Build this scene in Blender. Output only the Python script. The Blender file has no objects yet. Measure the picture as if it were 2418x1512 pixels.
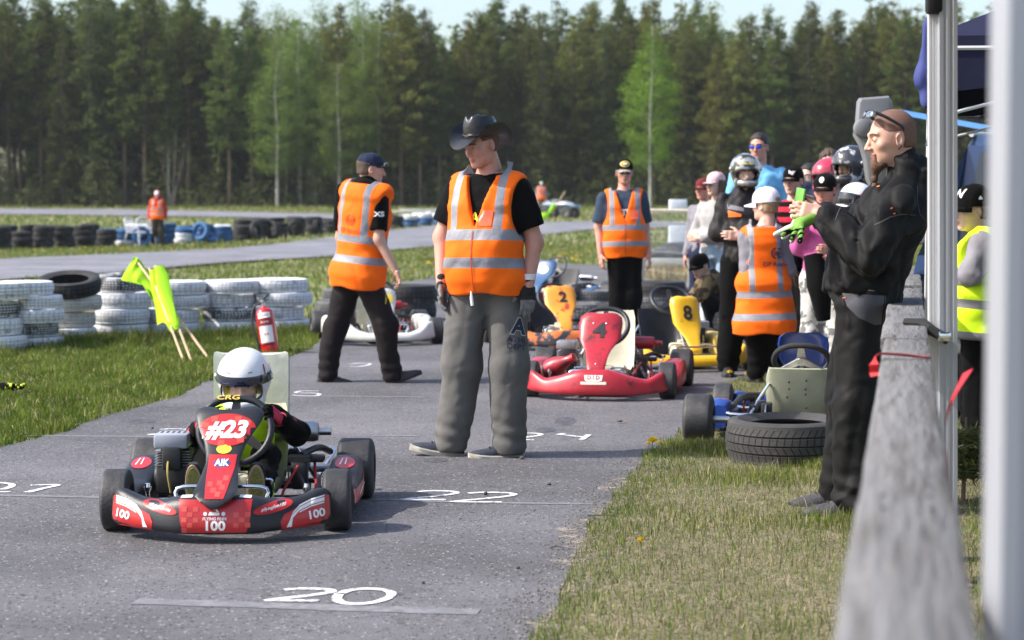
import bpy, bmesh, math, random
import numpy as np
from mathutils import Vector, Matrix
from mathutils.bvhtree import BVHTree
from mathutils import noise as mnoise

R = math.radians
random.seed(7)
rng = np.random.default_rng(7)
SC = bpy.context.scene
COL = SC.collection

# ------------------------------------------------------------------ camera, sky, sun, exposure
FPX, CX, CY, HZ, CAMH = 4700.0, 1208.5, 756.0, 476.0, 1.40      # lens in units of a 2417 px wide picture
PITCH = math.atan((CY - HZ) / FPX)
cam_d = bpy.data.cameras.new('camera')
cam = bpy.data.objects.new('camera', cam_d)
COL.objects.link(cam)
SC.camera = cam
cam.location = (0, 0, CAMH)
cam.rotation_euler = (math.pi / 2 - PITCH, 0, 0)
cam_d.sensor_width = 36.0
cam_d.lens = FPX / 2417 * 36
cam_d.clip_start = 0.1
cam_d.clip_end = 3000
cam_d.dof.use_dof = True
cam_d.dof.focus_distance = 9.6
cam_d.dof.aperture_fstop = 3.7

SUN_EL, SUN_AZ = R(43), R(8)          # light travels towards +X and a little +Y
world = bpy.data.worlds.new('World')
SC.world = world
world.use_nodes = True
wn = world.node_tree
for n_ in list(wn.nodes):
    wn.nodes.remove(n_)
sky = wn.nodes.new('ShaderNodeTexSky')
sky.sky_type = 'NISHITA'
sky.sun_disc = False
sky.sun_elevation = SUN_EL
sky.air_density = 1.0
sky.dust_density = 2.5
sky.ozone_density = 1.0
bg = wn.nodes.new('ShaderNodeBackground')
bg.inputs['Strength'].default_value = 0.15
wo = wn.nodes.new('ShaderNodeOutputWorld')
wn.links.new(sky.outputs[0], bg.inputs[0])
wn.links.new(bg.outputs[0], wo.inputs[0])

sun_d = bpy.data.lights.new('sun', 'SUN')
sun_d.energy = 3.4
sun_d.angle = R(0.6)
sun_d.color = (1.0, 0.94, 0.86)
sun = bpy.data.objects.new('sun', sun_d)
COL.objects.link(sun)
ldir = Vector((math.cos(SUN_EL) * math.cos(SUN_AZ), math.cos(SUN_EL) * math.sin(SUN_AZ), -math.sin(SUN_EL)))
sun.rotation_euler = ldir.to_track_quat('-Z', 'Y').to_euler()
# sky sun direction: azimuth of the place the light comes from (rotation 0 = +Y, clockwise)
sky.sun_rotation = math.atan2(-ldir.x, -ldir.y)
SC.view_settings.view_transform = 'Standard'
SC.view_settings.look = 'None'
SC.view_settings.exposure = 0.9
SC.view_settings.gamma = 1.0
SC.cycles.max_bounces = 6
SC.cycles.transparent_max_bounces = 12
SC.cycles.diffuse_bounces = 3
SC.cycles.glossy_bounces = 3
SC.cycles.sample_clamp_indirect = 6

# ------------------------------------------------------------------ helpers
def WP(vx, vy, D):
    """world point that lies at forward distance D on the sight line of a picture point"""
    u, v = (vx - CX) / FPX, (CY - vy) / FPX
    dy = math.cos(PITCH) + v * math.sin(PITCH)
    dz = -math.sin(PITCH) + v * math.cos(PITCH)
    t = D / dy
    return Vector((u * t, D, CAMH + dz * t))

def GP(vx, vy, z=0.0):
    u, v = (vx - CX) / FPX, (CY - vy) / FPX
    dy = math.cos(PITCH) + v * math.sin(PITCH)
    dz = -math.sin(PITCH) + v * math.cos(PITCH)
    t = (z - CAMH) / dz
    return Vector((u * t, dy * t, z))

def hterr(x, y):
    """terrain height: flat track, rising gently towards the forest"""
    ys = [-50, 62, 100, 130, 150, 185, 400, 1500]
    zs = [0, 0, 0.53, 0.76, 0.95, 1.15, 2.0, 2.5]
    return float(np.interp(y, ys, zs))

def tag(o, label=None, cat=None, group=None, kind=None):
    if label: o['label'] = label
    if cat: o['category'] = cat
    if group: o['group'] = group
    if kind: o['kind'] = kind
    return o

def empty(name, loc=(0, 0, 0), rz=0.0, label=None, cat=None, group=None):
    o = bpy.data.objects.new(name, None)
    o.empty_display_size = 0.1
    COL.objects.link(o)
    o.location = loc
    o.rotation_euler = (0, 0, rz)
    return tag(o, label, cat, group)

def link(name, me, parent=None, loc=None):
    o = bpy.data.objects.new(name, me)
    COL.objects.link(o)
    if parent is not None: o.parent = parent
    if loc is not None: o.location = loc
    return o

def copy_tree(o, parent=None):
    c = o.copy()
    COL.objects.link(c)
    c.parent = parent
    for ch in list(o.children):
        copy_tree(ch, c)
    return c

def rotz(a):
    return Matrix.Rotation(a, 4, 'Z')

def frame(o, x, y, z):
    """4x4 from origin and axes"""
    m = Matrix.Identity(4)
    for i in range(3):
        m[i][0], m[i][1], m[i][2], m[i][3] = x[i], y[i], z[i], o[i]
    return m

class MB:
    """collects shapes, builds ONE mesh object"""
    def __init__(self):
        self.v, self.f, self.m = [], [], []
    def add(self, vs, fs, mi=0, M=None):
        b = len(self.v)
        if M is not None:
            vs = [M @ Vector(v) for v in vs]
        self.v.extend([tuple(v) for v in vs])
        self.f.extend([tuple(b + i for i in f) for f in fs])
        self.m.extend([mi] * len(fs))
        return self
    def box(self, c, s, M=None, mi=0, bev=0.0, rot=None):
        hx, hy, hz = s[0] / 2, s[1] / 2, s[2] / 2
        T = Matrix.Translation(Vector(c))
        if rot is not None:
            T = T @ rot.to_4x4()
        if M is not None:
            T = M @ T
        if bev > 0:
            bm = bmesh.new()
            bmesh.ops.create_cube(bm, size=1.0)
            for v in bm.verts:
                v.co = Vector((v.co.x * s[0], v.co.y * s[1], v.co.z * s[2]))
            bmesh.ops.bevel(bm, geom=bm.edges[:], offset=min(bev, min(s) * .45), segments=2, affect='EDGES', profile=.5)
            bm.verts.index_update()
            self.add([v.co.copy() for v in bm.verts], [[v.index for v in f.verts] for f in bm.faces], mi, T)
            bm.free()
            return self
        vs = [(x, y, z) for x in (-hx, hx) for y in (-hy, hy) for z in (-hz, hz)]
        fs = [(0, 1, 3, 2), (4, 6, 7, 5), (0, 4, 5, 1), (2, 3, 7, 6), (0, 2, 6, 4), (1, 5, 7, 3)]
        return self.add(vs, fs, mi, T)
    def tube(self, pts, r, n=8, mi=0, M=None, cap=True, closed=False, smooth=0):
        pts = [Vector(p) for p in pts]
        if smooth:
            pts = spline(pts, smooth, closed)
        k = len(pts)
        rs = r if isinstance(r, (list, tuple)) else None
        vs, fs = [], []
        up = None
        for i, p in enumerate(pts):
            a = pts[(i - 1) % k] if (closed or i > 0) else p
            b = pts[(i + 1) % k] if (closed or i < k - 1) else p
            d = (b - a)
            if d.length < 1e-9: d = Vector((0, 0, 1))
            d.normalize()
            if up is None:
                up = Vector((0, 0, 1)) if abs(d.z) < .9 else Vector((1, 0, 0))
            x = d.cross(up)
            if x.length < 1e-5:
                x = d.orthogonal()
            x.normalize()
            y = x.cross(d).normalized()
            up = y
            rr = np.interp(i / max(1, k - 1), np.linspace(0, 1, len(rs)), rs) if rs else r
            for j in range(n):
                t = 2 * math.pi * j / n
                vs.append(p + x * (math.cos(t) * rr) + y * (math.sin(t) * rr))
        for i in range(k if closed else k - 1):
            for j in range(n):
                a, b = i * n + j, i * n + (j + 1) % n
                c, d2 = ((i + 1) % k) * n + (j + 1) % n, ((i + 1) % k) * n + j
                fs.append((a, b, c, d2))
        if cap and not closed:
            fs.append(tuple(range(n - 1, -1, -1)))
            fs.append(tuple((k - 1) * n + j for j in range(n)))
        return self.add(vs, fs, mi, M)
    def lathe(self, prof, n=24, M=None, mi=0, mis=None, closed=False):
        """prof: list of (r, z) revolved about local Z"""
        vs, fs, k = [], [], len(prof)
        for j in range(n):
            t = 2 * math.pi * j / n
            for (r, z) in prof:
                vs.append((r * math.cos(t), r * math.sin(t), z))
        segs = k if closed else k - 1
        ms = []
        for j in range(n):
            for i in range(segs):
                i2 = (i + 1) % k
                j2 = (j + 1) % n
                fs.append((j * k + i, j2 * k + i, j2 * k + i2, j * k + i2))
                ms.append(mis[i] if mis else mi)
        b = len(self.f)
        self.add(vs, fs, mi, M)
        self.m[b:] = ms
        return self
    def ell(self, c, r, M=None, mi=0, n=16, m=10, rot=None):
        vs, fs = [], []
        for i in range(m + 1):
            ph = math.pi * i / m
            for j in range(n):
                t = 2 * math.pi * j / n
                vs.append((r[0] * math.sin(ph) * math.cos(t), r[1] * math.sin(ph) * math.sin(t), r[2] * math.cos(ph)))
        for i in range(m):
            for j in range(n):
                fs.append((i * n + j, (i + 1) * n + j, (i + 1) * n + (j + 1) % n, i * n + (j + 1) % n))
        T = Matrix.Translation(Vector(c))
        if rot is not None: T = T @ rot.to_4x4()
        if M is not None: T = M @ T
        return self.add(vs, fs, mi, T)
    def loft(self, rings, cap=True, closed=True, mi=0, M=None):
        n = len(rings[0])
        vs = [v for r_ in rings for v in r_]
        fs = []
        for i in range(len(rings) - 1):
            for j in range(n if closed else n - 1):
                fs.append((i * n + j, i * n + (j + 1) % n, (i + 1) * n + (j + 1) % n, (i + 1) * n + j))
        if cap and closed:
            fs.append(tuple(range(n - 1, -1, -1)))
            fs.append(tuple((len(rings) - 1) * n + j for j in range(n)))
        return self.add(vs, fs, mi, M)
    def prism(self, poly, d0, d1, M=None, mi=0):
        """poly (x,z) extruded along y from d0 to d1"""
        n = len(poly)
        vs = [(x, d0, z) for x, z in poly] + [(x, d1, z) for x, z in poly]
        fs = [tuple(range(n)), tuple(range(2 * n - 1, n - 1, -1))]
        fs += [(i, i + n, (i + 1) % n + n, (i + 1) % n) for i in range(n)]
        return self.add(vs, fs, mi, M)
    def mesh(self, name, mats, smooth=True, angle=38, merge=False):
        me = bpy.data.meshes.new(name)
        me.from_pydata(self.v, [], self.f)
        if not isinstance(mats, (list, tuple)): mats = [mats]
        for m_ in mats: me.materials.append(m_)
        if len(mats) > 1:
            me.polygons.foreach_set('material_index', np.array(self.m, dtype=np.int32))
        bm = bmesh.new()
        bm.from_mesh(me)
        if merge: bmesh.ops.remove_doubles(bm, verts=bm.verts, dist=1e-5)
        bmesh.ops.recalc_face_normals(bm, faces=bm.faces)
        bm.to_mesh(me)
        bm.free()
        if smooth:
            me.shade_smooth()
            me.set_sharp_from_angle(angle=R(angle))
        return me
    def build(self, name, mats, parent=None, **k):
        return link(name, self.mesh(name, mats, **k), parent)
    def bvh(self):
        return BVHTree.FromPolygons([Vector(v) for v in self.v], self.f)

def spline(pts, sub, closed=False):
    out, n = [], len(pts)
    rng_ = range(n) if closed else range(n - 1)
    for i in rng_:
        p0 = pts[(i - 1) % n] if (closed or i > 0) else pts[i] * 2 - pts[i + 1]
        p1, p2 = pts[i], pts[(i + 1) % n]
        p3 = pts[(i + 2) % n] if (closed or i + 2 < n) else p2 * 2 - p1
        for s in range(sub):
            t = s / sub
            out.append(.5 * ((2 * p1) + (p2 - p0) * t + (2 * p0 - 5 * p1 + 4 * p2 - p3) * t * t + (3 * p1 - p0 - 3 * p2 + p3) * t ** 3))
    if not closed: out.append(pts[-1])
    return out

def np_mesh(name, verts, faces, mats, smooth=True, mi=None, col=None):
    """fast mesh from arrays; faces (n,3) or (n,4)"""
    me = bpy.data.meshes.new(name)
    verts = np.asarray(verts, dtype=np.float32)
    faces = np.asarray(faces, dtype=np.int32)
    k = faces.shape[1]
    me.vertices.add(len(verts)); me.vertices.foreach_set('co', verts.ravel())
    me.loops.add(faces.size); me.loops.foreach_set('vertex_index', faces.ravel())
    me.polygons.add(len(faces))
    me.polygons.foreach_set('loop_start', np.arange(0, faces.size, k, dtype=np.int32))
    me.polygons.foreach_set('loop_total', np.full(len(faces), k, dtype=np.int32))
    if not isinstance(mats, (list, tuple)): mats = [mats]
    for m_ in mats: me.materials.append(m_)
    if mi is not None: me.polygons.foreach_set('material_index', np.asarray(mi, dtype=np.int32))
    if smooth: me.polygons.foreach_set('use_smooth', np.ones(len(faces), dtype=bool))
    if col is not None:
        at = me.color_attributes.new('tint', 'FLOAT_COLOR', 'POINT')
        at.data.foreach_set('color', np.asarray(col, dtype=np.float32).ravel())
    me.update(calc_edges=True)
    me.validate()
    return me

# ------------------------------------------------------------------ materials
MATS = {}
def mat(name, col, rough=.6, metal=0.0, var=0.12, vs=6.0, bump=0.0, bs=60.0, coat=0.0, spec=0.5, col2=None, mix=(.45, .6), sheen=0.0,
        alpha=1.0, trans=0.0, stretch=None, detail=4.0, sss=0.0, emis=None, vcol=False, crease=0.0, cs=6.0, dirt=None, dirt_s=4.0, dirt_t=(.55, .7)):
    if name in MATS: return MATS[name]
    m = bpy.data.materials.new(name)
    m.use_nodes = True
    nt = m.node_tree
    b = nt.nodes['Principled BSDF']
    L = nt.links.new
    c4 = (*col, 1.0)
    tc = nt.nodes.new('ShaderNodeTexCoord')
    src = tc.outputs['Object']
    if stretch:
        mp = nt.nodes.new('ShaderNodeMapping')
        mp.inputs['Scale'].default_value = stretch
        L(src, mp.inputs[0]); src = mp.outputs[0]
    def nz(scale, det=detail, rg=.55):
        t = nt.nodes.new('ShaderNodeTexNoise')
        t.inputs['Scale'].default_value = scale
        t.inputs['Detail'].default_value = det
        t.inputs['Roughness'].default_value = rg
        L(src, t.inputs['Vector'])
        return t.outputs['Fac']
    def rampf(f, a, c):
        r_ = nt.nodes.new('ShaderNodeMapRange')
        r_.inputs[1].default_value, r_.inputs[2].default_value = a, c
        L(f, r_.inputs[0]); return r_.outputs[0]
    def mixc(f, a, c, mode='MIX'):
        x = nt.nodes.new('ShaderNodeMix'); x.data_type = 'RGBA'; x.blend_type = mode
        if isinstance(f, float): x.inputs[0].default_value = f
        else: L(f, x.inputs[0])
        for s_, i in ((a, 6), (c, 7)):
            if isinstance(s_, tuple): x.inputs[i].default_value = s_
            else: L(s_, x.inputs[i])
        return x.outputs[2]
    cur = c4
    if vcol:
        at = nt.nodes.new('ShaderNodeVertexColor'); at.layer_name = 'tint'
        cur = at.outputs['Color']
    if var > 0:
        n1 = nz(vs)
        lo, hi = 1 - var, 1 + var
        g = mixc(rampf(n1, .3, .7), (lo, lo, lo, 1), (hi, hi, hi, 1))
        cur = mixc(1.0, cur, g, 'MULTIPLY')
    if col2 is not None:
        cur = mixc(rampf(nz(vs * 1.7), *mix), cur, (*col2, 1.0))
    if dirt is not None:
        cur = mixc(rampf(nz(dirt_s, 6.0, .65), *dirt_t), cur, (*dirt, 1.0))
    if isinstance(cur, tuple): b.inputs['Base Color'].default_value = cur
    else: L(cur, b.inputs['Base Color'])
    b.inputs['Roughness'].default_value = rough
    b.inputs['Metallic'].default_value = metal
    b.inputs['Specular IOR Level'].default_value = spec
    b.inputs['Coat Weight'].default_value = coat
    b.inputs['Coat Roughness'].default_value = .08
    b.inputs['Sheen Weight'].default_value = sheen
    b.inputs['Transmission Weight'].default_value = trans
    b.inputs['Alpha'].default_value = alpha
    if sss > 0:
        b.inputs['Subsurface Weight'].default_value = sss
        b.inputs['Subsurface Radius'].default_value = (.01, .004, .002)
        b.inputs['Subsurface Scale'].default_value = 1.0
    if bump > 0:
        bn = nt.nodes.new('ShaderNodeBump')
        bn.inputs['Strength'].default_value = min(1.0, bump)
        bn.inputs['Distance'].default_value = 0.01 if bump <= 1 else 0.01 * bump
        L(nz(bs), bn.inputs['Height']); L(bn.outputs[0], b.inputs['Normal'])
        if crease > 0:                                   # soft ridged folds of cloth
            rt_ = nt.nodes.new('ShaderNodeTexNoise'); rt_.noise_type = 'RIDGED_MULTIFRACTAL'
            rt_.inputs['Scale'].default_value = cs; rt_.inputs['Detail'].default_value = 2.0; rt_.inputs['Roughness'].default_value = .45; rt_.inputs['Distortion'].default_value = 1.2
            mp2 = nt.nodes.new('ShaderNodeMapping'); mp2.inputs['Scale'].default_value = (1, 1, .75); L(src, mp2.inputs[0]); L(mp2.outputs[0], rt_.inputs['Vector'])
            b2 = nt.nodes.new('ShaderNodeBump'); b2.inputs['Strength'].default_value = 1.0; b2.inputs['Distance'].default_value = crease
            L(rt_.outputs['Fac'], b2.inputs['Height']); L(bn.outputs[0], b2.inputs['Normal']); L(b2.outputs[0], b.inputs['Normal'])
    MATS[name] = m
    return m

def mcol(col, **k):
    return mat('c_%.3f_%.3f_%.3f' % col + ''.join(sorted(str(x) for x in k.items())), col, **k)

# ------------------------------------------------------------------ implicit surfaces (bodies, clothes, mouldings)
def V3(*a): return np.array(a, dtype=np.float32)
def s_cap(P, a, b, ra, rb=None):
    a, b = np.asarray(a, np.float32), np.asarray(b, np.float32)
    if rb is None: rb = ra
    ab = b - a
    t = np.clip(((P - a) @ ab) / max(1e-9, float(ab @ ab)), 0, 1)
    q = P - a - t[:, None] * ab
    return np.sqrt((q * q).sum(1)) - (ra + (rb - ra) * t)
def s_ell(P, c, r, Rm=None):
    q = P - np.asarray(c, np.float32)
    if Rm is not None: q = q @ np.asarray(Rm, np.float32)
    r = np.asarray(r, np.float32)
    k0 = np.sqrt(((q / r) ** 2).sum(1)); k1 = np.sqrt(((q / (r * r)) ** 2).sum(1)) + 1e-6
    return k0 * (k0 - 1) / k1
def s_box(P, c, s, rad=.01, Rm=None):
    q = P - np.asarray(c, np.float32)
    if Rm is not None: q = q @ np.asarray(Rm, np.float32)
    d = np.abs(q) - (np.asarray(s, np.float32) / 2 - rad)
    return np.sqrt((np.maximum(d, 0) ** 2).sum(1)) + np.minimum(d.max(1), 0) - rad
def smin(a, b, k=.03):
    h = np.clip(.5 + .5 * (b - a) / k, 0, 1)
    return b + (a - b) * h - k * h * (1 - h)
def smax(a, b, k=.01): return -smin(-a, -b, k)

def snet(fn, lo, hi, h):
    """surface nets on a regular grid -> verts, quads"""
    lo = np.asarray(lo, np.float32); hi = np.asarray(hi, np.float32)
    n = np.ceil((hi - lo) / h).astype(int) + 1
    ax = [lo[i] + h * np.arange(n[i], dtype=np.float32) for i in range(3)]
    G = np.stack(np.meshgrid(*ax, indexing='ij'), -1).reshape(-1, 3)
    Vv = fn(G).reshape(n).astype(np.float32)
    ins = Vv < 0
    c = [slice(0, -1), slice(1, None)]
    cnt = np.zeros(n - 1, np.int8)
    for i in (0, 1):
        for j in (0, 1):
            for k in (0, 1):
                cnt += ins[c[i], c[j], c[k]]
    act = (cnt > 0) & (cnt < 8)
    idx = -np.ones(n - 1, np.int64)
    na = int(act.sum())
    idx[act] = np.arange(na)
    cells = np.argwhere(act)
    acc = np.zeros((na, 3), np.float64); w = np.zeros(na)
    cor = [(i, j, k) for i in (0, 1) for j in (0, 1) for k in (0, 1)]
    for a in cor:
        for d in range(3):
            if a[d]: continue
            b = list(a); b[d] = 1
            va = Vv[cells[:, 0] + a[0], cells[:, 1] + a[1], cells[:, 2] + a[2]]
            vb = Vv[cells[:, 0] + b[0], cells[:, 1] + b[1], cells[:, 2] + b[2]]
            m_ = (va < 0) != (vb < 0)
            t = np.where(m_, va / np.where(m_, va - vb, 1), 0)
            p = np.tile(np.array(a, np.float64), (na, 1)); p[:, d] = t
            acc[m_] += p[m_]; w[m_] += 1
    verts = lo + h * (cells + acc / np.maximum(w, 1)[:, None])
    quads = []
    for d in range(3):
        e1, e2 = [(1, 2), (2, 0), (0, 1)][d]
        sl0 = [slice(None)] * 3; sl1 = [slice(None)] * 3
        sl0[d] = slice(0, -1); sl1[d] = slice(1, None)
        A, B = ins[tuple(sl0)], ins[tuple(sl1)]
        e = np.argwhere(A != B)
        ok = (e[:, e1] > 0) & (e[:, e2] > 0) & (e[:, e1] < n[e1] - 1) & (e[:, e2] < n[e2] - 1)
        e = e[ok]
        flip = A[e[:, 0], e[:, 1], e[:, 2]]
        def cell(o1, o2):
            q = e.copy(); q[:, e1] -= o1; q[:, e2] -= o2
            return idx[q[:, 0], q[:, 1], q[:, 2]]
        q = np.stack([cell(1, 1), cell(0, 1), cell(0, 0), cell(1, 0)], 1)
        q[~flip] = q[~flip][:, ::-1]
        quads.append(q)
    return verts.astype(np.float32), np.concatenate(quads)

def wrinkle(P, amp, seed=0, freq=22.0, st=(1, 1, .55)):
    r_ = np.random.default_rng(seed)
    Q = P * np.asarray(st, np.float32)
    w = np.sin(Q @ r_.normal(0, 9, 3).astype(np.float32) + r_.uniform(0, 6)) * 1.1
    out = 0
    for i in range(4):
        k = r_.normal(0, 1, 3); k = (k / np.linalg.norm(k) * freq * r_.uniform(.7, 1.6)).astype(np.float32)
        a = np.sin(Q @ k + r_.uniform(0, 6) + w * r_.uniform(.8, 2.0))
        out = out + (a if i % 2 else (1.0 - 2.2 * np.abs(a) ** .8) * 1.1)
    return amp * out / 2.6

# flat shapes laid onto a curved surface
def lay(name, faces2d, M, bvh, mtl, parent, off=.003, cell=.02, dist=1.0, miss='drop'):
    """faces2d: list of polygons of (u,v); M maps (u,v,0) and the ray goes along -M.z onto the bvh"""
    bm = bmesh.new()
    for poly in faces2d:
        try: bm.faces.new([bm.verts.new((p[0], p[1], 0)) for p in poly])
        except ValueError: pass
    return lay_bm(name, bm, M, bvh, mtl, parent, off, cell, dist)

def lay_bm(name, bm, M, bvh, mtl, parent, off=.003, cell=.02, dist=1.0):
    xs = [v.co.x for v in bm.verts]; ys = [v.co.y for v in bm.verts]
    if bvh is not None and cell:
        x = math.floor(min(xs) / cell) * cell
        while x < max(xs):
            bmesh.ops.bisect_plane(bm, geom=bm.verts[:] + bm.edges[:] + bm.faces[:], plane_co=(x, 0, 0), plane_no=(1, 0, 0)); x += cell
        y = math.floor(min(ys) / cell) * cell
        while y < max(ys):
            bmesh.ops.bisect_plane(bm, geom=bm.verts[:] + bm.edges[:] + bm.faces[:], plane_co=(0, y, 0), plane_no=(0, 1, 0)); y += cell
    dr = -(M.to_3x3() @ Vector((0, 0, 1))).normalized()
    dead = []
    for v in bm.verts:
        p = M @ v.co
        if bvh is not None:
            hit, nrm, _, _ = bvh.ray_cast(p, dr, dist)
            if hit is None:
                dead.append(v); v.co = p; continue
            if nrm.dot(dr) > 0: nrm = -nrm
            v.co = hit + nrm * off * .6 - dr * off * .4
        else:
            v.co = p - dr * off
    if dead: bmesh.ops.delete(bm, geom=dead, context='VERTS')
    for f in bm.faces: f.smooth = True
    bmesh.ops.recalc_face_normals(bm, faces=bm.faces)
    me = bpy.data.meshes.new(name)
    bm.to_mesh(me); bm.free()
    me.materials.append(mtl)
    return link(name, me, parent)

def text_bm(s, size=.1, bold=0.0, shear=0.0, sx=1.0, space=1.0, align='CENTER'):
    cu = bpy.data.curves.new('t', 'FONT')
    cu.body = s; cu.size = size; cu.offset = bold * size; cu.shear = shear; cu.space_character = space
    cu.align_x = align; cu.align_y = 'CENTER'; cu.resolution_u = 3
    o = bpy.data.objects.new('t', cu)
    COL.objects.link(o)
    dg = bpy.context.evaluated_depsgraph_get()
    me = bpy.data.meshes.new_from_object(o.evaluated_get(dg))
    bm = bmesh.new(); bm.from_mesh(me)
    for v in bm.verts: v.co.x *= sx; v.co.z = 0
    bpy.data.objects.remove(o); bpy.data.curves.remove(cu); bpy.data.meshes.remove(me)
    return bm

def oval(cx, cy, rx, ry, n=28):
    return [(cx + rx * math.cos(2 * math.pi * i / n), cy + ry * math.sin(2 * math.pi * i / n)) for i in range(n)]

def split_mesh(verts, quads, planes, classify, names, mats, parents):
    """cut a mesh with planes and hand its faces out to several objects"""
    bm = bmesh.new()
    vs = [bm.verts.new(v) for v in verts.tolist()]
    for q in quads.tolist():
        try: bm.faces.new([vs[i] for i in q])
        except ValueError: pass
    for co, no in planes:
        bmesh.ops.bisect_plane(bm, geom=bm.verts[:] + bm.edges[:] + bm.faces[:], plane_co=co, plane_no=no, dist=1e-4)
    bm.verts.index_update()
    groups = {}
    for f in bm.faces:
        groups.setdefault(classify(f.calc_center_median(), f.normal), []).append([v.index for v in f.verts])
    co = [v.co.copy() for v in bm.verts]
    bm.free()
    out = {}
    for k, fl in groups.items():
        if k is None: continue
        used = sorted({i for f in fl for i in f}); mp = {j: i for i, j in enumerate(used)}
        me = bpy.data.meshes.new(names[k])
        me.from_pydata([co[i] for i in used], [], [[mp[i] for i in f] for f in fl])
        me.materials.append(mats[k]); me.shade_smooth()
        out[k] = link(names[k], me, None)
    for k, o in out.items():
        par = parents[k]
        o.parent = out.get(par) if isinstance(par, str) else par
    return out

# ================================================================== the setting
def GT(vx, vy):
    """where the sight line of a picture point meets the terrain"""
    u, v = (vx - CX) / FPX, (CY - vy) / FPX
    dy = math.cos(PITCH) + v * math.sin(PITCH)
    dz = -math.sin(PITCH) + v * math.cos(PITCH)
    lo, prev = 3.0, 3.0
    D = 3.0
    while D < 400:
        if CAMH + dz * D / dy <= hterr(0, D):
            a, b = prev, D
            for _ in range(30):
                m = (a + b) / 2
                if CAMH + dz * m / dy <= hterr(0, m): b = m
                else: a = m
            D = b; break
        prev = D; D *= 1.03
    return Vector((u * D / dy, D, hterr(0, D)))

def wobble(pts, amp, step, seed=0, skip=()):
    """resample a closed outline and roughen it"""
    out, n = [], len(pts)
    for i in range(n):
        a, b = Vector(pts[i][:2]), Vector(pts[(i + 1) % n][:2])
        L = (b - a).length
        k = max(1, int(L / step)) if L < 60 else 1
        for j in range(k):
            p = a.lerp(b, j / k)
            if k > 1 or L < 60:
                nn = mnoise.noise_vector((p.x * 2.2, p.y * 2.2, seed)) * amp + mnoise.noise_vector((p.x * 9, p.y * 9, seed + 5)) * amp * .5
                p = Vector((p.x + nn.x, p.y + nn.y))
            out.append(p)
    return out

def sheet(name, outline, off, mtl, kind='structure', parent=None):
    bm = bmesh.new()
    f = bm.faces.new([bm.verts.new((p[0], p[1], 0)) for p in outline])
    bmesh.ops.triangulate(bm, faces=[f])
    for yk in (62, 100, 130, 150, 185):
        bmesh.ops.bisect_plane(bm, geom=bm.verts[:] + bm.edges[:] + bm.faces[:], plane_co=(0, yk, 0), plane_no=(0, 1, 0))
    for v in bm.verts:
        v.co.z = hterr(v.co.x, v.co.y) + off * (1 if v.co.y < 25 else 6)
    bmesh.ops.recalc_face_normals(bm, faces=bm.faces)
    for f in bm.faces:
        if f.normal.z < 0: f.normal_flip()
    me = bpy.data.meshes.new(name)
    bm.to_mesh(me); bm.free()
    me.materials.append(mtl)
    return tag(link(name, me, parent), kind=kind)

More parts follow.
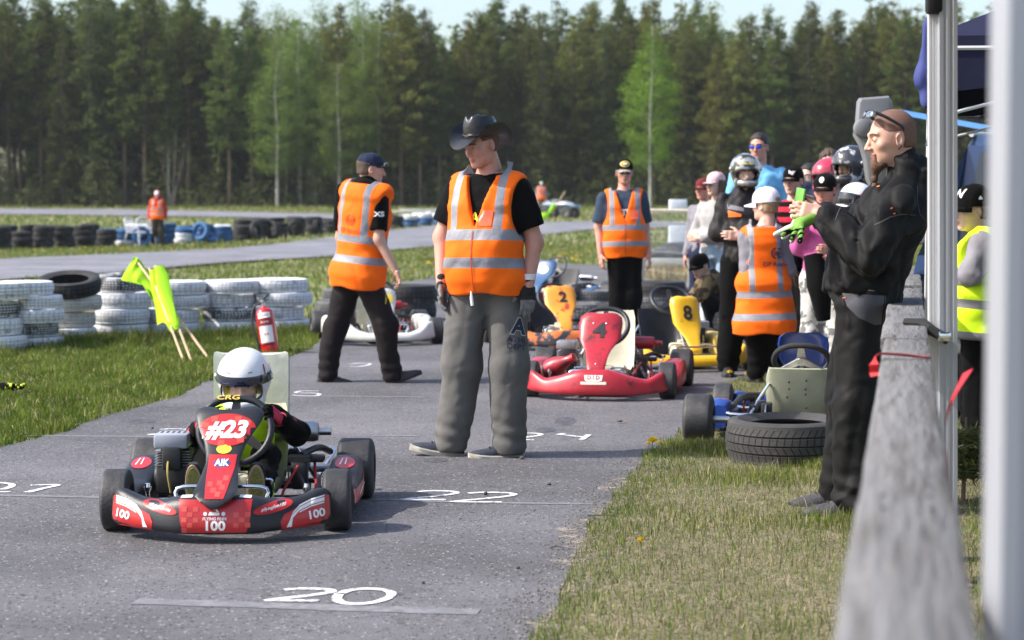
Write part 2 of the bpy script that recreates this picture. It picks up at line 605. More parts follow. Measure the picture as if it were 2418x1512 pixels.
# ---- asphalt material: aggregate specks, worn patches, fine relief
def asphalt_mat(name, base=(.116, .113, .122), dusty=(.2, .175, .15)):
    m = bpy.data.materials.new(name); m.use_nodes = True
    nt = m.node_tree; b = nt.nodes['Principled BSDF']; L = nt.links.new
    tc = nt.nodes.new('ShaderNodeTexCoord')
    def nz(s, d=4, r=.6):
        t = nt.nodes.new('ShaderNodeTexNoise'); t.inputs['Scale'].default_value = s
        t.inputs['Detail'].default_value = d; t.inputs['Roughness'].default_value = r
        L(tc.outputs['Object'], t.inputs['Vector']); return t.outputs['Fac']
    def rr(f, a, c, lo=0, hi=1):
        x = nt.nodes.new('ShaderNodeMapRange'); x.inputs[1].default_value = a; x.inputs[2].default_value = c
        x.inputs[3].default_value = lo; x.inputs[4].default_value = hi; L(f, x.inputs[0]); return x.outputs[0]
    def mx(f, a, c, mode='MIX'):
        x = nt.nodes.new('ShaderNodeMix'); x.data_type = 'RGBA'; x.blend_type = mode
        if isinstance(f, float): x.inputs[0].default_value = f
        else: L(f, x.inputs[0])
        for s_, i in ((a, 6), (c, 7)):
            if isinstance(s_, tuple): x.inputs[i].default_value = s_
            else: L(s_, x.inputs[i])
        return x.outputs[2]
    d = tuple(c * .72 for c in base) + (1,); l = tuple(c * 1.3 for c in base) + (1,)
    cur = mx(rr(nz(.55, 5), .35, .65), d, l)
    vo = nt.nodes.new('ShaderNodeTexVoronoi'); vo.inputs['Scale'].default_value = 110
    L(tc.outputs['Object'], vo.inputs['Vector'])
    vc = nt.nodes.new('ShaderNodeSeparateColor'); L(vo.outputs['Color'], vc.inputs[0])
    cur = mx(1.0, cur, mx(rr(vc.outputs[0], 0, 1), (.84, .84, .84, 1), (1.17, 1.165, 1.16, 1)), 'MULTIPLY')
    cur = mx(rr(vc.outputs[1], .97, .975), cur, (.3, .29, .28, 1))
    cur = mx(rr(vc.outputs[2], .94, .95), cur, (.02, .02, .022, 1))
    cur = mx(rr(nz(2.3, 6, .7), .58, .74, 0, .35), cur, (.05, .05, .055, 1))
    cur = mx(rr(nz(1.1, 7, .7), .6, .75, 0, .55), cur, (*dusty, 1))
    mp = nt.nodes.new('ShaderNodeMapping'); mp.inputs['Scale'].default_value = (3.2, .16, 1); mp.inputs['Rotation'].default_value = (0, 0, .12)
    L(tc.outputs['Object'], mp.inputs[0])
    ts = nt.nodes.new('ShaderNodeTexNoise'); ts.inputs['Scale'].default_value = 1.6; ts.inputs['Detail'].default_value = 7; ts.inputs['Roughness'].default_value = .7
    L(mp.outputs[0], ts.inputs['Vector'])
    cur = mx(rr(ts.outputs['Fac'], .54, .76, 0, .28), cur, tuple(c * .5 for c in base) + (1,))
    cur = mx(rr(ts.outputs['Fac'], .44, .32, 0, .25), cur, tuple(c * 1.35 for c in base) + (1,))
    ck = nt.nodes.new('ShaderNodeTexVoronoi'); ck.feature = 'DISTANCE_TO_EDGE'; ck.inputs['Scale'].default_value = .42; ck.inputs['Randomness'].default_value = 1
    wv = nt.nodes.new('ShaderNodeVectorMath'); wv.operation = 'ADD'; nn = nt.nodes.new('ShaderNodeTexNoise'); nn.inputs['Scale'].default_value = 2.5; nn.inputs['Detail'].default_value = 6
    L(tc.outputs['Object'], nn.inputs['Vector']); L(tc.outputs['Object'], wv.inputs[0]); L(nn.outputs['Color'], wv.inputs[1]); L(wv.outputs[0], ck.inputs['Vector'])
    cur = mx(rr(ck.outputs['Distance'], .006, .0, 0, .45), cur, (.035, .035, .04, 1))
    L(cur, b.inputs['Base Color'])
    b.inputs['Roughness'].default_value = .82
    b.inputs['Specular IOR Level'].default_value = .35
    bn = nt.nodes.new('ShaderNodeBump'); bn.inputs['Strength'].default_value = .55; bn.inputs['Distance'].default_value = .004
    L(vo.outputs['Distance'], bn.inputs['Height']); L(bn.outputs[0], b.inputs['Normal'])
    return m
ASPH = asphalt_mat('asphalt')
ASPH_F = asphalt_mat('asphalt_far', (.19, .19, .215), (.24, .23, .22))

SOIL = mat('soil', (.27, .225, .15), rough=.95, var=.3, vs=2.2, col2=(.13, .15, .06), mix=(.4, .7), bump=.8, bs=35,
           dirt=(.10, .08, .05), dirt_s=70, dirt_t=(.44, .58))
FIELD = mat('field', (.12, .16, .045), rough=.95, var=.25, vs=.35, col2=(.24, .22, .09), mix=(.48, .66), bump=.8, bs=12,
            dirt=(.07, .095, .028), dirt_s=2.2, dirt_t=(.5, .7))
SAND = mat('sand', (.30, .255, .21), rough=.95, var=.25, vs=9, bump=.5, bs=120, col2=(.18, .165, .15), mix=(.45, .62))
_nt = SAND.node_tree; _n = _nt.nodes.new('ShaderNodeTexNoise'); _n.inputs['Scale'].default_value = 16; _n.inputs['Detail'].default_value = 8; _n.inputs['Roughness'].default_value = .75
_c = _nt.nodes.new('ShaderNodeTexCoord'); _nt.links.new(_c.outputs['Object'], _n.inputs['Vector']); _r = _nt.nodes.new('ShaderNodeMapRange'); _r.inputs[1].default_value = .44; _r.inputs[2].default_value = .58
_nt.links.new(_n.outputs['Fac'], _r.inputs[0]); _nt.links.new(_r.outputs[0], _nt.nodes['Principled BSDF'].inputs['Alpha'])

# ground: one sheet to the horizon (planes between the terrain's knots)
gy = [-60, 62, 100, 130, 150, 185, 400, 1500]
gx = [-1200, -60, 60, 1200]
gv = [(x, y, hterr(x, y)) for y in gy for x in gx]
gf = [(r * 4 + c, r * 4 + c + 1, r * 4 + c + 5, r * 4 + c + 4) for r in range(7) for c in range(3)]
gmb = MB(); gmb.add(gv, gf)
tag(gmb.build('ground', FIELD, smooth=False), kind='structure')

left_edge = [(-240, 1095), (0, 1057), (60, 1045), (150, 1020), (250, 985), (400, 943), (480, 908), (560, 880), (660, 853), (742, 826), (752, 770),
             (742, 722), (772, 702), (900, 680), (1040, 657)]
mid_edge = [(1283, 625), (1431, 631), (1526, 635), (1640, 641), (2000, 648), (2800, 652)]
right_edge = [(2800, 872), (2150, 880), (1850, 893), (1745, 893), (1697, 915), (1660, 960), (1622, 1000), (1600, 1030), (1530, 1078), (1480, 1130),
              (1440, 1190), (1395, 1250), (1345, 1330), (1300, 1425), (1245, 1512), (1150, 1700)]
a_out = [GP(*p) for p in left_edge + mid_edge + right_edge] + [Vector((1.2, 2.0, 0)), Vector((0.9, -8, 0)), Vector((-9, -8, 0)), Vector((-6.0, 9.6, 0))]
A_OUT = wobble(a_out, .05, .12, 3)
sheet('paddock_asphalt', A_OUT, .006, ASPH)
A_NP = np.array([(p[0], p[1]) for p in A_OUT])
def in_poly(P, poly):
    x, y = P[:, 0], P[:, 1]
    ins = np.zeros(len(P), bool)
    n = len(poly); j = n - 1
    for i in range(n):
        xi, yi = poly[i]; xj, yj = poly[j]
        if yi != yj:
            c = ((yi > y) != (yj > y)) & (x < (xj - xi) * (y - yi) / (yj - yi) + xi)
            ins ^= c
        j = i
    return ins
# near right verge: bare dry soil below the sparse grass, with a sandy lip on the asphalt
soil_out = [GP(*p) for p in [(2800, 872), (2150, 880), (1850, 893), (1745, 893), (1697, 915), (1660, 960), (1622, 1000), (1600, 1030), (1530, 1078),
            (1480, 1130), (1440, 1190), (1395, 1250), (1345, 1330), (1300, 1425), (1245, 1512), (1150, 1700)]] + [Vector((1.0, 2, 0)), Vector((.9, -8, 0)), Vector((6, -8, 0)), Vector((7, 14, 0))]
sheet('verge_soil', wobble(soil_out, .05, .15, 3), .004, SOIL)
lipv = [(1500, 1088), (1450, 1125), (1428, 1185), (1380, 1225), (1372, 1262), (1310, 1338), (1300, 1380), (1262, 1440), (1200, 1545)]
lipo = [GP(*p) for p in lipv] + [GP(x + 60, y + 12) for x, y in reversed(lipv)]
sheet('sandy_edge', wobble(lipo, .14, .04, 9), .0075, SAND)

rt = [(-150, 630), (0, 616), (250, 605), (512, 592), (770, 565), (1033, 534), (1285, 527), (1403, 525), (1700, 526), (2600, 528)]
rb_ = [(2600, 540), (1700, 540), (1530, 541), (1403, 544), (1287, 557), (1000, 587), (767, 610), (539, 624), (387, 637), (276, 648), (0, 666), (-150, 684)]
ROAD1 = [GT(*p) for p in rt + rb_]
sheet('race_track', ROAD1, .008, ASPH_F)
r2 = [(-150, 494), (300, 497), (600, 504), (900, 510), (960, 514), (900, 521), (600, 517), (300, 512), (-150, 507)]
ROAD2 = [GT(*p) for p in r2]
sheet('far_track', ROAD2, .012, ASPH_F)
sheet('forest_floor', [Vector((-400, 148.5)), Vector((400, 148.5)), Vector((400, 390)), Vector((-400, 390))], .012, mat('forest_litter', (.035, .033, .018), rough=.95, var=.4, vs=.5))
NP1 = np.array([(p.x, p.y) for p in ROAD1]); NP2 = np.array([(p.x, p.y) for p in ROAD2])

# ---- painted grid numbers and lines
WORN = mat('road_paint', (.72, .73, .74), rough=.8, var=.12, vs=20, dirt=(.2, .2, .21), dirt_s=42, dirt_t=(.50, .62))
FAINT = mat('faded_paint', (.205, .205, .22), rough=.85, var=.2, vs=4, dirt=(.14, .14, .155), dirt_s=22, dirt_t=(.40, .62))
def stroke(name, strokes, w, mtl, z=.0085):
    """hand-painted strokes: lists of V points; width in metres"""
    mb = MB()
    for st in strokes:
        pts = [Vector(GP(*p)) for p in st]
        pts = spline(pts, 6) if len(pts) > 2 else [pts[0].lerp(pts[1], t / 8) for t in range(9)]
        vs, fs = [], []
        for i, p in enumerate(pts):
            a, b = pts[max(0, i - 1)], pts[min(len(pts) - 1, i + 1)]
            d = (b - a).normalized(); nrm = Vector((-d.y, d.x, 0))
            ww = w / 2 * (1 + .18 * mnoise.noise((p.x * 9, p.y * 9, 1)))
            vs += [p + nrm * ww, p - nrm * ww]
        for v in vs: v.z = z
        fs = [(2 * i, 2 * i + 1, 2 * i + 3, 2 * i + 2) for i in range(len(pts) - 1)]
        mb.add(vs, fs)
        z += .0003
    return mb.build(name, mtl, smooth=False)
def two(x0, y0, x1, y1):
    """a painted 2 in a box of V points (top-left, bottom-right)"""
    w, h = x1 - x0, y1 - y0
    s = lambda a, b: (x0 + a * w, y0 + b * h)
    return [s(.30, .10), s(.50, 0), s(.80, .02), s(.97, .14), s(.93, .34), s(.62, .58), s(.22, .84), s(.02, .98)], [s(.02, .96), s(.45, .98), s(.80, 1.0)]
def painted(label, strokes, w=.036):
    o = stroke('painted_number', strokes, w, WORN)
    return tag(o, label, 'marking')
a, b = two(622, 1395, 786, 1424)
painted('white hand-painted number 20 on the asphalt nearest the verge', [a, b, [(800, 1408), (832, 1398), (885, 1396), (922, 1404), (915, 1418), (868, 1430), (815, 1430), (795, 1420), (802, 1406)]], .036)
a, b = two(946, 1163, 1080, 1184); c, d = two(1058, 1167, 1216, 1190)
painted('white hand-painted number 22 between the racing kart and the verge', [a, b, c, d])
a, b = two(1190, 1026, 1278, 1042)
painted('white hand-painted number 24 behind the grey tracksuit legs', [a, b, [(1316, 1030), (1332, 1027)], [(1324, 1030), (1362, 1034), (1386, 1036)], [(1372, 1042), (1390, 1030)]])
painted('white hand-painted number 21 beside the racing kart front wheel', [[(-40, 1150), (-10, 1144), (22, 1146), (28, 1152), (4, 1160)], [(-10, 1166), (25, 1165)], [(72, 1150), (135, 1149), (100, 1158), (62, 1167)]])
a, b = two(348, 1016, 448, 1030)
painted('white hand-painted number above the racing kart engine', [a, b])
painted('white hand-painted number 5 in front of the walking marshal', [[(752, 926), (712, 926), (700, 930), (738, 931), (755, 934), (738, 938), (690, 936)]], .03)
painted('pale painted number under the walking marshal', [[(828, 862), (850, 860), (874, 862), (850, 868), (826, 868)], [(900, 862), (930, 866)]], .03)
for lab, st, w in (('faded white start line under number 20', [[(318, 1424), (560, 1432), (820, 1441), (1130, 1450)]], .1),
                   ('faded white start line crossing under number 22', [[(-60, 1172), (238, 1178)], [(880, 1182), (1120, 1190), (1400, 1194)]], .05),
                   ('faded white start line behind the racing kart', [[(60, 1032), (380, 1034)], [(880, 1032), (990, 1032)]], .05),
                   ('faded white start line at the walking marshal feet', [[(760, 938), (1000, 940)], [(690, 866), (960, 868)]], .05),
                   ('thin white line across the empty paddock', [[(1370, 672), (1440, 656)]], .12)):
    for j_, s1 in enumerate(st): tag(stroke('start_line', [s1], w, FAINT, .0080), lab if not j_ else lab + ', right-hand stretch', 'marking')
# oil stains and dark patches
STAIN = mat('oil_stain', (.045, .045, .052), rough=.7, var=.2, vs=20, dirt=(.1, .1, .112), dirt_s=26, dirt_t=(.45, .6))
for i, (x, y, rx, ry) in enumerate([(332, 997, 38, 5), (1335, 997, 26, 9), (1290, 1018, 24, 6), (1318, 742, 30, 4), (1030, 1090, 30, 5)]):
    p = wobble([GP(*q) for q in oval(x, y, rx, ry, 14)], .02, .03, i)
    tag(sheet('oil_stain', p, .0075, STAIN), ['round dark stain beside the left grass', 'dark oil stain beside number 24', 'small dark stain touching number 24',
        'dark stain beside the red kart', 'dark scuff under the grey tracksuit'][i], 'stain', kind='thing')

# ---- grass
def leaf_mat(name, col, trans=.35, var=.25, vs=.6, rnd=.25, rough=.6, vcol=False, hue=None):
    m = bpy.data.materials.new(name); m.use_nodes = True
    nt = m.node_tree; L = nt.links.new
    for n in list(nt.nodes): nt.nodes.remove(n)
    out = nt.nodes.new('ShaderNodeOutputMaterial')
    d = nt.nodes.new('ShaderNodeBsdfDiffuse'); t = nt.nodes.new('ShaderNodeBsdfTranslucent'); g = nt.nodes.new('ShaderNodeBsdfGlossy')
    g.inputs['Roughness'].default_value = .45
    mx = nt.nodes.new('ShaderNodeMixShader'); mx.inputs[0].default_value = trans
    m2 = nt.nodes.new('ShaderNodeMixShader'); m2.inputs[0].default_value = .04
    tc = nt.nodes.new('ShaderNodeTexCoord'); n1 = nt.nodes.new('ShaderNodeTexNoise'); n1.inputs['Scale'].default_value = vs
    L(tc.outputs['Object'], n1.inputs['Vector'])
    oi = nt.nodes.new('ShaderNodeObjectInfo')
    mr = nt.nodes.new('ShaderNodeMapRange'); L(oi.outputs['Random'], mr.inputs[0]); mr.inputs[3].default_value = 1 - rnd; mr.inputs[4].default_value = 1 + rnd
    mr2 = nt.nodes.new('ShaderNodeMapRange'); L(n1.outputs['Fac'], mr2.inputs[0]); mr2.inputs[1].default_value = .3; mr2.inputs[2].default_value = .7
    mr2.inputs[3].default_value = 1 - var; mr2.inputs[4].default_value = 1 + var
    mu = nt.nodes.new('ShaderNodeMath'); mu.operation = 'MULTIPLY'; L(mr.outputs[0], mu.inputs[0]); L(mr2.outputs[0], mu.inputs[1])
    hs = nt.nodes.new('ShaderNodeHueSaturation'); L(mu.outputs[0], hs.inputs['Value'])
    mh = nt.nodes.new('ShaderNodeMapRange'); L(oi.outputs['Random'], mh.inputs[0]); mh.inputs[3].default_value = .485; mh.inputs[4].default_value = .515
    L(mh.outputs[0], hs.inputs['Hue'])
    if vcol:
        at = nt.nodes.new('ShaderNodeVertexColor'); at.layer_name = 'tint'; L(at.outputs['Color'], hs.inputs['Color'])
    else: hs.inputs['Color'].default_value = (*col, 1)
    for s_ in (d, t, g): L(hs.outputs[0], s_.inputs['Color'])
    L(d.outputs[0], mx.inputs[1]); L(t.outputs[0], mx.inputs[2]); L(mx.outputs[0], m2.inputs[1]); L(g.outputs[0], m2.inputs[2])
    L(m2.outputs[0], out.inputs['Surface'])
    return m
GRASSM = leaf_mat('grass_blades', (1, 1, 1), trans=.3, var=.12, vs=1.2, rnd=0, vcol=True)

def blades(name, P, h, w, cols, lean=.5, seed=0, zb=0.0):
    r_ = np.random.default_rng(seed)
    n = len(P)
    z = np.array([0.0] * n) if zb is None else np.interp(P[:, 1], [62, 100, 130, 150, 185, 400], [0, .53, .76, .95, 1.15, 2.0])
    base = np.stack([P[:, 0], P[:, 1], z], 1)
    a = r_.uniform(0, 2 * math.pi, n)
    side = np.stack([np.cos(a), np.sin(a), np.zeros(n)], 1)
    b = r_.uniform(0, 2 * math.pi, n)
    ln = np.abs(r_.normal(0, lean, n))
    ld = np.stack([np.cos(b) * ln, np.sin(b) * ln, np.zeros(n)], 1)
    hh = h[:, None]; ww = w[:, None]
    mid = base + ld * hh * .35 + np.array([0, 0, 1]) * hh * .6
    tip = base + ld * hh * 1.0 + np.array([0, 0, 1]) * (hh * np.sqrt(np.maximum(.15, 1 - .25 * ln[:, None] ** 2)) * .98)
    v = np.stack([base - side * ww, base + side * ww, mid - side * ww * .7, mid + side * ww * .7, tip], 1).reshape(-1, 3)
    o = np.arange(n)[:, None] * 5
    f = np.concatenate([o + [0, 1, 3], o + [0, 3, 2], o + [2, 3, 4]], 0)
    c = np.repeat(cols, 5, axis=0); c = np.concatenate([c, np.ones((len(c), 1))], 1)
    me = np_mesh(name, v, f, GRASSM, smooth=False, col=c)
    return tag(link(name, me), kind='stuff')

def nfield(P, s, seed):
    """cheap smooth 2-D noise 0..1"""
    r_ = np.random.default_rng(seed); out = 0
    for i in range(6):
        k = r_.normal(0, 1, 2) * s * (1 + i * .5); out = out + np.sin(P @ k + r_.uniform(0, 6) + 1.3 * np.sin(P @ (r_.normal(0, 1, 2) * s)))
    return 1 / (1 + np.exp(-out * .8))

def gcol(n, r_, dry=.1):
    g = np.array([.125, .175, .035]) * r_.uniform(.65, 1.35, (n, 1)) * np.stack([r_.uniform(.8, 1.35, n), np.ones(n), r_.uniform(.7, 1.3, n)], 1)
    d = np.array([.50, .42, .27]) * r_.uniform(.6, 1.15, (n, 1))
    k = (r_.uniform(0, 1, n) < dry)[:, None]
    return np.where(k, d, g)

def rnd_pts(n, x0, x1, y0, y1, r_):
    return np.stack([r_.uniform(x0, x1, n), r_.uniform(y0, y1, n)], 1)

gr = np.random.default_rng(11)
# sparse trampled verge: green blades in tufts, straw lying flat between them
P = rnd_pts(620000, -.2, 5.5, 2.5, 17.0, gr)
P = P[P[:, 0] < .262 * P[:, 1] + .8]
P = P[~in_poly(P, A_NP)]
edge = np.minimum.reduce([np.hypot(P[:, 0] - q[0], P[:, 1] - q[1]) for q in A_NP[::4] if q[0] > 0])
lush = nfield(P, 1.6, 5) * .35 + np.clip(1 - edge / .35, 0, 1) * .75 + np.clip(1 - np.abs(P[:, 1] - 10.9) / .9, 0, 1) * .55 + np.clip((7.2 - P[:, 1]) / 2.0, 0, 1) * np.clip((P[:, 0] - .7) / .6, 0, 1) * .6
lush = np.where(P[:, 0] > .22 * P[:, 1] + .1, lush + .35, lush)
keep = gr.uniform(0, 1, len(P)) < (.26 + lush) * .66
Pg = P[keep]; lg = lush[keep]
n = len(Pg)
blades('verge_grass', Pg, gr.uniform(.010, .034, n) * (1 + .8 * np.clip(lg, 0, 1.2)), gr.uniform(.0009, .0020, n), gcol(n, gr, .12), .55, 1)
Ps = P[gr.uniform(0, 1, len(P)) < .75 * (1.15 - np.clip(lush, 0, 1))]
n = len(Ps)
sc_ = np.array([.44, .39, .25]) * gr.uniform(.3, 1.15, (n, 1))
_a = gr.uniform(0, 6.283, n); _l = gr.uniform(.012, .045, n); _w = gr.uniform(.0008, .002, n); _z = gr.uniform(.004, .016, n); _z2 = gr.uniform(.004, .022, n)
_d = np.stack([np.cos(_a), np.sin(_a)], 1); _s = np.stack([-_d[:, 1], _d[:, 0]], 1)
_v = np.stack([np.c_[Ps - _s * _w[:, None], _z], np.c_[Ps + _s * _w[:, None], _z], np.c_[Ps + _d * _l[:, None], _z2]], 1).reshape(-1, 3)
tag(link('dry_straw', np_mesh('dry_straw', _v, np.arange(3 * n).reshape(-1, 3), GRASSM, smooth=False, col=np.c_[np.repeat(sc_, 3, axis=0), np.ones(3 * n)])), kind='stuff')
# grit along the broken asphalt edge
_e = np.array([(p[0], p[1]) for p in wobble(lipo, .1, .02, 4)]); _e = np.repeat(_e, 5, axis=0) + gr.normal(0, .07, (len(_e) * 5, 2)); n = len(_e)
_t = np.array([(0, 0, 1.), (1, 0, -.4), (-.5, .87, -.4), (-.5, -.87, -.4)]); _q = gr.uniform(.0015, .0055, n)
_v = (_t[None] * _q[:, None, None] + np.c_[_e, np.full(n, .010)][:, None, :]).reshape(-1, 3); _o = np.arange(n)[:, None] * 4
tag(link('grit', np_mesh('grit', _v, np.concatenate([_o + [0, 1, 2], _o + [0, 2, 3], _o + [0, 3, 1], _o + [1, 3, 2]]), mat('grit', (.22, .2, .18), var=.5, vs=60), smooth=False)), kind='stuff')
# taller tufts round the lying tyre, the kart wheel and the shoes
_c = [(2.0, 10.35, .42, 5000), (1.72, 10.38, .2, 2500), (2.3, 10.4, .2, 2500), (1.12, 11.15, .2, 2500), (1.35, 10.9, .25, 2000), (1.55, 8.55, .35, 1200), (1.25, 9.9, .6, 1800), (1.0, 7.6, 1.3, 1500), (.8, 6.2, 1.2, 1500), (.95, 8.6, .8, 1200)]
_p = np.concatenate([np.c_[gr.normal(x, r_ * .5, k), gr.normal(y, r_ * .32, k)] for x, y, r_, k in _c]); _p = _p[~in_poly(_p, A_NP)]; n = len(_p)
blades('verge_tufts', _p, gr.uniform(.02, .08, n), gr.uniform(.001, .0022, n), gcol(n, gr, .15) * 1.05, .45, 7)
# lush grass on the far side of the asphalt, up to the white tyres
P = rnd_pts(330000, -8.0, -1.6, 9.6, 24.0, gr)
P = P[~in_poly(P, A_NP)]
vis = np.abs(P[:, 0]) < .262 * P[:, 1] + .8
P = P[vis]
lf = nfield(P, 1.1, 8)
yb = 19.2 + (P[:, 0] + 4.7) * .75
tall = np.exp(-((P[:, 1] - yb + .55) / .55) ** 2)
n = len(P)
tuft = nfield(P, 5.0, 21)
blades('lawn_grass', P, gr.uniform(.025, .06, n) * (.6 + .9 * lf) * (.55 + .9 * tuft) + tall * gr.uniform(.02, .16, n), gr.uniform(.0022, .0045, n),
       gcol(n, gr, .07) * (.75 + .5 * tuft[:, None]) * np.where(tall[:, None] > .5, .75, 1), .5, 3)
# strip between the tyres and the race track, and the verge beyond it
P = rnd_pts(150000, -16, 24, 20, 66, gr)
P = P[~in_poly(P, A_NP) & ~in_poly(P, NP1)]
P = P[np.abs(P[:, 0]) < .262 * P[:, 1] + 1.5]
P = P[(P[:, 1] > 24) | (P[:, 0] > -3.0)]
n = len(P); lf = nfield(P, .5, 3)
blades('infield_grass', P, gr.uniform(.04, .10, n) * (.7 + .7 * lf), gr.uniform(.006, .013, n), gcol(n, gr, .12), .5, 4)
P = rnd_pts(90000, -42, 45, 60, 152, gr)
P = P[~in_poly(P, NP1) & ~in_poly(P, NP2)]
P = P[np.abs(P[:, 0]) < .262 * P[:, 1] + 3]
n = len(P)
cc = gcol(n, gr, .25) * 1.1
blades('meadow_grass', P, gr.uniform(.05, .16, n) + np.clip((P[:, 1] - 138) / 12, 0, 1) * .35 * gr.uniform(0, 1, n), gr.uniform(.02, .045, n), cc, .5, 5)

# dandelions: stalk and head each
def dandelions():
    stem = mcol((.12, .2, .05)); yel = mat('dandelion', (.85, .6, .02), rough=.7, var=.15, vs=80)
    me_s = MB().tube([(0, 0, 0), (.003, 0, .04), (0, .003, .045)], .0018, 5).mesh('stem', stem)
    hb = MB()
    for k in range(22):
        a_ = k * 2.4; e = .25 + .75 * (k / 22)
        d = Vector((math.cos(a_) * e, math.sin(a_) * e, 1.1 - e)).normalized()
        s = d.orthogonal().normalized() * .004
        hb.add([Vector((0, 0, .045)) - s * .6, Vector((0, 0, .045)) + s * .6, Vector((0, 0, .045)) + d * .019 + s, Vector((0, 0, .045)) + d * .019 - s], [(0, 1, 2, 3)])
    me_h = hb.mesh('flower_head', yel)
    spots = [((1541, 1074), 'yellow dandelion at the grass corner beside number 24', 1.6), ((1530, 1066), 'small dandelion behind the corner dandelion', .9),
             ((1762, 905), 'dandelion in front of the yellow kart side pod', 1.4), ((1722, 898), 'dandelion between the yellow kart and the upright seat', 1.3),
             ((1512, 1302), 'low dandelion on the dry verge', .9), ((1560, 1062), 'dandelion bud near the blue kart wheel', .8)]
    for (v, lab, s) in spots:
        p = GP(*v); t = empty('dandelion', p, random.uniform(0, 6), lab, 'flower', 'dandelions on the near verge'); t.scale = (s,) * 3
        link('stem', me_s, t); link('flower_head', me_h, t)
    for i in range(46):
        x, y = random.choice([(1310 + random.uniform(0, 130), 604 + random.uniform(-8, 24)), (770 + random.uniform(0, 250), 618 + random.uniform(0, 30)),
                              (60 + random.uniform(0, 500), 596 + random.uniform(-8, 4)), (1300 + random.uniform(0, 300), 600 + random.uniform(0, 25))])
        p = GT(x, y); t = empty('dandelion', p, random.uniform(0, 6), 'tiny yellow dandelion dotted in the infield grass', 'flower', 'dandelions in the infield')
        t.scale = (2.2, 2.2, 1.5)
        link('stem', me_s, t); link('flower_head', me_h, t)
dandelions()

# ---- pebbles, a dead leaf, twigs on the asphalt
pm = mat('pebble_stone', (.09, .085, .08), rough=.9, var=.3, vs=60); lm_ = mat('dead_leaf', (.28, .13, .07), rough=.8, var=.3, vs=50)
peb = MB().ell((0, 0, .006), (.014, .01, .009), n=8, m=5).mesh('pebble', pm)
for i, (x, y) in enumerate([(1232, 1084), (1146, 1168), (1544, 1100), (1296, 1145), (1510, 1385), (998, 1377), (1222, 1342), (360, 1012), (1838, 1210), (1430, 1300)]):
    o = link('pebble', peb, None, GP(x, y, .008)); o.rotation_euler = (0, 0, i); s = 1 - .05 * i; o.scale = (s, s, s)
    tag(o, 'small dark pebble lying loose on the ground', 'pebble', 'loose pebbles')
lf_ = MB()
lf_.add([(-.035, -.01, .012), (0, -.022, .02), (.035, -.004, .006), (.03, .016, .016), (0, .01, .004), (-.03, .012, .018)], [(0, 1, 4, 5), (1, 2, 3, 4)])
o = lf_.build('dead_leaf', lm_); o.location = GP(1466, 999, .008); tag(o, 'curled brown dead leaf on the asphalt past number 24', 'leaf')
for i, (x, y, L_) in enumerate([(1386, 1225, .14), (1298, 1300, .06)]):
    o = MB().tube([(0, 0, .012), (L_ * .5, .01, .016), (L_, .0, .012)], .003, 5).build('twig', pm); o.location = GP(x, y, .005)
    tag(o, ['thin dark twig on the sandy edge', 'short black twig on the asphalt'][i], 'twig')

# ================================================================== forest
BARK_P = mat('pine_bark', (.16, .115, .085), rough=.95, var=.3, vs=3, col2=(.24, .12, .06), mix=(.5, .7), bump=.8, bs=14, stretch=(1, 1, .25))
BARK_S = mat('spruce_bark', (.1, .085, .075), rough=.95, var=.3, vs=3, bump=.8, bs=14, stretch=(1, 1, .25))
BARK_B = mat('birch_bark', (.36, .35, .32), rough=.8, var=.12, vs=3, dirt=(.06, .055, .05), dirt_s=5, dirt_t=(.6, .64), stretch=(1, 1, .5))
NEED_P = leaf_mat('pine_needles', (.100, .132, .036), trans=.45, var=.4, vs=.55, rnd=.35)
NEED_Y = leaf_mat('olive_needles', (.150, .160, .042), trans=.45, var=.4, vs=.5, rnd=.3)
NEED_S = leaf_mat('spruce_needles', (.085, .105, .034), trans=.4, var=.4, vs=.55, rnd=.3)
LEAF_B = leaf_mat('birch_leaves', (.155, .215, .05), trans=.45, var=.35, vs=.6, rnd=.2)
LEAF_U = leaf_mat('bush_leaves', (.11, .125, .045), trans=.3, var=.4, vs=.3, rnd=.2)

def spray(C, size, n_each, r_, elong=2.2, flat=.6, droop=0.0):
    """leaf-sized triangles scattered round clump centres C (k,4: x,y,z,radius)"""
    k = len(C)
    c = np.repeat(C, n_each, axis=0)
    m = len(c)
    off = r_.normal(0, 1, (m, 3)); off /= np.linalg.norm(off, axis=1)[:, None]
    off *= (r_.uniform(.15, 1, m) ** .6)[:, None] * c[:, 3:4]
    off[:, 2] *= flat
    p = c[:, :3] + off
    d = r_.normal(0, 1, (m, 3)); d[:, 2] = d[:, 2] * .5 - droop; d /= np.linalg.norm(d, axis=1)[:, None]
    e = np.cross(d, r_.normal(0, 1, (m, 3))); e /= np.linalg.norm(e, axis=1)[:, None]
    s = size * r_.uniform(.6, 1.4, (m, 1))
    v = np.stack([p - e * s / elong, p + e * s / elong, p + d * s * 1.6], 1).reshape(-1, 3)
    return v

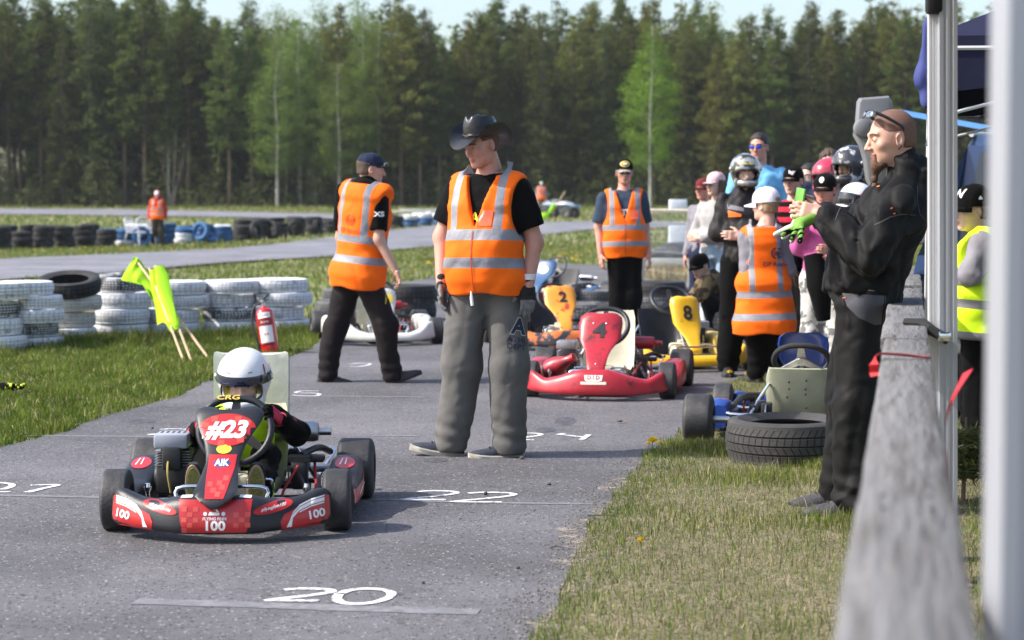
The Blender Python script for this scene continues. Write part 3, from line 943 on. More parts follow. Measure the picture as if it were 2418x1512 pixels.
def make_tree_kind(kind, seed):
    r_ = np.random.default_rng(seed); rd = random.Random(seed)
    H = {'pine': 16.0, 'olive': 15.0, 'spruce': 16.5, 'birch': 13.5}[kind] * rd.uniform(.95, 1.05)
    tr = MB()
    bend = [(rd.uniform(-.15, .15), rd.uniform(-.15, .15)) for _ in range(5)]
    tp = [Vector((bend[i][0] * i * .35, bend[i][1] * i * .35, H * i / 4 - (.2 if i == 0 else 0))) for i in range(5)]
    r0 = {'pine': .17, 'olive': .16, 'spruce': .16, 'birch': .11}[kind]
    tr.tube(tp, [r0, r0 * .8, r0 * .62, r0 * .4, .02], 7, smooth=3)
    ax = lambda z: Vector((np.interp(z, [p.z for p in tp], [p.x for p in tp]), np.interp(z, [p.z for p in tp], [p.y for p in tp]), z))
    C = []
    z0 = {'pine': .31, 'olive': .20, 'spruce': .12, 'birch': .22}[kind] * H
    z = z0; a = 0
    while z < H * .995:
        f = (z - z0) / (H - z0)
        if kind in ('pine', 'olive'):
            R_ = 2.0 * (math.sin(min(1, f * 1.0 + .14) * math.pi) ** .5) * (1 - .25 * f) + .2
            if f > .9: R_ *= .6
        elif kind == 'spruce': R_ = 2.1 * (1 - f) ** .8 + .1
        else: R_ = 1.9 * (math.sin(min(1, f + .15) * math.pi * .95) ** .8) * (1 - .3 * f) + .15
        nb = rd.choice([4, 5, 6]) if f < .92 else 2
        for _ in range(nb):
            a += 2.4 + rd.uniform(-.5, .5)
            L_ = R_ * rd.uniform(.55, 1.25)
            up = {'pine': .18, 'olive': .2, 'spruce': -.25, 'birch': .45}[kind] + rd.uniform(-.12, .12)
            p0 = ax(z); p1 = p0 + Vector((math.cos(a) * L_, math.sin(a) * L_, up * L_))
            tr.tube([p0, p0.lerp(p1, .6) + Vector((0, 0, .05)), p1], [.028, .008] if kind != 'birch' else [.010, .004], 3, cap=False)
            m = max(1, int(L_ / .42))
            for j in range(m):
                t = .35 + .65 * (j + 1) / m
                q = p0.lerp(p1, t) + Vector((rd.gauss(0, .1), rd.gauss(0, .1), rd.gauss(0, .08)))
                C.append((q.x, q.y, q.z, .50 * rd.uniform(.6, 1.2) * (1 if kind != 'birch' else 1.2)))
        z += {'pine': .36, 'olive': .36, 'spruce': .31, 'birch': .38}[kind] * rd.uniform(.6, 1.4)
    if kind in ('pine', 'olive'):                 # dead snags on the bare stem
        for _ in range(14):
            z = rd.uniform(.12, .42) * H; a = rd.uniform(0, 6.3); L_ = rd.uniform(.3, .9)
            tr.tube([ax(z), ax(z) + Vector((math.cos(a) * L_, math.sin(a) * L_, -.1 * L_))], [.015, .005], 3, cap=False)
    C = np.array(C)
    ne = {'pine': 26, 'olive': 26, 'spruce': 24, 'birch': 40}[kind]
    sz = {'pine': .125, 'olive': .125, 'spruce': .12, 'birch': .075}[kind]
    v = spray(C, sz, ne, r_, flat=.62 if kind != 'birch' else 1.0, droop=.3 if kind == 'spruce' else (.5 if kind == 'birch' else -.25))
    f = np.arange(len(v)).reshape(-1, 3)
    lm = {'pine': NEED_P, 'olive': NEED_Y, 'spruce': NEED_S, 'birch': LEAF_B}[kind]
    bk = {'pine': BARK_P, 'olive': BARK_P, 'spruce': BARK_S, 'birch': BARK_B}[kind]
    return tr.mesh('trunk', bk), np_mesh('crown', v, f, lm, smooth=False), H

KINDS_ = {k: [make_tree_kind(k, s + 31 * i) for i in range(n)] for k, n, s in (('pine', 4, 1), ('olive', 3, 50), ('spruce', 3, 90), ('birch', 3, 140))}
TLAB = {'pine': ('pine_tree', 'tall dark green pine in the forest edge', 'pines at the forest edge'),
        'olive': ('pine_tree', 'olive green sunlit pine in the forest edge', 'sunlit pines at the forest edge'),
        'spruce': ('spruce_tree', 'narrow very dark spruce in the forest edge', 'spruces at the forest edge'),
        'birch': ('birch_tree', 'fresh light green birch among the dark pines', 'birches at the forest edge')}
def tree(kind, x, y, h=None, label=None, seed=0, wide=1.0):
    rd = random.Random(seed)
    tk, cr, H = rd.choice(KINDS_[kind])
    nm, lab, grp = TLAB[kind]
    t = empty(nm, (x, y, hterr(x, y) - .1), rd.uniform(0, 6.28), label or lab, 'tree', None if label else grp)
    s = (h or rd.uniform(13.5, 16.5)) / H
    t.scale = (s * wide, s * wide, s)
    t.rotation_euler = (rd.gauss(0, .012), rd.gauss(0, .012), rd.uniform(0, 6.28))
    link('trunk', tk, t); link('crown', cr, t)
    return t

def vtop(vx):
    """height of the tree line (picture y) along the picture"""
    return float(np.interp(vx, [-200, 0, 380, 480, 620, 700, 740, 830, 930, 1050, 1130, 1190, 1300, 1420, 1500, 1640, 1720, 1800, 1900, 2050, 2160, 2400],
                           [-60, -40, -25, 5, 15, 70, 15, 20, 5, 60, 15, 5, 30, 12, 25, 8, 50, 35, 15, 25, 40, 10]))
ZN = [(0, 'past the picture edge beyond the black tyres'), (180, 'above the solid black tyres'), (330, 'just before the hooded marshal'), (440, 'above the hooded marshal'), (560, 'above the blue tyres'), (680, 'by the slender birches'), (800, 'above the walking marshal'),
      (940, 'beside the navy cap'), (1060, 'beside the leather hat brim'), (1200, 'above the leather hat'), (1320, 'above the quad bikes'), (1440, 'above the slate T-shirt marshal'), (1580, 'around the lime green birch'), (1720, 'above the pink cap'),
      (1860, 'above the tall man'), (2000, 'above the red helmet'), (2190, 'above the bearded man'), (9999, 'behind the tents')]
def zone(vx): return next(n for a, n in ZN if vx < a)
ROWN = ['front', 'second', 'third', 'fourth', 'rearmost']
rd = random.Random(4)
row_y = [150, 153.5, 157.5, 162, 167.5]
cnt = 0
for ri, yy in enumerate(row_y):
    half = .265 * yy + 5
    x = -half + rd.uniform(0, 1)
    while x < half:
        y = yy + rd.uniform(-1.6, 1.6)
        vx = CX + FPX * x / y
        zt = CAMH + (HZ - vtop(vx) + rd.uniform(-60, 30)) / FPX * y
        if rd.random() < .25: zt -= rd.uniform(.5, 3)
        lb = .03
        if 620 < vx < 960: lb = .7 if ri < 2 else .35
        if vx > 1500: k = rd.choices(['pine', 'olive', 'spruce', 'birch'], [.25, .6, .12, .03])[0]
        elif vx < 620: k = rd.choices(['pine', 'olive', 'spruce', 'birch'], [.68, .1, .2, .02])[0]
        else: k = rd.choices(['pine', 'olive', 'spruce', 'birch'], [.45 * (1 - lb), .25 * (1 - lb), .3 * (1 - lb), lb])[0]
        gap = vx < 60 and 0
        if not (1495 < vx < 1580 and ri < 1):
            tr_ = tree(k, x, y, max(9, zt - hterr(x, y)), seed=cnt)
            zn = zone(vx); rw = ROWN[ri]; nm_ = {'pine': 'dark green pine', 'olive': 'olive green pine', 'spruce': 'very dark narrow spruce', 'birch': 'pale green birch'}[k]
            tr_['label'] = '%s, %s forest row, %s' % (nm_, rw, zn); tr_['group'] = '%s trees, %s row, %s' % (k, rw, zn)
            cnt += 1
        x += rd.uniform(1.3, 2.7) * (1 + .05 * ri)
# trees that stand out singly
bt = WP(1535, 476, 143)
tree('birch', bt.x, 143, CAMH + (HZ - 62) / FPX * 143 - hterr(0, 143), 'bright lime green birch with pale trunk standing proud of the forest', seed=2, wide=1.15)
for o_ in COL.objects:
    if o_.get('label', '').startswith('bright lime'):
        for c_ in o_.children:
            if c_.name.startswith('crown'): c_.data = c_.data.copy(); c_.data.materials[0] = leaf_mat('lime_leaves', (.17, .30, .035), trans=.45, var=.35, vs=.6, rnd=.05)
for vx, D, top, lab in ((655, 147, 120, 'slender pale birch in front of dark spruces beside the far marshal'),
                        (800, 146, 150, 'yellow green birch above the walking marshal cap'),
                        (745, 148, 330, 'small thin birch stem above the walking marshal shoulder')):
    p = WP(vx, 476, D); tree('birch', p.x, D, CAMH + (HZ - top) / FPX * D - hterr(0, D), lab, seed=vx, wide=1.5)
# bare forked sapling behind the far marshal
bs = MB()
for s, q in ((-1, .9), (1, 1.1), (.3, 1.4)):
    bs.tube([(0, 0, -.1), (.25 * s, 0, 1.4), (.7 * s, .1, 3.0 * q), (.9 * s, .1, 4.2 * q)], [.07, .045, .01], 6, smooth=3)
for k in range(26):
    a_ = random.uniform(0, 6.3); z = random.uniform(1.6, 4.5); s = random.choice([-.8, .8, .3])
    bs.tube([(s * z / 4.6, 0, z), (s * z / 4.6 + math.cos(a_) * .6, math.sin(a_) * .5, z + .7)], [.015, .004], 3, cap=False)
p = WP(408, 476, 144); t = empty('bare_tree', (p.x, 144, hterr(0, 144)), 0, 'leafless grey forked sapling behind the hooded marshal', 'tree')
bs.build('trunk', BARK_S, t)

# deeper forest that reads as one mass
def mass():
    r_ = np.random.default_rng(5); tb = MB(); C = []
    for i in range(260):
        y = r_.uniform(171, 215); x = r_.uniform(-.27 * y - 6, .27 * y + 6); z0 = hterr(x, y)
        vx = CX + FPX * x / y
        H = 15 + r_.uniform(-2, 2.5)
        if vx < 75 and r_.uniform() < .6: continue
        tb.tube([(x, y, z0), (x, y, z0 + H)], [.16, .03], 5, cap=False)
        for z in np.arange(.12 * H, H, .7):
            f = z / H
            for _ in range(3):
                a_ = r_.uniform(0, 6.3); rr = 1.6 * (1.15 - f) * r_.uniform(.3, 1)
                C.append((x + math.cos(a_) * rr, y + math.sin(a_) * rr, z0 + z, .7))
    v = spray(np.array(C), .3, 7, r_, flat=.6)
    tag(link('deep_forest', np_mesh('deep_forest', v, np.arange(len(v)).reshape(-1, 3), NEED_P, smooth=False)), kind='stuff')
    tag(tb.build('deep_forest_trunks', BARK_S), kind='stuff')
mass()
def undergrowth():
    r_ = np.random.default_rng(6); C = []
    for i in range(3000):
        y = 147 + 50 * r_.uniform(0, 1) ** 1.6; x = r_.uniform(-.265 * y - 4, .265 * y + 4)
        h = r_.uniform(.3, 1) ** 1.3 * 5.5
        if r_.uniform() < .5: h *= .4
        for k in range(max(1, int(h / .5))):
            C.append((x + r_.normal(0, .35), y + r_.normal(0, .3), hterr(x, y) + .2 + k * .5, .42))
    v = spray(np.array(C), .13, 12, r_, flat=.9)
    tag(link('undergrowth', np_mesh('undergrowth', v, np.arange(len(v)).reshape(-1, 3), LEAF_U, smooth=False)), kind='stuff')
undergrowth()

# ================================================================== tyres
RUB = mat('tyre_rubber', (.022, .022, .024), rough=.75, var=.25, vs=8, dirt=(.10, .09, .08), dirt_s=9, dirt_t=(.55, .8))
RUBG = mat('tyre_groove', (.012, .012, .013), rough=.9, var=0)
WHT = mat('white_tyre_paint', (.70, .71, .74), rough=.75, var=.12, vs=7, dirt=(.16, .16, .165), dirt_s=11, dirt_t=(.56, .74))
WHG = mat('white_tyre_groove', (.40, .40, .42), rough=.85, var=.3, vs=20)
WHW = mat('worn_white_tyre_paint', (.50, .51, .53), rough=.75, var=.15, vs=7, dirt=(.05, .05, .055), dirt_s=8, dirt_t=(.50, .62))
CRM = mat('cream_tyre_paint', (.55, .53, .46), rough=.75, var=.12, vs=7, dirt=(.22, .2, .17), dirt_s=10, dirt_t=(.56, .72))
BLU = mat('blue_tyre_paint', (.035, .13, .32), rough=.7, var=.2, vs=7, dirt=(.02, .03, .06), dirt_s=8, dirt_t=(.55, .7))

def tyre_mesh(name, Ro, w, rb, rows, nb, chev, mats, gd=.007, zig=0.0):
    """car tyre lying flat, base at z=0; tread blocks stand proud of their grooves"""
    zc = w / 2; hw = w * .40
    prof = [(rb, zc - w * .36, 0), (rb + .02, zc - w * .42, 0), (Ro * .80, zc - w * .5, 0), (Ro * .92, zc - w * .475, 0), (Ro * .955, zc - w * .44, 0)]
    g = .12 / rows if rows < 4 else .022
    z = -hw
    rowh = 2 * hw / rows
    for i in range(rows):
        prof.append((Ro - .002, zc + z + .004, 1 + i)); prof.append((Ro, zc + z + rowh - .007, -1))
        if i < rows - 1:
            prof.append((Ro - gd, zc + z + rowh - .005, -2)); prof.append((Ro - gd, zc + z + rowh + .002, -1))
        z += rowh
    prof += [(Ro * .955, zc + w * .44, 0), (Ro * .92, zc + w * .475, 0), (Ro * .80, zc + w * .5, 0), (rb + .02, zc + w * .42, 0), (rb, zc + w * .36, 0),
             (rb + .012, zc + w * .30, 0), (Ro - .03, zc + w * .34, 0), (Ro - .03, zc - w * .34, 0), (rb + .012, zc - w * .30, 0)]
    k = len(prof); n = nb * 2
    vs, fs, ms = [], [], []
    for j in range(n):
        blk = j // 2; t0 = 2 * math.pi * blk / nb + (0 if j % 2 == 0 else 2 * math.pi / nb * .80)
        for (r, zz, c) in prof:
            tr_ = r > Ro - gd - .0015 and abs(zz - zc) < hw + .01
            q = (zz - zc) / hw if tr_ else 0
            if tr_: r -= .016 * q * q
            t = t0 + chev * (abs(q) if zig >= 0 else q) + (zig * math.sin(q * 9) if zig > 0 else 0)
            vs.append((r * math.cos(t), r * math.sin(t), zz))
    for j in range(n):
        for i in range(k):
            i2 = (i + 1) % k; j2 = (j + 1) % n
            fs.append((j * k + i, j2 * k + i, j2 * k + i2, j * k + i2))
            both = prof[i][0] > Ro - gd - .0015 and prof[i2][0] > Ro - gd - .0015
            groove = both and (j % 2 == 1 or prof[i][0] < Ro - gd + .001)
            ms.append(1 if groove else (2 if i >= k - 5 or i == k - 1 else 0))
    # sink the cross grooves
    vs = [Vector(v) for v in vs]
    mb = MB(); mb.v = [tuple(v) for v in vs]; mb.f = fs; mb.m = ms
    return mb.mesh(name, mats, angle=30)
TM = {}
def tm(kind, pat):
    if (kind, pat) not in TM:
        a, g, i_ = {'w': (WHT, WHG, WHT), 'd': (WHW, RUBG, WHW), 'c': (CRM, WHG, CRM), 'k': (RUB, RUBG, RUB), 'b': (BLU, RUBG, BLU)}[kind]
        pr = [(.305, .165, .195, 4, 46, .03, 0), (.31, .175, .19, 3, 34, .06, .0), (.30, .16, .19, 5, 52, -.05, 0), (.315, .17, .2, 4, 30, .05, .03)][pat]
        TM[(kind, pat)] = tyre_mesh('tyre', pr[0], pr[1], pr[2], pr[3], pr[4], pr[5], [a, g, i_], zig=pr[6])
    return TM[(kind, pat)]
ORD = ['bottom', 'second up', 'third up', 'fourth up', 'fifth up', 'topmost']
def tyre(kind, pat, loc, label, group, tilt=(0, 0), s=1.0):
    o = link('car_tyre', tm(kind, pat), None, loc)
    o.rotation_euler = (tilt[0], tilt[1], random.uniform(0, 6))
    o.scale = (s, s, s * random.uniform(.96, 1.04))
    return tag(o, label, 'tyre', group)
# near wall of white stacks
stk = [(-22, 838, 'wwdw', 'stack cut by the picture edge', 1.0), (72, 832, 'wdwww', 'second stack from the picture edge', .93), (160, 815, 'wcck', 'stack with the open black tyre on top', 1.02),
       (280, 803, 'wwwd', 'stack under the drooping flag', 1.02), (419, 797, 'wwww', 'stack behind the flag sticks', 1.0),
       (537, 793, 'wdww', 'stack just before the fire extinguisher', .98), (661, 790, 'wwww', 'stack at the end beside the fire extinguisher', 1.06)]
stk_loc = []
for si, (vx, vy, kinds, desc, s) in enumerate(stk):
    p = GP(vx, vy); p.y += .31; p.x *= (p.y / (p.y - .31))
    z = 0; rs = random.Random(si)
    vis_top = {0: 660, 1: 658, 2: 652, 3: 648, 4: 657, 5: 655, 6: 652}[si]
    ztop = CAMH - (vis_top + 5 - HZ) * p.y / FPX
    nT = len(kinds)
    hh = ztop / nT
    for i, k in enumerate(kinds):
        sz = s * rs.uniform(.95, 1.04)
        dx, dy = rs.uniform(-.065, .065), rs.uniform(-.035, .035)
        if si == 2: dx = [-.02, -.03, .03, .03][i]
        nm = {'w': 'white painted', 'd': 'patchy white and black', 'c': 'cream painted', 'k': 'bare black'}[k]
        wq = {0: .165, 1: .175, 2: .16, 3: .17}[(si + i) % 4]
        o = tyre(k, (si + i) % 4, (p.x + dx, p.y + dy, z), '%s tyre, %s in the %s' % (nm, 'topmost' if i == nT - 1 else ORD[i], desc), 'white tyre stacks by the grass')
        o.scale = (sz, sz, hh * .985 / wq)
        if i == nT - 1 and si in (2, 3): o.rotation_euler = (.22 if si == 2 else .08, 0, 0); o.location.z += .02
        z += hh
    stk_loc.append((p.x, p.y, z))
# far wall
rs = random.Random(9)
def far_stack(vx, vy, kinds, grp_lab, jig=.05):
    p = GT(vx, vy); z = p.z
    for i, k in enumerate(kinds):
        lv = ['ground', 'second', 'third', 'top'][i]; sec = ('dark stretch by the picture edge' if vx < 255 else 'pale stretch behind the chairs' if vx < 345 else 'blue stretch' if vx < 555 else 'dark stretch behind the flags' if vx < 775 else 'dark stretch beyond the walking marshal' if vx < 945 else 'pale far end')
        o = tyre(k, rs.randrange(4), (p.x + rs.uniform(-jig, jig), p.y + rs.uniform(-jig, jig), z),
                 '%s tyre, %s layer, %s of the far tyre wall' % ({'k': 'black', 'b': 'blue', 'w': 'white'}[k], lv, sec), 'far wall %s %s %s' % (k.replace('k', 'black').replace('b', 'blue', 1) if k == 'b' else {'k': 'black', 'w': 'white'}[k], lv, sec),
                 tilt=(rs.uniform(-.06, .06), rs.uniform(-.06, .06)), s=1.04)
        z += .165
def wall_base(vx): return float(np.interp(vx, [-60, 0, 235, 400, 560, 770, 920, 1040], [590, 589, 583, 577, 569, 552, 541, 530]))
for row, dv in ((0, 0), (1, -5)):
    vx = -50 + 20 * row
    while vx < 1045:
        base = wall_base(vx) + dv
        D = GT(vx, base).y
        if vx < 255: kk = 'kkkk'
        elif vx < 345: kk = 'wbb' if rs.random() < .6 else 'bwb'
        elif vx < 555: kk = rs.choice(['bbb', 'bbw', 'wbb', 'wwb', 'bbbb'])
        elif vx < 775: kk = 'kkkk'
        elif vx < 945: kk = 'kkk'
        else: kk = 'kbw' if row else 'bbw'
        far_stack(vx, base, kk[:rs.choice([3, 4, 4])], '')
        vx += .63 * FPX / D
# upright and leaning tyres in the far wall
for i, (vx, vy, k) in enumerate([(492, 560, 'b'), (478, 540, 'b'), (335, 552, 'b'), (640, 548, 'k'), (700, 540, 'k'), (600, 556, 'k'), (745, 536, 'k')]):
    p = GT(vx, wall_base(vx) + 2)
    z = max(p.z + .3, CAMH - (vy - HZ) * p.y / FPX - .1)
    tyre(k, i % 4, (p.x, p.y - .1, z), '%s tyre leaning upright in the far tyre wall' % ('blue' if k == 'b' else 'black'), 'leaning far wall tyres', tilt=(1.25 + .1 * i % .4, .3 * (i % 3 - 1)))
# pale board lying on the wall
p = GT(985, 533); mb = MB(); mb.box((0, 0, .62), (2.3, .5, .05), bev=.01); mb.box((.1, .1, .7), (1.7, .3, .04), bev=.01)
o = mb.build('board', mat('pale_board', (.62, .62, .6), var=.1)); o.location = p; tag(o, 'pale flat boards resting on the far tyre wall', 'board')
# loose dark tyres behind the karts
loose = [(795, 740, 0, 'k', .165, 0), (770, 712, 0, 'w', .2, 0), (942, 718, 1, 'k', 0, 0), (1005, 712, 0, 'w', 0, 0), (960, 757, 0, 'k', .3, 0), (998, 697, 1, 'k', 0, 0)]
GRY = mat('grey_tyre', (.10, .10, .105), rough=.8, var=.25, vs=6, dirt=(.2, .19, .18), dirt_s=9, dirt_t=(.5, .7))
gt = [tyre_mesh('tyre', .32, .2, .2, 4, 44, .03, [GRY, RUBG, GRY]), tyre_mesh('tyre', .33, .22, .2, 3, 36, .05, [RUB, RUBG, RUB])]
def loose_tyre(vx, vy, z, m, lab, s=1.0, D=None):
    p = GP(vx, vy) if D is None else Vector(((vx - CX) / FPX * D, D, 0))
    o = link('car_tyre', gt[m], None, (p.x, p.y + .3, z)); o.scale = (s, s, s); o.rotation_euler = (0, 0, random.uniform(0, 6))
    return tag(o, lab, 'tyre', 'loose tyres around the karts')
loose_tyre(790, 745, 0, 0, 'pale grey tyre lying behind the white kart front wheel', .8)
loose_tyre(800, 712, 0, 0, 'dusty grey tyre at the start of the low tyre row', .85)
loose_tyre(930, 722, 0, 1, 'black tyre lying behind the walking marshal hand')
loose_tyre(1000, 718, 0, 0, 'grey tyre lying behind the hatted man elbow', 1.05)
loose_tyre(962, 760, 0, 1, 'black tyre lying nearest behind the white kart', 1.0)
loose_tyre(962, 760, .2, 1, 'black tyre stacked on the one behind the white kart', 1.0)
for i, (vx, vy, s) in enumerate([(1385, 760, 1.05), (1468, 762, 1.0), (1400, 722, 1.0), (1555, 770, 1.12), (1560, 728, 1.05), (1612, 722, 1.0), (1500, 722, 1.0)]):
    loose_tyre(vx, vy, 0, i % 2, ['dark tyre on the ground under kart number 2 panel', 'dark tyre by the sunglasses marshal ankle', 'dark tyre beyond the orange kart', 'large dark tyre behind the yellow kart wheel',
               'dark tyre behind the yellow kart steering wheel', 'dark tyre by the crouching child hand', 'dark tyre behind the sunglasses marshal'][i], s)
for i, (vx, vy, z) in enumerate([(1700, 800, 0), (1700, 800, .22), (1765, 822, 0), (1765, 822, .22), (1560, 728, .21)]):
    o = loose_tyre(vx, vy, z * .78, (i + 1) % 2, ['lower dark tyre under the white sheet', 'upper dark tyre carrying the white sheet', 'lower dark tyre beside the yellow kart side pod', 'upper dark tyre beside the orange vest hem', 'upper tyre behind the yellow steering wheel'][i], 1.08); o.scale[2] = .82
# the large winter tyre lying on the grass
big = tyre_mesh('tyre', .335, .232, .21, 4, 52, .085, [mat('winter_tyre', (.045, .043, .043), rough=.7, var=.2, vs=10, bump=.4, bs=150, dirt=(.12, .10, .08), dirt_s=12, dirt_t=(.56, .8)), RUBG, RUB], gd=.009, zig=.02)
p = WP(1858, 1100, 10.72)
o = link('car_tyre', big, None, (p.x, 10.72, 0)); o.rotation_euler = (.01, -.015, .3); tag(o, 'large black winter tyre lying on the grass behind the blue kart', 'tyre')

# ================================================================== karts
CHR = mat('chrome', (.75, .76, .78), rough=.12, metal=1, var=.05, vs=20)
STL = mat('brushed_steel', (.5, .5, .5), rough=.35, metal=1, var=.15, vs=20)
BLK = mat('black_plastic', (.018, .019, .024), rough=.42, var=.25, vs=12, bump=.15, bs=200)
BLKM = mat('black_metal', (.03, .03, .032), rough=.45, metal=.3, var=.3, vs=15)
ALU = mat('cast_aluminium', (.33, .33, .34), rough=.5, metal=.7, var=.25, vs=25)
SLICK = mat('slick_rubber', (.030, .030, .033), rough=.62, var=.2, vs=9, dirt=(.085, .08, .075), dirt_s=7, dirt_t=(.5, .78), bump=.25, bs=70)
REDP = mat('red_sticker', (.50, .022, .025), rough=.35, var=.05, vs=8, coat=.3)
REDL = mat('red_sticker_square', (.62, .08, .06), rough=.35, var=0)
WHP = mat('white_print', (.82, .82, .82), rough=.45, var=.04, vs=30)
YEL = mat('yellow_print', (.85, .62, .05), rough=.45, var=.05)
DKP = mat('black_print', (.02, .02, .022), rough=.5, var=.1)
TANK = mat('tank_plastic', (.62, .58, .42), rough=.5, var=.15, vs=12)
REDH = mat('red_hose', (.45, .03, .03), rough=.4, var=0)
SMOKE = mat('smoked_visor', (.01, .012, .02), rough=.05, var=0, coat=1)

def slick_profile(Ro, w, ri):
    p = []
    for i in range(9):
        a = math.pi / 2 * i / 8
        p.append((ri + (Ro - ri - 0) * math.sin(a) ** .75, -w / 2 + (w * .16) * (1 - math.cos(a)) * 1.0))
    return [(ri - .004, -w * .36)] + p + [(Ro, -w * .12), (Ro, w * .12)] + [(r, -z) for r, z in reversed(p)] + [(ri - .004, w * .36)]
AX = Matrix.Rotation(R(90), 4, 'Y')          # lathe axis Z -> X
WH = {}
def wheel_meshes(Ro, w, rimm, key):
    if key in WH: return WH[key]
    ri = Ro * .52
    mb = MB().lathe(slick_profile(Ro, w, ri), 40, AX)
    ty = mb.mesh('tyre', SLICK, angle=50)
    rb = MB()
    rb.lathe([(ri * 1.03, -w * .42), (ri * 1.0, -w * .36), (ri * .93, -w * .3), (ri * .9, 0), (ri * .93, w * .3), (ri, w * .36), (ri * 1.03, w * .42), (ri * .97, w * .44),
              (ri * .88, w * .36), (ri * .84, w * .1), (ri * .55, w * .08), (ri * .35, w * .16), (ri * .35, w * .24), (.001, w * .24)], 28, AX)
    rb.lathe([(ri * .88, -w * .36), (ri * .84, w * .06), (ri * .3, w * .04), (ri * .3, -w * .3), (.001, -w * .3)], 24, AX)
    for k in range(3):
        a = 2.094 * k
        rb.lathe([(.001, w * .13), (.006, w * .12), (.006, w * .05)], 8, Matrix.Translation((0, math.cos(a) * ri * .48, math.sin(a) * ri * .48)) @ AX)
    ri_m = rb.mesh('rim', rimm, angle=35)
    WH[key] = (ri_m, ty)
    return WH[key]

def interp_tab(tab, t, c): return np.interp(t, [r[0] for r in tab], [r[c] for r in tab])

def bumper_mb(tab, nx=44, ns=22, pw=3.2, slant=.035):
    """tab rows: x, y_front, depth, z_bottom, z_top (x >= 0, mirrored)"""
    X = tab[-1][0]
    xs = [X * math.sin(math.pi / 2 * s) for s in np.linspace(-1, 1, nx)]
    rings = []
    for x in xs:
        ax = abs(x)
        yf, dp, zb, zt = (interp_tab(tab, ax, c) for c in (1, 2, 3, 4))
        e = min(1, max(.12, (X - ax) / .03)) ** .5
        cy, cz, hy, hz = yf + dp / 2, (zb + zt) / 2, dp / 2 * e, (zt - zb) / 2 * (0.75 + .25 * e)
        ring = []
        for j in range(ns):
            a = 2 * math.pi * j / ns
            ca, sa = math.cos(a), math.sin(a)
            yy = math.copysign(abs(ca) ** (2 / pw), ca); zz = math.copysign(abs(sa) ** (2 / pw), sa)
            ring.append(Vector((x, cy + hy * yy - slant * (zz * .5) * (1 if yy < 0 else 0) * -1, cz + hz * zz)))
        rings.append(ring)
    return MB().loft(rings)

def panel_mb(tab, curl=.06, nu=17, bulge=.25, sq=2.6):
    """number panel; rows: z, y, half width, curl depth (front faces -Y)"""
    rings = []
    for (z, y, hw, cd) in tab:
        ring = []
        for j in range(nu):
            u = -1 + 2 * j / (nu - 1)
            x = hw * math.sin(u * math.pi / 2) if abs(u) < 2 else 0
            d = abs(u) ** sq
            ring.append(Vector((x, y + cd * d, z + .35 * cd * d)))
        back = [Vector((v.x * .93, v.y + .010 + .0 * i, v.z + .003)) for i, v in enumerate(reversed(ring))]
        rings.append(ring + back)
    return MB().loft(rings)

def steering(parent, c, tilt, Rw, mtl, spoke=STL, rt=.014, hub=True):
    """closed steering wheel; plane normal leans back by tilt"""
    M = Matrix.Translation(c) @ Matrix.Rotation(tilt, 4, 'X')
    mb = MB(); pts = []
    for i in range(36):
        a = 2 * math.pi * i / 36
        rr = Rw * (1 - .10 * max(0, math.cos(a)) ** 6)
        pts.append(M @ Vector((rr * math.sin(a), 0, rr * math.cos(a))))
    mb.tube(pts, rt, 10, closed=True)
    o = mb.build('steering_wheel', mtl, parent); spoke = BLKM if spoke is STL and c.x == 0 and mtl is BLK else spoke
    if hub:
        hb = MB()
        for a in (0, 2.2, -2.2):
            d = Vector((math.sin(a), 0, math.cos(a))); s = Vector((math.cos(a), 0, -math.sin(a)))
            q = [s * -.03, s * .03, d * Rw * .98 + s * .014, d * Rw * .98 - s * .014]
            vs = [M @ (p + Vector((0, t, 0))) for t in (-.003, .003) for p in q]
            hb.add(vs, [(0, 1, 2, 3), (7, 6, 5, 4), (0, 4, 5, 1), (1, 5, 6, 2), (2, 6, 7, 3), (3, 7, 4, 0)])
        hb.lathe([(.001, -.012), (.035, -.012), (.035, .006), (.001, .006)], 18, M @ Matrix.Rotation(R(90), 4, 'X'))
        hb.build('wheel_hub', spoke, o)
        bo = MB()
        for a in (0, 2.09, 4.19):
            bo.ell(M @ Vector((math.sin(a) * .022, -.014, math.cos(a) * .022)), (.006, .006, .006), n=8, m=5)
            bo.ell(M @ Vector((math.sin(a) * .022, .010, math.cos(a) * .022)), (.006, .006, .006), n=8, m=5)
        bo.build('bolts', CHR, o)
    return o

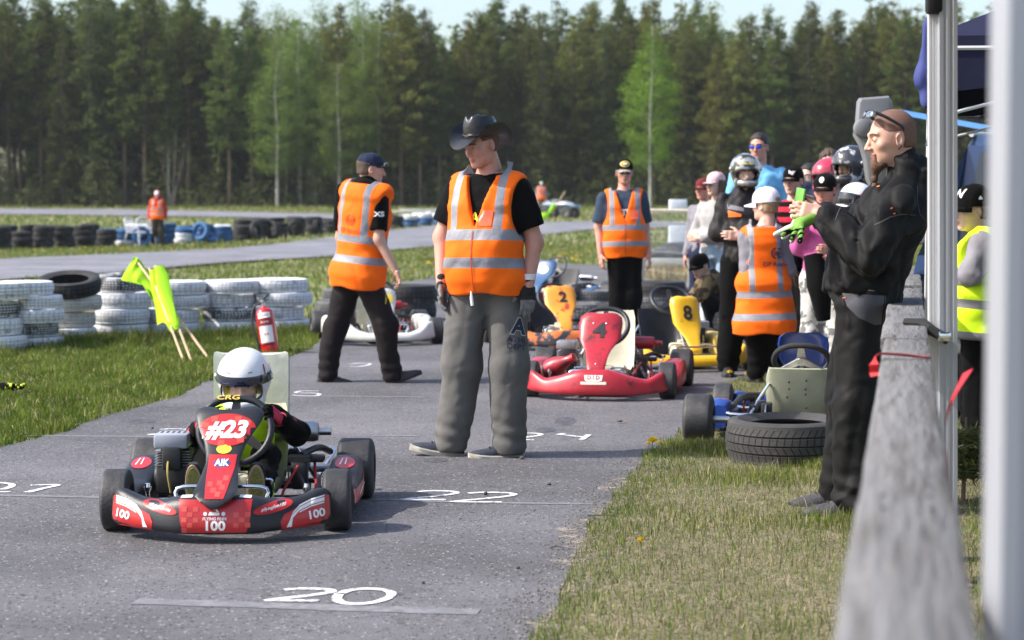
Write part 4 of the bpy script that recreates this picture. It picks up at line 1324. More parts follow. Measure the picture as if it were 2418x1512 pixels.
def make_kart(label, loc, rz, P):
    k = empty('racing_kart', loc, rz, label, 'kart')
    wb, tw, rtw = P.get('wb', .94), P.get('front_track', .47), P.get('rear_track', .475)
    fR, rR = P.get('fR', .131), P.get('rR', .142)
    yf, yr = -wb / 2, wb / 2
    rimm = P.get('rim', ALU)
    # wheels
    for side in (-1, 1):
        for (nm, y, x, Ro, w, key) in (('f', yf, tw, fR, .125, 'front'), ('r', yr, rtw, rR, .175, 'rear')):
            rm, ty = wheel_meshes(Ro, w, rimm, (key, rimm.name, Ro))
            o = link('wheel', rm, k, (side * x, y, Ro))
            o.rotation_euler = (0, 0, (math.pi if side < 0 else 0) + (P.get('steer', 0) if nm == 'f' else 0))
            link('tyre', ty, o)
    # frame tubes
    fr = MB(); z = .075; fc = P.get('frame', BLKM)
    for s in (-1, 1):
        fr.tube([(s * .20, yf - .12, z), (s * .19, yf + .05, z), (s * .22, -.1, z), (s * .32, .1, z), (s * .30, yr + .04, z + .02)], .014, 8, smooth=4)
        fr.tube([(s * .20, yf + .04, z), (s * (tw - .1), yf, z + .03)], .013, 8)
        fr.tube([(s * .32, yf + .2, z), (s * .44, yf + .24, z), (s * .44, yr - .22, z), (s * .32, yr - .2, z)], .010, 8, smooth=4)
    for y in (yf - .02, -.05, yr - .12, yr + .05):
        fr.tube([(-.28, y, z), (.28, y, z)], .013, 8)
    fr.build('frame', fc, k)
    MB().box((0, yf + .28, .06), (.40, .56, .004)).build('floor_tray', ALU, k)
    MB().tube([(-rtw + .05, yr, rR), (rtw - .05, yr, rR)], .02, 12).build('rear_axle', STL, k)
    for s in (-1, 1):
        st = MB(); st.tube([(s * (tw - .17), yf, .10), (s * (tw - .03), yf, fR)], .012, 8); st.tube([(s * (tw - .13), yf, .07), (s * (tw - .13), yf, .19)], .012, 10)
        st.lathe([(.001, .20), (.011, .20), (.014, .185), (.018, .185), (.018, .17), (.001, .17)], 12, Matrix.Translation((s * (tw - .13), yf, 0)))
        st.build('stub_axle', CHR, k)
    tr = MB(); tr.tube([(-tw + .12, yf + .07, .12), (0, yf + .09, .13)], .006, 6); tr.tube([(tw - .12, yf + .07, .12), (0, yf + .09, .13)], .006, 6); tr.build('tie_rods', STL, k)
    # front bumper bars in chrome
    if P.get('bars', True):
        fb = MB(); yb = P.get('bar_y', yf - .16)
        fb.tube([(-.155, yf - .02, .09), (-.16, yb, .10), (-.185, yb - .0, .200), (0, yb - .0, .205), (.185, yb - .0, .200), (.16, yb, .10), (.155, yf - .02, .09)], .0095, 10, smooth=5)
        fb.build('bumper_bar', CHR, k)
    # pedals
    for s in (-1, 1):
        pd = MB(); x0 = s * .13; y0 = yf + .02
        pd.tube([(x0 - .05, y0 + .03, .08), (x0 - .045, y0 - .01, .20), (x0 - .03, y0 - .012, .215), (x0 + .05, y0 - .012, .215), (x0 + .06, y0 - .01, .20), (x0 + .06, y0 + .03, .16)], .0065, 8, smooth=4)
        pd.build('pedal', CHR, k)
    # bumper, side pods, number panel
    bt = P.get('bumper', [(0, -.84, .13, .04, .195), (.13, -.835, .13, .04, .195), (.175, -.82, .13, .04, .186), (.235, -.79, .13, .045, .170), (.32, -.75, .12, .05, .178),
          (.40, -.70, .11, .055, .205), (.435, -.675, .09, .06, .205), (.455, -.655, .07, .065, .19)])
    bmb = bumper_mb(bt, pw=P.get('bpw', 3.2))
    bmp = bmb.build('front_bumper', P['body'], k)
    bvb = bmb.bvh()
    pods = []
    for s in (-1, 1):
        px = P.get('pod_x', .46); L0, L1 = yf + .17, yr - .19
        rings = []
        for t in np.linspace(0, 1, 12):
            y = L0 + (L1 - L0) * t
            zt = np.interp(t, [0, .12, .35, .5, .8, 1], P.get('pod_top', [.13, .165, .17, .20, .24, .235]))
            wd = np.interp(t, [0, .15, .6, 1], [.05, .075, .085, .07])
            e = 1 if 0 < t < 1 else .7
            ring = []
            for j in range(16):
                a = 2 * math.pi * j / 16
                c_, s_ = math.cos(a), math.sin(a)
                ring.append(Vector((s * px + wd * e * math.copysign(abs(c_) ** .55, c_), y, .045 + (zt - .045) / 2 + (zt - .045) / 2 * e * math.copysign(abs(s_) ** .55, s_))))
            rings.append(ring)
        pm_ = MB().loft(rings)
        pods.append((pm_.build('side_pod', P.get('pod', P['body']), k), pm_.bvh(), s))
    pt = P.get('panel_tab', [(.150, -.865, .008, .0), (.160, -.868, .035, .015), (.178, -.862, .068, .03), (.196, -.845, .092, .035), (.215, -.80, .086, .04), (.25, -.73, .076, .045), (.29, -.635, .070, .05), (.33, -.58, .078, .05), (.37, -.53, .095, .055),
          (.41, -.485, .122, .06), (.44, -.45, .143, .07), (.465, -.425, .148, .07), (.485, -.405, .138, .06), (.498, -.392, .110, .045), (.504, -.385, .06, .02)])
    pmb = panel_mb(pt)
    pan = pmb.build('number_panel', P.get('panel', P['body']), k)
    bvp = pmb.bvh()
    # steering
    MB().tube([(0, yf + .05, .10), (0, P.get('sw_y', -.20) + .0, P.get('sw_z', .40))], .010, 8).build('steering_column', STL, k)
    sw = steering(k, Vector((0, P.get('sw_y', -.20), P.get('sw_z', .40))), P.get('sw_tilt', R(-28)), P.get('sw_r', .155), P.get('sw_mat', BLK), rt=P.get('sw_rt', .014))
    # seat shell
    if P.get('seat', True):
        sm = P.get('seat_mat', TANK); top = P.get('seat_top', .46)
        rings = []
        for (y, z, hw, rim) in ((-.12, .16, .13, .05), (-.10, .10, .15, .08), (.02, .065, .16, .10), (.14, .07, .165, .12), (.22, .14, .17, .13), (.265, .26, .17, .10), (.30, top - .06, .165, .045), (.315, top, .15, .02)):
            y += P.get('seat_y', .02)
            ring = []
            up = Vector((0, -.35, .94)) if z < .2 and y < .2 else Vector((0, -1, .15))
            for j in range(13):
                u = -1 + 2 * j / 12
                ring.append(Vector((hw * 1.12 * math.sin(u * math.pi / 2), y, z)) + up * rim * abs(u) ** 3)
            rings.append([v + Vector((0, -.003, .003)) for v in ring] + [v + Vector((0, .004, -.004)) for v in reversed(ring)])
        so = MB().loft(rings).build('seat', sm, k)
        if P.get('seat_cover'):
            # tall padded back board of cloth
            cb = MB(); y0 = .37
            rg = []
            for (z, hw, dy) in ((.10, .155, -.02), (.3, .17, -.005), (.5, .176, .0), (.66, .176, .004), (.685, .172, .006), (.69, .16, .012)):
                rg.append([Vector((hw * u * (1 - .012 * math.sin(9 * z + 3 * u)), y0 + dy + .004 * (1 - u * u) + .002 * math.sin(7 * u + 11 * z), z + .01 * abs(u) ** 3 - .004 * (1 - u * u))) for u in np.linspace(-1, 1, 15)]
                          + [Vector((hw * u, y0 + dy + .045, z)) for u in np.linspace(1, -1, 15)])
            cb.loft(rg)
            cb.build('back_board', P['seat_cover'], k)
    for s in (-1, 1):
        MB().tube([(s * .30, yr - .05, .09), (s * .24, .30, .22), (s * .165, .28, .34)], .009, 8, smooth=4).build('seat_stay', CHR, k)
    # fuel tank
    MB().box((0, yf + .22, .14), (.17, .17, .15), bev=.025).lathe([(.028, .21), (.028, .24), (.001, .245)], 14, Matrix.Translation((0, yf + .22, 0))).build('fuel_tank', P.get('tank', TANK), k)
    # rear bumper
    rbb = MB(); zz = .16
    for z_ in (.10, .20):
        rbb.tube([(-.30, yr + .04, .09), (-.36, yr + .2, z_), (-.30, yr + .24, z_), (.30, yr + .24, z_), (.36, yr + .2, z_), (.30, yr + .04, .09)], .010, 8, smooth=4)
    rbb.build('rear_bumper', P.get('rear_bar', CHR), k)
    # brake disc and caliper
    bd = MB(); bx = .17 * P.get('eng_side', -1) * -1
    bd.lathe([(.03, -.003), (.09, -.003), (.09, .003), (.03, .003)], 24, Matrix.Translation((bx, yr, rR)) @ AX, closed=True)
    bd.build('brake_disc', STL, k)
    MB().box((bx, yr - .07, rR + .06), (.06, .10, .07), bev=.01).box((bx + .03, yr - .09, rR + .09), (.05, .05, .03), bev=.006).build('brake_caliper', BLKM, k)
    # engine
    es = P.get('eng_side', -1)
    ex, ey = es * .285, P.get('eng_y', .12)
    em = P.get('eng_mat', BLKM)
    eb = MB()
    eb.box((ex, ey, .17), (.15, .20, .14), bev=.02); eb.box((ex, ey - .02, .27), (.12, .14, .07), bev=.015)
    eb.lathe([(.001, -.09), (.05, -.09), (.065, -.07), (.065, -.02), (.001, -.02)], 20, Matrix.Translation((ex + es * .0, ey, .17)) @ AX)
    eng = eb.build('engine', em, k)
    fins = MB()
    for i in range(6): fins.box((ex, ey - .02, .235 + i * .012), (.16, .16, .004))
    fins.build('cooling_fins', ALU, eng)
    ab = MB(); ab.box((ex, ey - .07, .345), (.15, .16, .065), bev=.012)
    abo = ab.build('air_box', P.get('airbox', mat('grey_shroud', (.32, .34, .40), rough=.4, var=.1)), k)
    sl = MB()
    for i in range(5): sl.box((ex - .05 + i * .025, ey - .06, .3785), (.008, .05, .002))
    sl.build('vent_slots', DKP, abo)
    MB().box((ex - es * .005, ey - .13, .27), (.085, .05, .105), bev=.012).build('carburettor_cover', BLKM, k)
    MB().tube([(ex + es * .01, ey - .12, .30), (ex + es * .01, ey - .17, .22), (ex, ey - .15, .12)], .005, 6, smooth=4).build('fuel_hose', mat('clear_hose', (.5, .4, .12), rough=.3), k)
    if P.get('muffler', True):
        mf = P.get('muffler_mat', STL)
        mm_ = MB(); mm_.tube([(ex, ey + .1, .2), (ex * .7, ey + .28, .26), (.15, ey + .33, .33)], .018, 10, smooth=4)
        mm_.lathe([(.001, -.10), (.04, -.10), (.048, -.09), (.048, .08), (.042, .10), (.018, .105), (.018, .16), (.001, .16)], 20, Matrix.Translation((.22, ey + .33, .335)) @ AX)
        mm_.build('exhaust', mf, k)
    # chain guard, hoses, linkage on the other side
    ox = -es * .26
    g = MB(); g.box((ox, .20, .19), (.04, .26, .05), bev=.01); g.box((ox, .02, .17), (.07, .12, .12), bev=.015); g.box((ox - es * .05, .10, .235), (.11, .08, .03), bev=.008)
    for i in range(4): g.box((ox - es * .0, -.01 + i * .025, .245), (.10, .010, .025))
    g.tube([(ox, .1, .25), (ox + .06 * -es, .3, .26), (ox + .1 * -es, yr, .22)], .016, 8, smooth=4)
    g.build('brake_pump', BLKM, k)
    MB().tube([(ox, -.05, .22), (ox + es * .06, -.16, .10), (ox - es * .02, -.22, .08), (ox - es * .08, -.1, .12), (ox - es * .06, .1, .22)], .0065, 7, smooth=6).build('brake_hose', REDH, k)
    sb = MB(); sb.tube([(ox + es * .04, .05, .24), (ox - es * .08, -.28, .09)], .012, 8); sb.build('seat_strut', BLKM, k)
    return k, bmp, bvb, pan, bvp, pods, sw

FRONT = lambda x, y, z, tilt=0.0: Matrix.Translation((x, y, z)) @ Matrix.Rotation(R(90) - tilt, 4, 'X')

def checker(name, M, bvh, parent, quads, mtl, off=.0042, cell=.03):
    lay(name, quads, M, bvh, mtl, parent, off, cell)

# ---- the racing kart
COVER = mat('seat_cloth', (.50, .52, .45), rough=.85, var=.08, vs=6, bump=.5, bs=9, dirt=(.36, .38, .32), dirt_s=5, dirt_t=(.5, .75))
kart_y = 8.42 + .46
K1, bmp, bvb, pan, bvp, pods, sw = make_kart('black and red racing kart with number 23 driven by a helmeted child', (-1.215, kart_y, .002), R(0.3),
    dict(body=BLK, wb=.92, front_track=.468, rear_track=.482, seat_cover=COVER, rim=CHR, steer=R(2), sw_y=-.19, sw_z=.40, sw_r=.158, sw_tilt=R(-24), sw_rt=.0155, eng_y=-.04))
# front sticker, side stickers, ovals
M = FRONT(0, -1.0, 0)
lay('sticker', [[(-.150, .182), (.150, .182), (.142, .10), (.128, .052), (-.128, .052), (-.142, .10)]], M, bvb, REDP, bmp, .0025, .02)
sq = []
rs = random.Random(3)
for i in range(12):
    for j in range(5):
        if (i + j) % 2 == 0 and (i < 3 or i > 8) and rs.random() < .75:
            x = -.135 + i * .0235; z = .155 - j * .021
            sq.append([(x, z), (x + .0215, z), (x + .0215, z - .019), (x, z - .019)])
lay('sticker_squares', sq, M, bvb, REDL, bmp, .0036, .02)['kind'] = 'stuff'
def ptext(s, size, x, z, bold, shear, bvh, parent, mtl, tilt=0, sx=1, off=.0045, y=-1.0, rot=0, name='lettering', space=1.0, cell=.02):
    Mx = FRONT(x, y, z, tilt) @ Matrix.Rotation(rot, 4, 'Z')
    return lay_bm(name, text_bm(s, size, bold, shear, sx, space), Mx, bvh, mtl, parent, off, cell)
ptext('100', .052, 0, .079, .035, .0, bvb, bmp, WHP, sx=1.15)
ptext('FLYING FINN', .0165, 0, .108, .03, .1, bvb, bmp, WHP, sx=1.0)
lg = [oval(-.038, .128, .008, .008, 12), oval(.036, .128, .008, .008, 12), [(-.026, .122), (.02, .122), (.02, .133), (-.02, .136)], [(.0, .15), (.006, .152), (.018, .136), (.008, .136)], [(-.012, .15), (-.008, .155), (.004, .146), (.0, .142)]]
lay('kart_emblem', lg, M, bvb, WHP, bmp, .0045, .02)
for s in (-1, 1):
    m2 = lambda L_: [(s * x, z) for x, z in L_]
    lay('sticker', [m2([(.268, .052), (.435, .062), (.452, .10), (.447, .175), (.425, .182), (.34, .145), (.275, .115), (.262, .085)])], M, bvb, REDP, bmp, .0025, .02)
    for w0, dz in ((.0085, 0), (.004, .014), (.003, -.012)):
        pl = [(.43, .163), (.38, .152), (.335, .132), (.31, .105), (.295, .064)]
        a_ = [(x + .0, z + dz + w0) for x, z in pl]; b_ = [(x, z + dz - w0 * .6) for x, z in pl]
        if dz == 0: a_[-1] = (.285, .064); b_[-1] = (.305, .064)
        qs = [m2([a_[i], a_[i + 1], b_[i + 1], b_[i]]) for i in range(len(pl) - 1)]
        if dz < 0: qs = qs[:2]
        lay('sticker_stripe', qs, M, bvb, WHP, bmp, .004, .02)
    ptext('100', .046, s * .40, .107, .03, 0, bvb, bmp, WHP, rot=s * .16, sx=1.0)
    q = [(s * (.288 + .078 * math.cos(t)), -.0 + .024 * math.sin(t)) for t in np.linspace(0, 2 * math.pi, 24, endpoint=False)]
    Mo = Matrix.Translation((0, -.95, .34)) @ Matrix.Rotation(R(55), 4, 'X')
    q = [(x, y_ + .012 + abs(x) * .42 - .115) for x, y_ in q]
    q = [(.078 * math.cos(t), .021 * math.sin(t)) for t in np.linspace(0, 2 * math.pi, 24, endpoint=False)]
    Mo2 = FRONT(s * .232, -1.0, .146) @ Matrix.Rotation(s * .20, 4, 'Z')
    lay('sticker', [q], Mo2, bvb, REDP, bmp, .003, .02)
    lay_bm('lettering', text_bm('#flyingfinn100', .0175, .012, .3), Mo2, bvb, WHP, bmp, .0045, .02)
    lay('maker_plate', [[(s * .05 - .024, -.036), (s * .05 + .024, -.036), (s * .05 + .024, -.012), (s * .05 - .024, -.012)]], Matrix.Translation((s * .07, -.95, .34)) @ Matrix.Rotation(R(55), 4, 'X'), bvb, WHP, bmp, .003, .03)
# number panel art (rays travel straight back)
PT = R(34)
Mp = FRONT(0, -1.1, .435)
lay('sticker', [oval(0, -.006, .122, .062, 40)], Mp, bvp, REDP, pan, .003, .02)
lay('sticker_squares', [[(x, z), (x + .028, z), (x + .028, z - .02), (x, z - .02)] for x, z in ((-.07, .045), (.03, .045), (.07, .03), (-.105, .02), (.05, -.035), (-.03, -.045))], Mp, bvp, REDL, pan, .0042, .02)['kind'] = 'stuff'
ptext('#23', .088, 0, .427, .045, .22, bvp, pan, WHP, sx=1.18, y=-1.1, off=.0055, name='race_number')
lay('yellow_badge', [oval(0, -.078, .032, .017, 20)], Mp, bvp, YEL, pan, .003, .02)
ptext('KARTING', .0085, 0, .362, .02, 0, bvp, pan, DKP, y=-1.1, off=.0045) if False else None
lay('sticker', [[(-.058, -.098), (.058, -.098), (.056, -.15), (.046, -.21), (.038, -.245), (-.038, -.245), (-.046, -.21), (-.056, -.15)]], Mp, bvp, REDP, pan, .003, .02)
lay('sticker_squares', [[(x, z), (x + .022, z), (x + .022, z - .016), (x, z - .016)] for x, z in ((.02, -.17), (-.002, -.186), (-.04, -.19), (.012, -.2), (-.022, -.21), (.0, -.222))], Mp, bvp, REDL, pan, .0042, .02)['kind'] = 'stuff'
bdg = mat('badge_blue', (.03, .08, .25), rough=.4)
lay('club_badge', [[(-.037, -.128), (-.02, -.117), (0, -.112), (.02, -.117), (.037, -.128), (.02, -.142), (0, -.147), (-.02, -.142)]], Mp, bvp, bdg, pan, .004, .02)
ptext('AIK', .034, 0, .306, .03, 0, bvp, pan, WHP, y=-1.1, off=.006, sx=1.05)
MB().tube([(-.05, -.64, .255), (-.02, -.70, .252), (.0, -.695, .258), (.03, -.69, .25)], .0018, 5, smooth=5).build('retaining_clip', CHR, pan)
MB().ell((0, -.675, .256), (.009, .006, .009), n=12, m=6).build('bolt', STL, pan)
for po, bv, s in pods:
    Ms = Matrix.Translation((.48 * s + .3, -.04, .15)) @ Matrix.Rotation(R(90), 4, 'Z') @ Matrix.Rotation(R(90), 4, 'X')
    if s > 0:
        lay('sticker', [[(-.20, -.07), (.18, -.07), (.2, .05), (.05, .0), (-.2, -.01)]], Ms, bv, REDP, po, .003, .04)
        lay('sticker_stripe', [[(-.1, -.05), (.1, -.02), (.1, -.013), (-.1, -.04)]], Ms, bv, WHP, po, .0045, .04)
    Mt = Matrix.Translation((s * .46, .02, .5)) @ Matrix.Rotation(R(10), 4, 'X')
    lay('sticker', [oval(0, 0, .045, .075, 24)], Mt, bv, REDP, po, .003, .02)
    lay('sticker_stripe', [[(-.025, -.03), (-.018, -.03), (-.01, .05), (-.014, .05)], [(.0, -.03), (.006, -.03), (.006, .05), (.002, .05)]], Mt, bv, WHP, po, .0045, .02)
# lettering on the top of the steering wheel
swm = MB()
gl = mat('gold_print', (.75, .5, .08), rough=.4)
ts = text_bm('CRG', .034, .02, .1, 1.5)
Mw = Matrix.Translation((-.035, -.19, .40)) @ Matrix.Rotation(R(-24), 4, 'X') @ Matrix.Translation((0, -.022, .140)) @ Matrix.Rotation(R(70), 4, 'X')
lay_bm('lettering', ts, Mw, None, gl, sw, 0, 0)

# ---- red kart number 4
RED = mat('red_fairing', (.42, .018, .032), rough=.38, var=.12, vs=5, coat=.2, dirt=(.05, .015, .016), dirt_s=9, dirt_t=(.54, .70))
p = GP(1425, 950); ky = p.y + .80
panel4 = [(a_, b_, c_ * 1.1, d_) for a_, b_, c_, d_ in [(.19, -.73, .055, .03), (.24, -.70, .062, .035), (.29, -.64, .07, .04), (.33, -.58, .085, .05), (.37, -.53, .115, .055), (.41, -.49, .138, .06), (.45, -.46, .140, .07), (.50, -.43, .143, .07), (.545, -.40, .135, .065), (.575, -.385, .105, .05), (.588, -.375, .07, .03), (.592, -.37, .03, .01)]]
b4 = [(0, -.84, .14, .045, .225), (.10, -.835, .14, .045, .225), (.17, -.82, .13, .045, .205), (.26, -.79, .12, .045, .175), (.36, -.74, .12, .05, .15), (.43, -.69, .11, .055, .19), (.475, -.65, .08, .06, .205), (.50, -.63, .05, .065, .17)]
SEATC = mat('canvas_seat', (.58, .55, .43), rough=.9, var=.1, vs=10, bump=.6, bs=140)
K4, bmp, bvb, pan, bvp, pods, sw = make_kart('red kart with number 4 standing in the paddock', ((1432 - CX) / FPX * ky * 1.0, ky, 0), R(-9),
    dict(body=RED, panel_tab=panel4, bumper=b4, sw_y=-.10, sw_z=.49, sw_r=.17, sw_tilt=R(-38), sw_rt=.018, seat_mat=SEATC, seat_top=.58, front_track=.49, rear_track=.52, wb=1.0, rim=BLKM,
         muffler_mat=RED, airbox=ALU, pod_top=[.13, .17, .21, .24, .24, .22], pod_x=.50, eng_y=.05))
ptext('4', .14, 0, .475, .03, 0, bvp, pan, DKP, sx=1.35, y=-1.1, name='race_number')
lay('lettering_plate', [[(-.065, .155), (.065, .155), (.06, .12), (.04, .112), (-.04, .112), (-.06, .12)]], FRONT(0, -1.0, .035), bvb, WHP, bmp, .003, .02)
ptext('D I D', .035, 0, .172, .025, 0, bvb, bmp, mat('red_print', (.55, .03, .02)), sx=1.1)
lay('maker_plate', [[(-.09, .11), (.09, .11), (.09, .09), (-.09, .09)]], FRONT(0, -1.0, .035), bvb, mat('pale_plate', (.75, .68, .55)), bmp, .003, .02)
for x, z in ((-.045, .525), (.045, .525), (0, .255)):
    h, n_, _, _ = bvp.ray_cast(Vector((x, -1.1, z)), Vector((0, 1, 0)))
    if h: MB().ell(h, (.009, .005, .009), n=10, m=5).build('bolt', CHR, pan)
# red bulbous exhaust beside the engine of number 4
mb = MB(); mb.lathe([(.001, -.16), (.03, -.15), (.062, -.09), (.075, -.02), (.070, .05), (.045, .11), (.03, .16), (.034, .20), (.001, .21)], 22, Matrix.Translation((-.36, -.30, .19)) @ Matrix.Rotation(R(62), 4, 'Y') @ Matrix.Rotation(R(18), 4, 'X'))
ex = mb.build('expansion_chamber', RED, K4)
MB().lathe([(.076, -.05), (.079, -.05), (.079, -.035), (.076, -.035)], 22, Matrix.Translation((-.36, -.30, .19)) @ Matrix.Rotation(R(62), 4, 'Y') @ Matrix.Rotation(R(18), 4, 'X'), closed=True).build('strap', BLKM, ex)

# ---- yellow kart number 8
YLW = mat('yellow_fairing', (.80, .46, .015), rough=.35, var=.08, vs=5, coat=.2, dirt=(.30, .17, .03), dirt_s=9, dirt_t=(.66, .8))
YLF = mat('faded_yellow_pod', (.62, .45, .10), rough=.5, var=.1, vs=5)
p = GP(1640, 882); ky = p.y + .75
b8 = [(0, -.76, .12, .05, .14), (.2, -.75, .12, .05, .14), (.34, -.72, .13, .05, .155), (.43, -.66, .14, .055, .215), (.50, -.58, .13, .06, .25), (.535, -.54, .08, .07, .24)]
panel8 = [(.15, -.68, .045, .03), (.22, -.62, .055, .035), (.27, -.57, .07, .04), (.32, -.52, .10, .05), (.37, -.48, .122, .06), (.44, -.45, .125, .06), (.52, -.42, .128, .07), (.575, -.40, .115, .06), (.60, -.39, .07, .03), (.605, -.385, .03, .01)]
K8, bmp, bvb, pan, bvp, pods, sw = make_kart('yellow kart with number 8 parked behind the red one', ((1580 - CX) / FPX * ky, ky, 0), R(16),
    dict(body=YLW, pod=YLF, panel_tab=panel8, bumper=b8, bpw=2.4, sw_y=-.06, sw_z=.56, sw_r=.175, sw_tilt=R(-48), sw_rt=.019, seat_mat=BLK, seat_top=.47, front_track=.50, rear_track=.52, wb=1.0,
         pod_top=[.14, .2, .24, .27, .28, .27], rim=ALU, eng_side=1))
ptext('8', .16, 0, .47, .03, 0, bvp, pan, DKP, y=-1.1, name='race_number')
ptext('www.vikkarting', .035, .16, .10, .02, .0, bvb, bmp, mat('orange_print', (.8, .2, .02)), sx=1.0) if False else None

# ---- orange and black kart number 2
ORG = mat('orange_print_fairing', (.65, .16, .03), rough=.4, var=.2, vs=5, col2=(.035, .035, .045), mix=(.49, .51), coat=.3)
ORP = mat('orange_yellow_panel', (.80, .35, .04), rough=.4, var=.15, vs=6, col2=(.55, .06, .03), mix=(.55, .6), coat=.3)
p = GP(1320, 832); ky = p.y + .84
K2, bmp, bvb, pan, bvp, pods, sw = make_kart('orange and black patterned kart with number 2 behind the hatted man', ((1303 - CX) / FPX * ky, ky, 0), R(10),
    dict(body=ORG, panel=ORP, panel_tab=panel4, sw_y=-.12, sw_z=.48, sw_r=.16, sw_tilt=R(-35), seat_mat=BLK, seat_top=.5, front_track=.49, rear_track=.52, wb=1.0, rim=ALU))
ptext('2', .13, 0.02, .49, .03, 0, bvp, pan, DKP, y=-1.1, name='race_number', sx=1.2)

# ---- blue kart farther back
BLUF = mat('blue_fairing', (.04, .10, .22), rough=.4, var=.1, vs=5, coat=.3)
ky = 27.5
K0, bmp, bvb, pan, bvp, pods, sw = make_kart('dark blue kart standing far behind kart number 2', ((1318 - CX) / FPX * ky, ky, 0), R(-28),
    dict(body=BLUF, panel_tab=panel4, sw_y=-.10, sw_z=.50, sw_r=.16, seat_mat=BLK, front_track=.49, rear_track=.52, wb=1.0, rim=WHP, rear_bar=CHR))
lay('sticker', [oval(0, .035, .07, .05, 16)], FRONT(0, -1.1, .435), bvp, WHP, pan, .003, .03)

# ---- white kart
WHF = mat('white_fairing', (.62, .61, .57), rough=.45, var=.06, vs=5, dirt=(.3, .29, .27), dirt_s=10, dirt_t=(.64, .78))
p = GP(860, 820); ky = p.y + .84
bw = [(0, -.84, .14, .05, .13), (.2, -.82, .14, .05, .13), (.3, -.78, .15, .05, .16), (.38, -.72, .16, .055, .225), (.44, -.66, .14, .06, .23), (.48, -.62, .10, .07, .20), (.50, -.60, .05, .07, .17)]
panelw = [(.15, -.72, .05, .03), (.22, -.66, .058, .035), (.28, -.60, .07, .04), (.33, -.54, .09, .05), (.39, -.49, .115, .06), (.45, -.46, .12, .06), (.50, -.43, .115, .05), (.53, -.42, .07, .02), (.54, -.41, .03, .01)]
KW, bmp, bvb, pan, bvp, pods, sw = make_kart('white kart crossing behind the walking marshal legs', ((890 - CX) / FPX * ky, ky, 0), R(13),
    dict(body=WHF, panel_tab=panelw, bumper=bw, bpw=2.6, sw_y=-.12, sw_z=.48, sw_r=.155, seat_mat=TANK, seat_top=.5, front_track=.50, rear_track=.52, wb=1.02, rim=ALU, muffler_mat=RED,
         pod_top=[.15, .22, .26, .27, .26, .24]))
lay('yellow_number_plate', [[(-.08, .03), (.08, .03), (.08, -.05), (-.08, -.05)]], FRONT(0, -1.1, .46), bvp, YEL, pan, .003, .02)
ptext('RED', .03, 0, .432, .02, 0, bvp, pan, DKP, y=-1.1)

# ---- blue kart seen from behind on the grass
p = GP(1650, 1052); BLK5 = mat('fibreglass_seat', (.34, .35, .25), rough=.6, var=.12, vs=8, bump=.4, bs=180)
BLUK = mat('blue_gloss_fairing', (.02, .06, .30), rough=.3, var=.1, vs=5, coat=.4)
ky = p.y - .50 + .16
rk = R(180 - 11)
K5, bmp, bvb, pan, bvp, pods, sw = make_kart('unmanned blue kart on the grass seen from behind with bare fibreglass seat', (1.72, 11.84, 0), rk,
    dict(body=BLUK, panel_tab=panel4, sw_y=-.14, sw_z=.44, sw_r=.165, sw_tilt=R(-48), sw_rt=.017, seat_mat=BLK5, seat_top=.43, seat_y=-.0, front_track=.50, rear_track=.555, wb=1.0, rim=ALU,
         eng_side=-1, eng_mat=RED, airbox=RED, muffler=False, rR=.145, sw_mat=mat('suede_black', (.025, .025, .025), rough=.9)))
sh = MB()
for x, z in ((-.05, .36), (.05, .35), (-.045, .31), (-.045, .28), (.05, .31), (.06, .26), (-.05, .2)):
    sh.ell((x, .332 - (.5 - z) * .12, z), (.007, .006, .007), n=8, m=5)
sh.build('seat_bolts', BLKM, K5)

# ================================================================== people
def skin_mat(nm, c): return mat('skin_' + nm, c, rough=.5, var=.10, vs=16, sss=.06, bump=.15, bs=300)
SKIN = skin_mat('fair', (.56, .32, .235)); SKIN_P = skin_mat('pale', (.62, .40, .31)); SKIN_R = skin_mat('ruddy', (.55, .27, .20)); SKIN_D = skin_mat('dark', (.15, .075, .045))
LIP = mat('lips', (.42, .15, .12), rough=.4, var=.05)
EYE = mat('eye_white', (.6, .58, .55), rough=.2, var=0); IRIS = mat('iris', (.05, .07, .09), rough=.1, var=0)
HAIRS = {'brown': mat('brown_hair', (.07, .042, .025), rough=.6, var=.3, vs=60, bump=.6, bs=200), 'dark': mat('dark_hair', (.022, .015, .012), rough=.5, var=.3, vs=60, bump=.6, bs=200),
         'blond': mat('blond_hair', (.32, .22, .12), rough=.6, var=.3, vs=60, bump=.6, bs=200), 'ginger': mat('gingery_hair', (.12, .06, .035), rough=.7, var=.3, vs=80, bump=.6, bs=250)}
REFL = mat('reflective_tape', (.24, .24, .275), rough=.55, metal=.0, var=.1, vs=25, bump=.3, bs=40)
def cloth(nm, c, bump=.35, bs=14, **k):
    k.setdefault('sheen', .02); k.setdefault('spec', .2); k.setdefault('crease', .010)
    return mat(nm, c, rough=k.pop('rough', .85), var=k.pop('var', .08), vs=7, bump=bump, bs=bs, **k)
HV_O = cloth('orange_vest_cloth', (1.0, .155, .004), rough=.7, bump=.4, bs=10, var=.05, crease=.012, cs=5); HV_Y = cloth('yellow_vest_cloth', (.62, .90, .015), rough=.7, var=.05)
BLKC = cloth('black_cotton', (.003, .003, .0034), spec=.1); BLKW = cloth('black_workwear', (.0026, .0026, .003), rough=.7, crease=.03, cs=6, bump=.6, bs=9, spec=.25); NAVY = cloth('navy_cloth', (.018, .025, .06)); GRYT = cloth('grey_tracksuit', (.118, .114, .110), var=.16)
SLATE = cloth('slate_blue_shirt', (.035, .055, .09)); DKB = cloth('dark_brown_trousers', (.014, .011, .012), bump=.5, bs=12); WHC = cloth('white_cap_cloth', (.80, .78, .84)); PINKC = cloth('pink_cap_cloth', (.72, .48, .50))
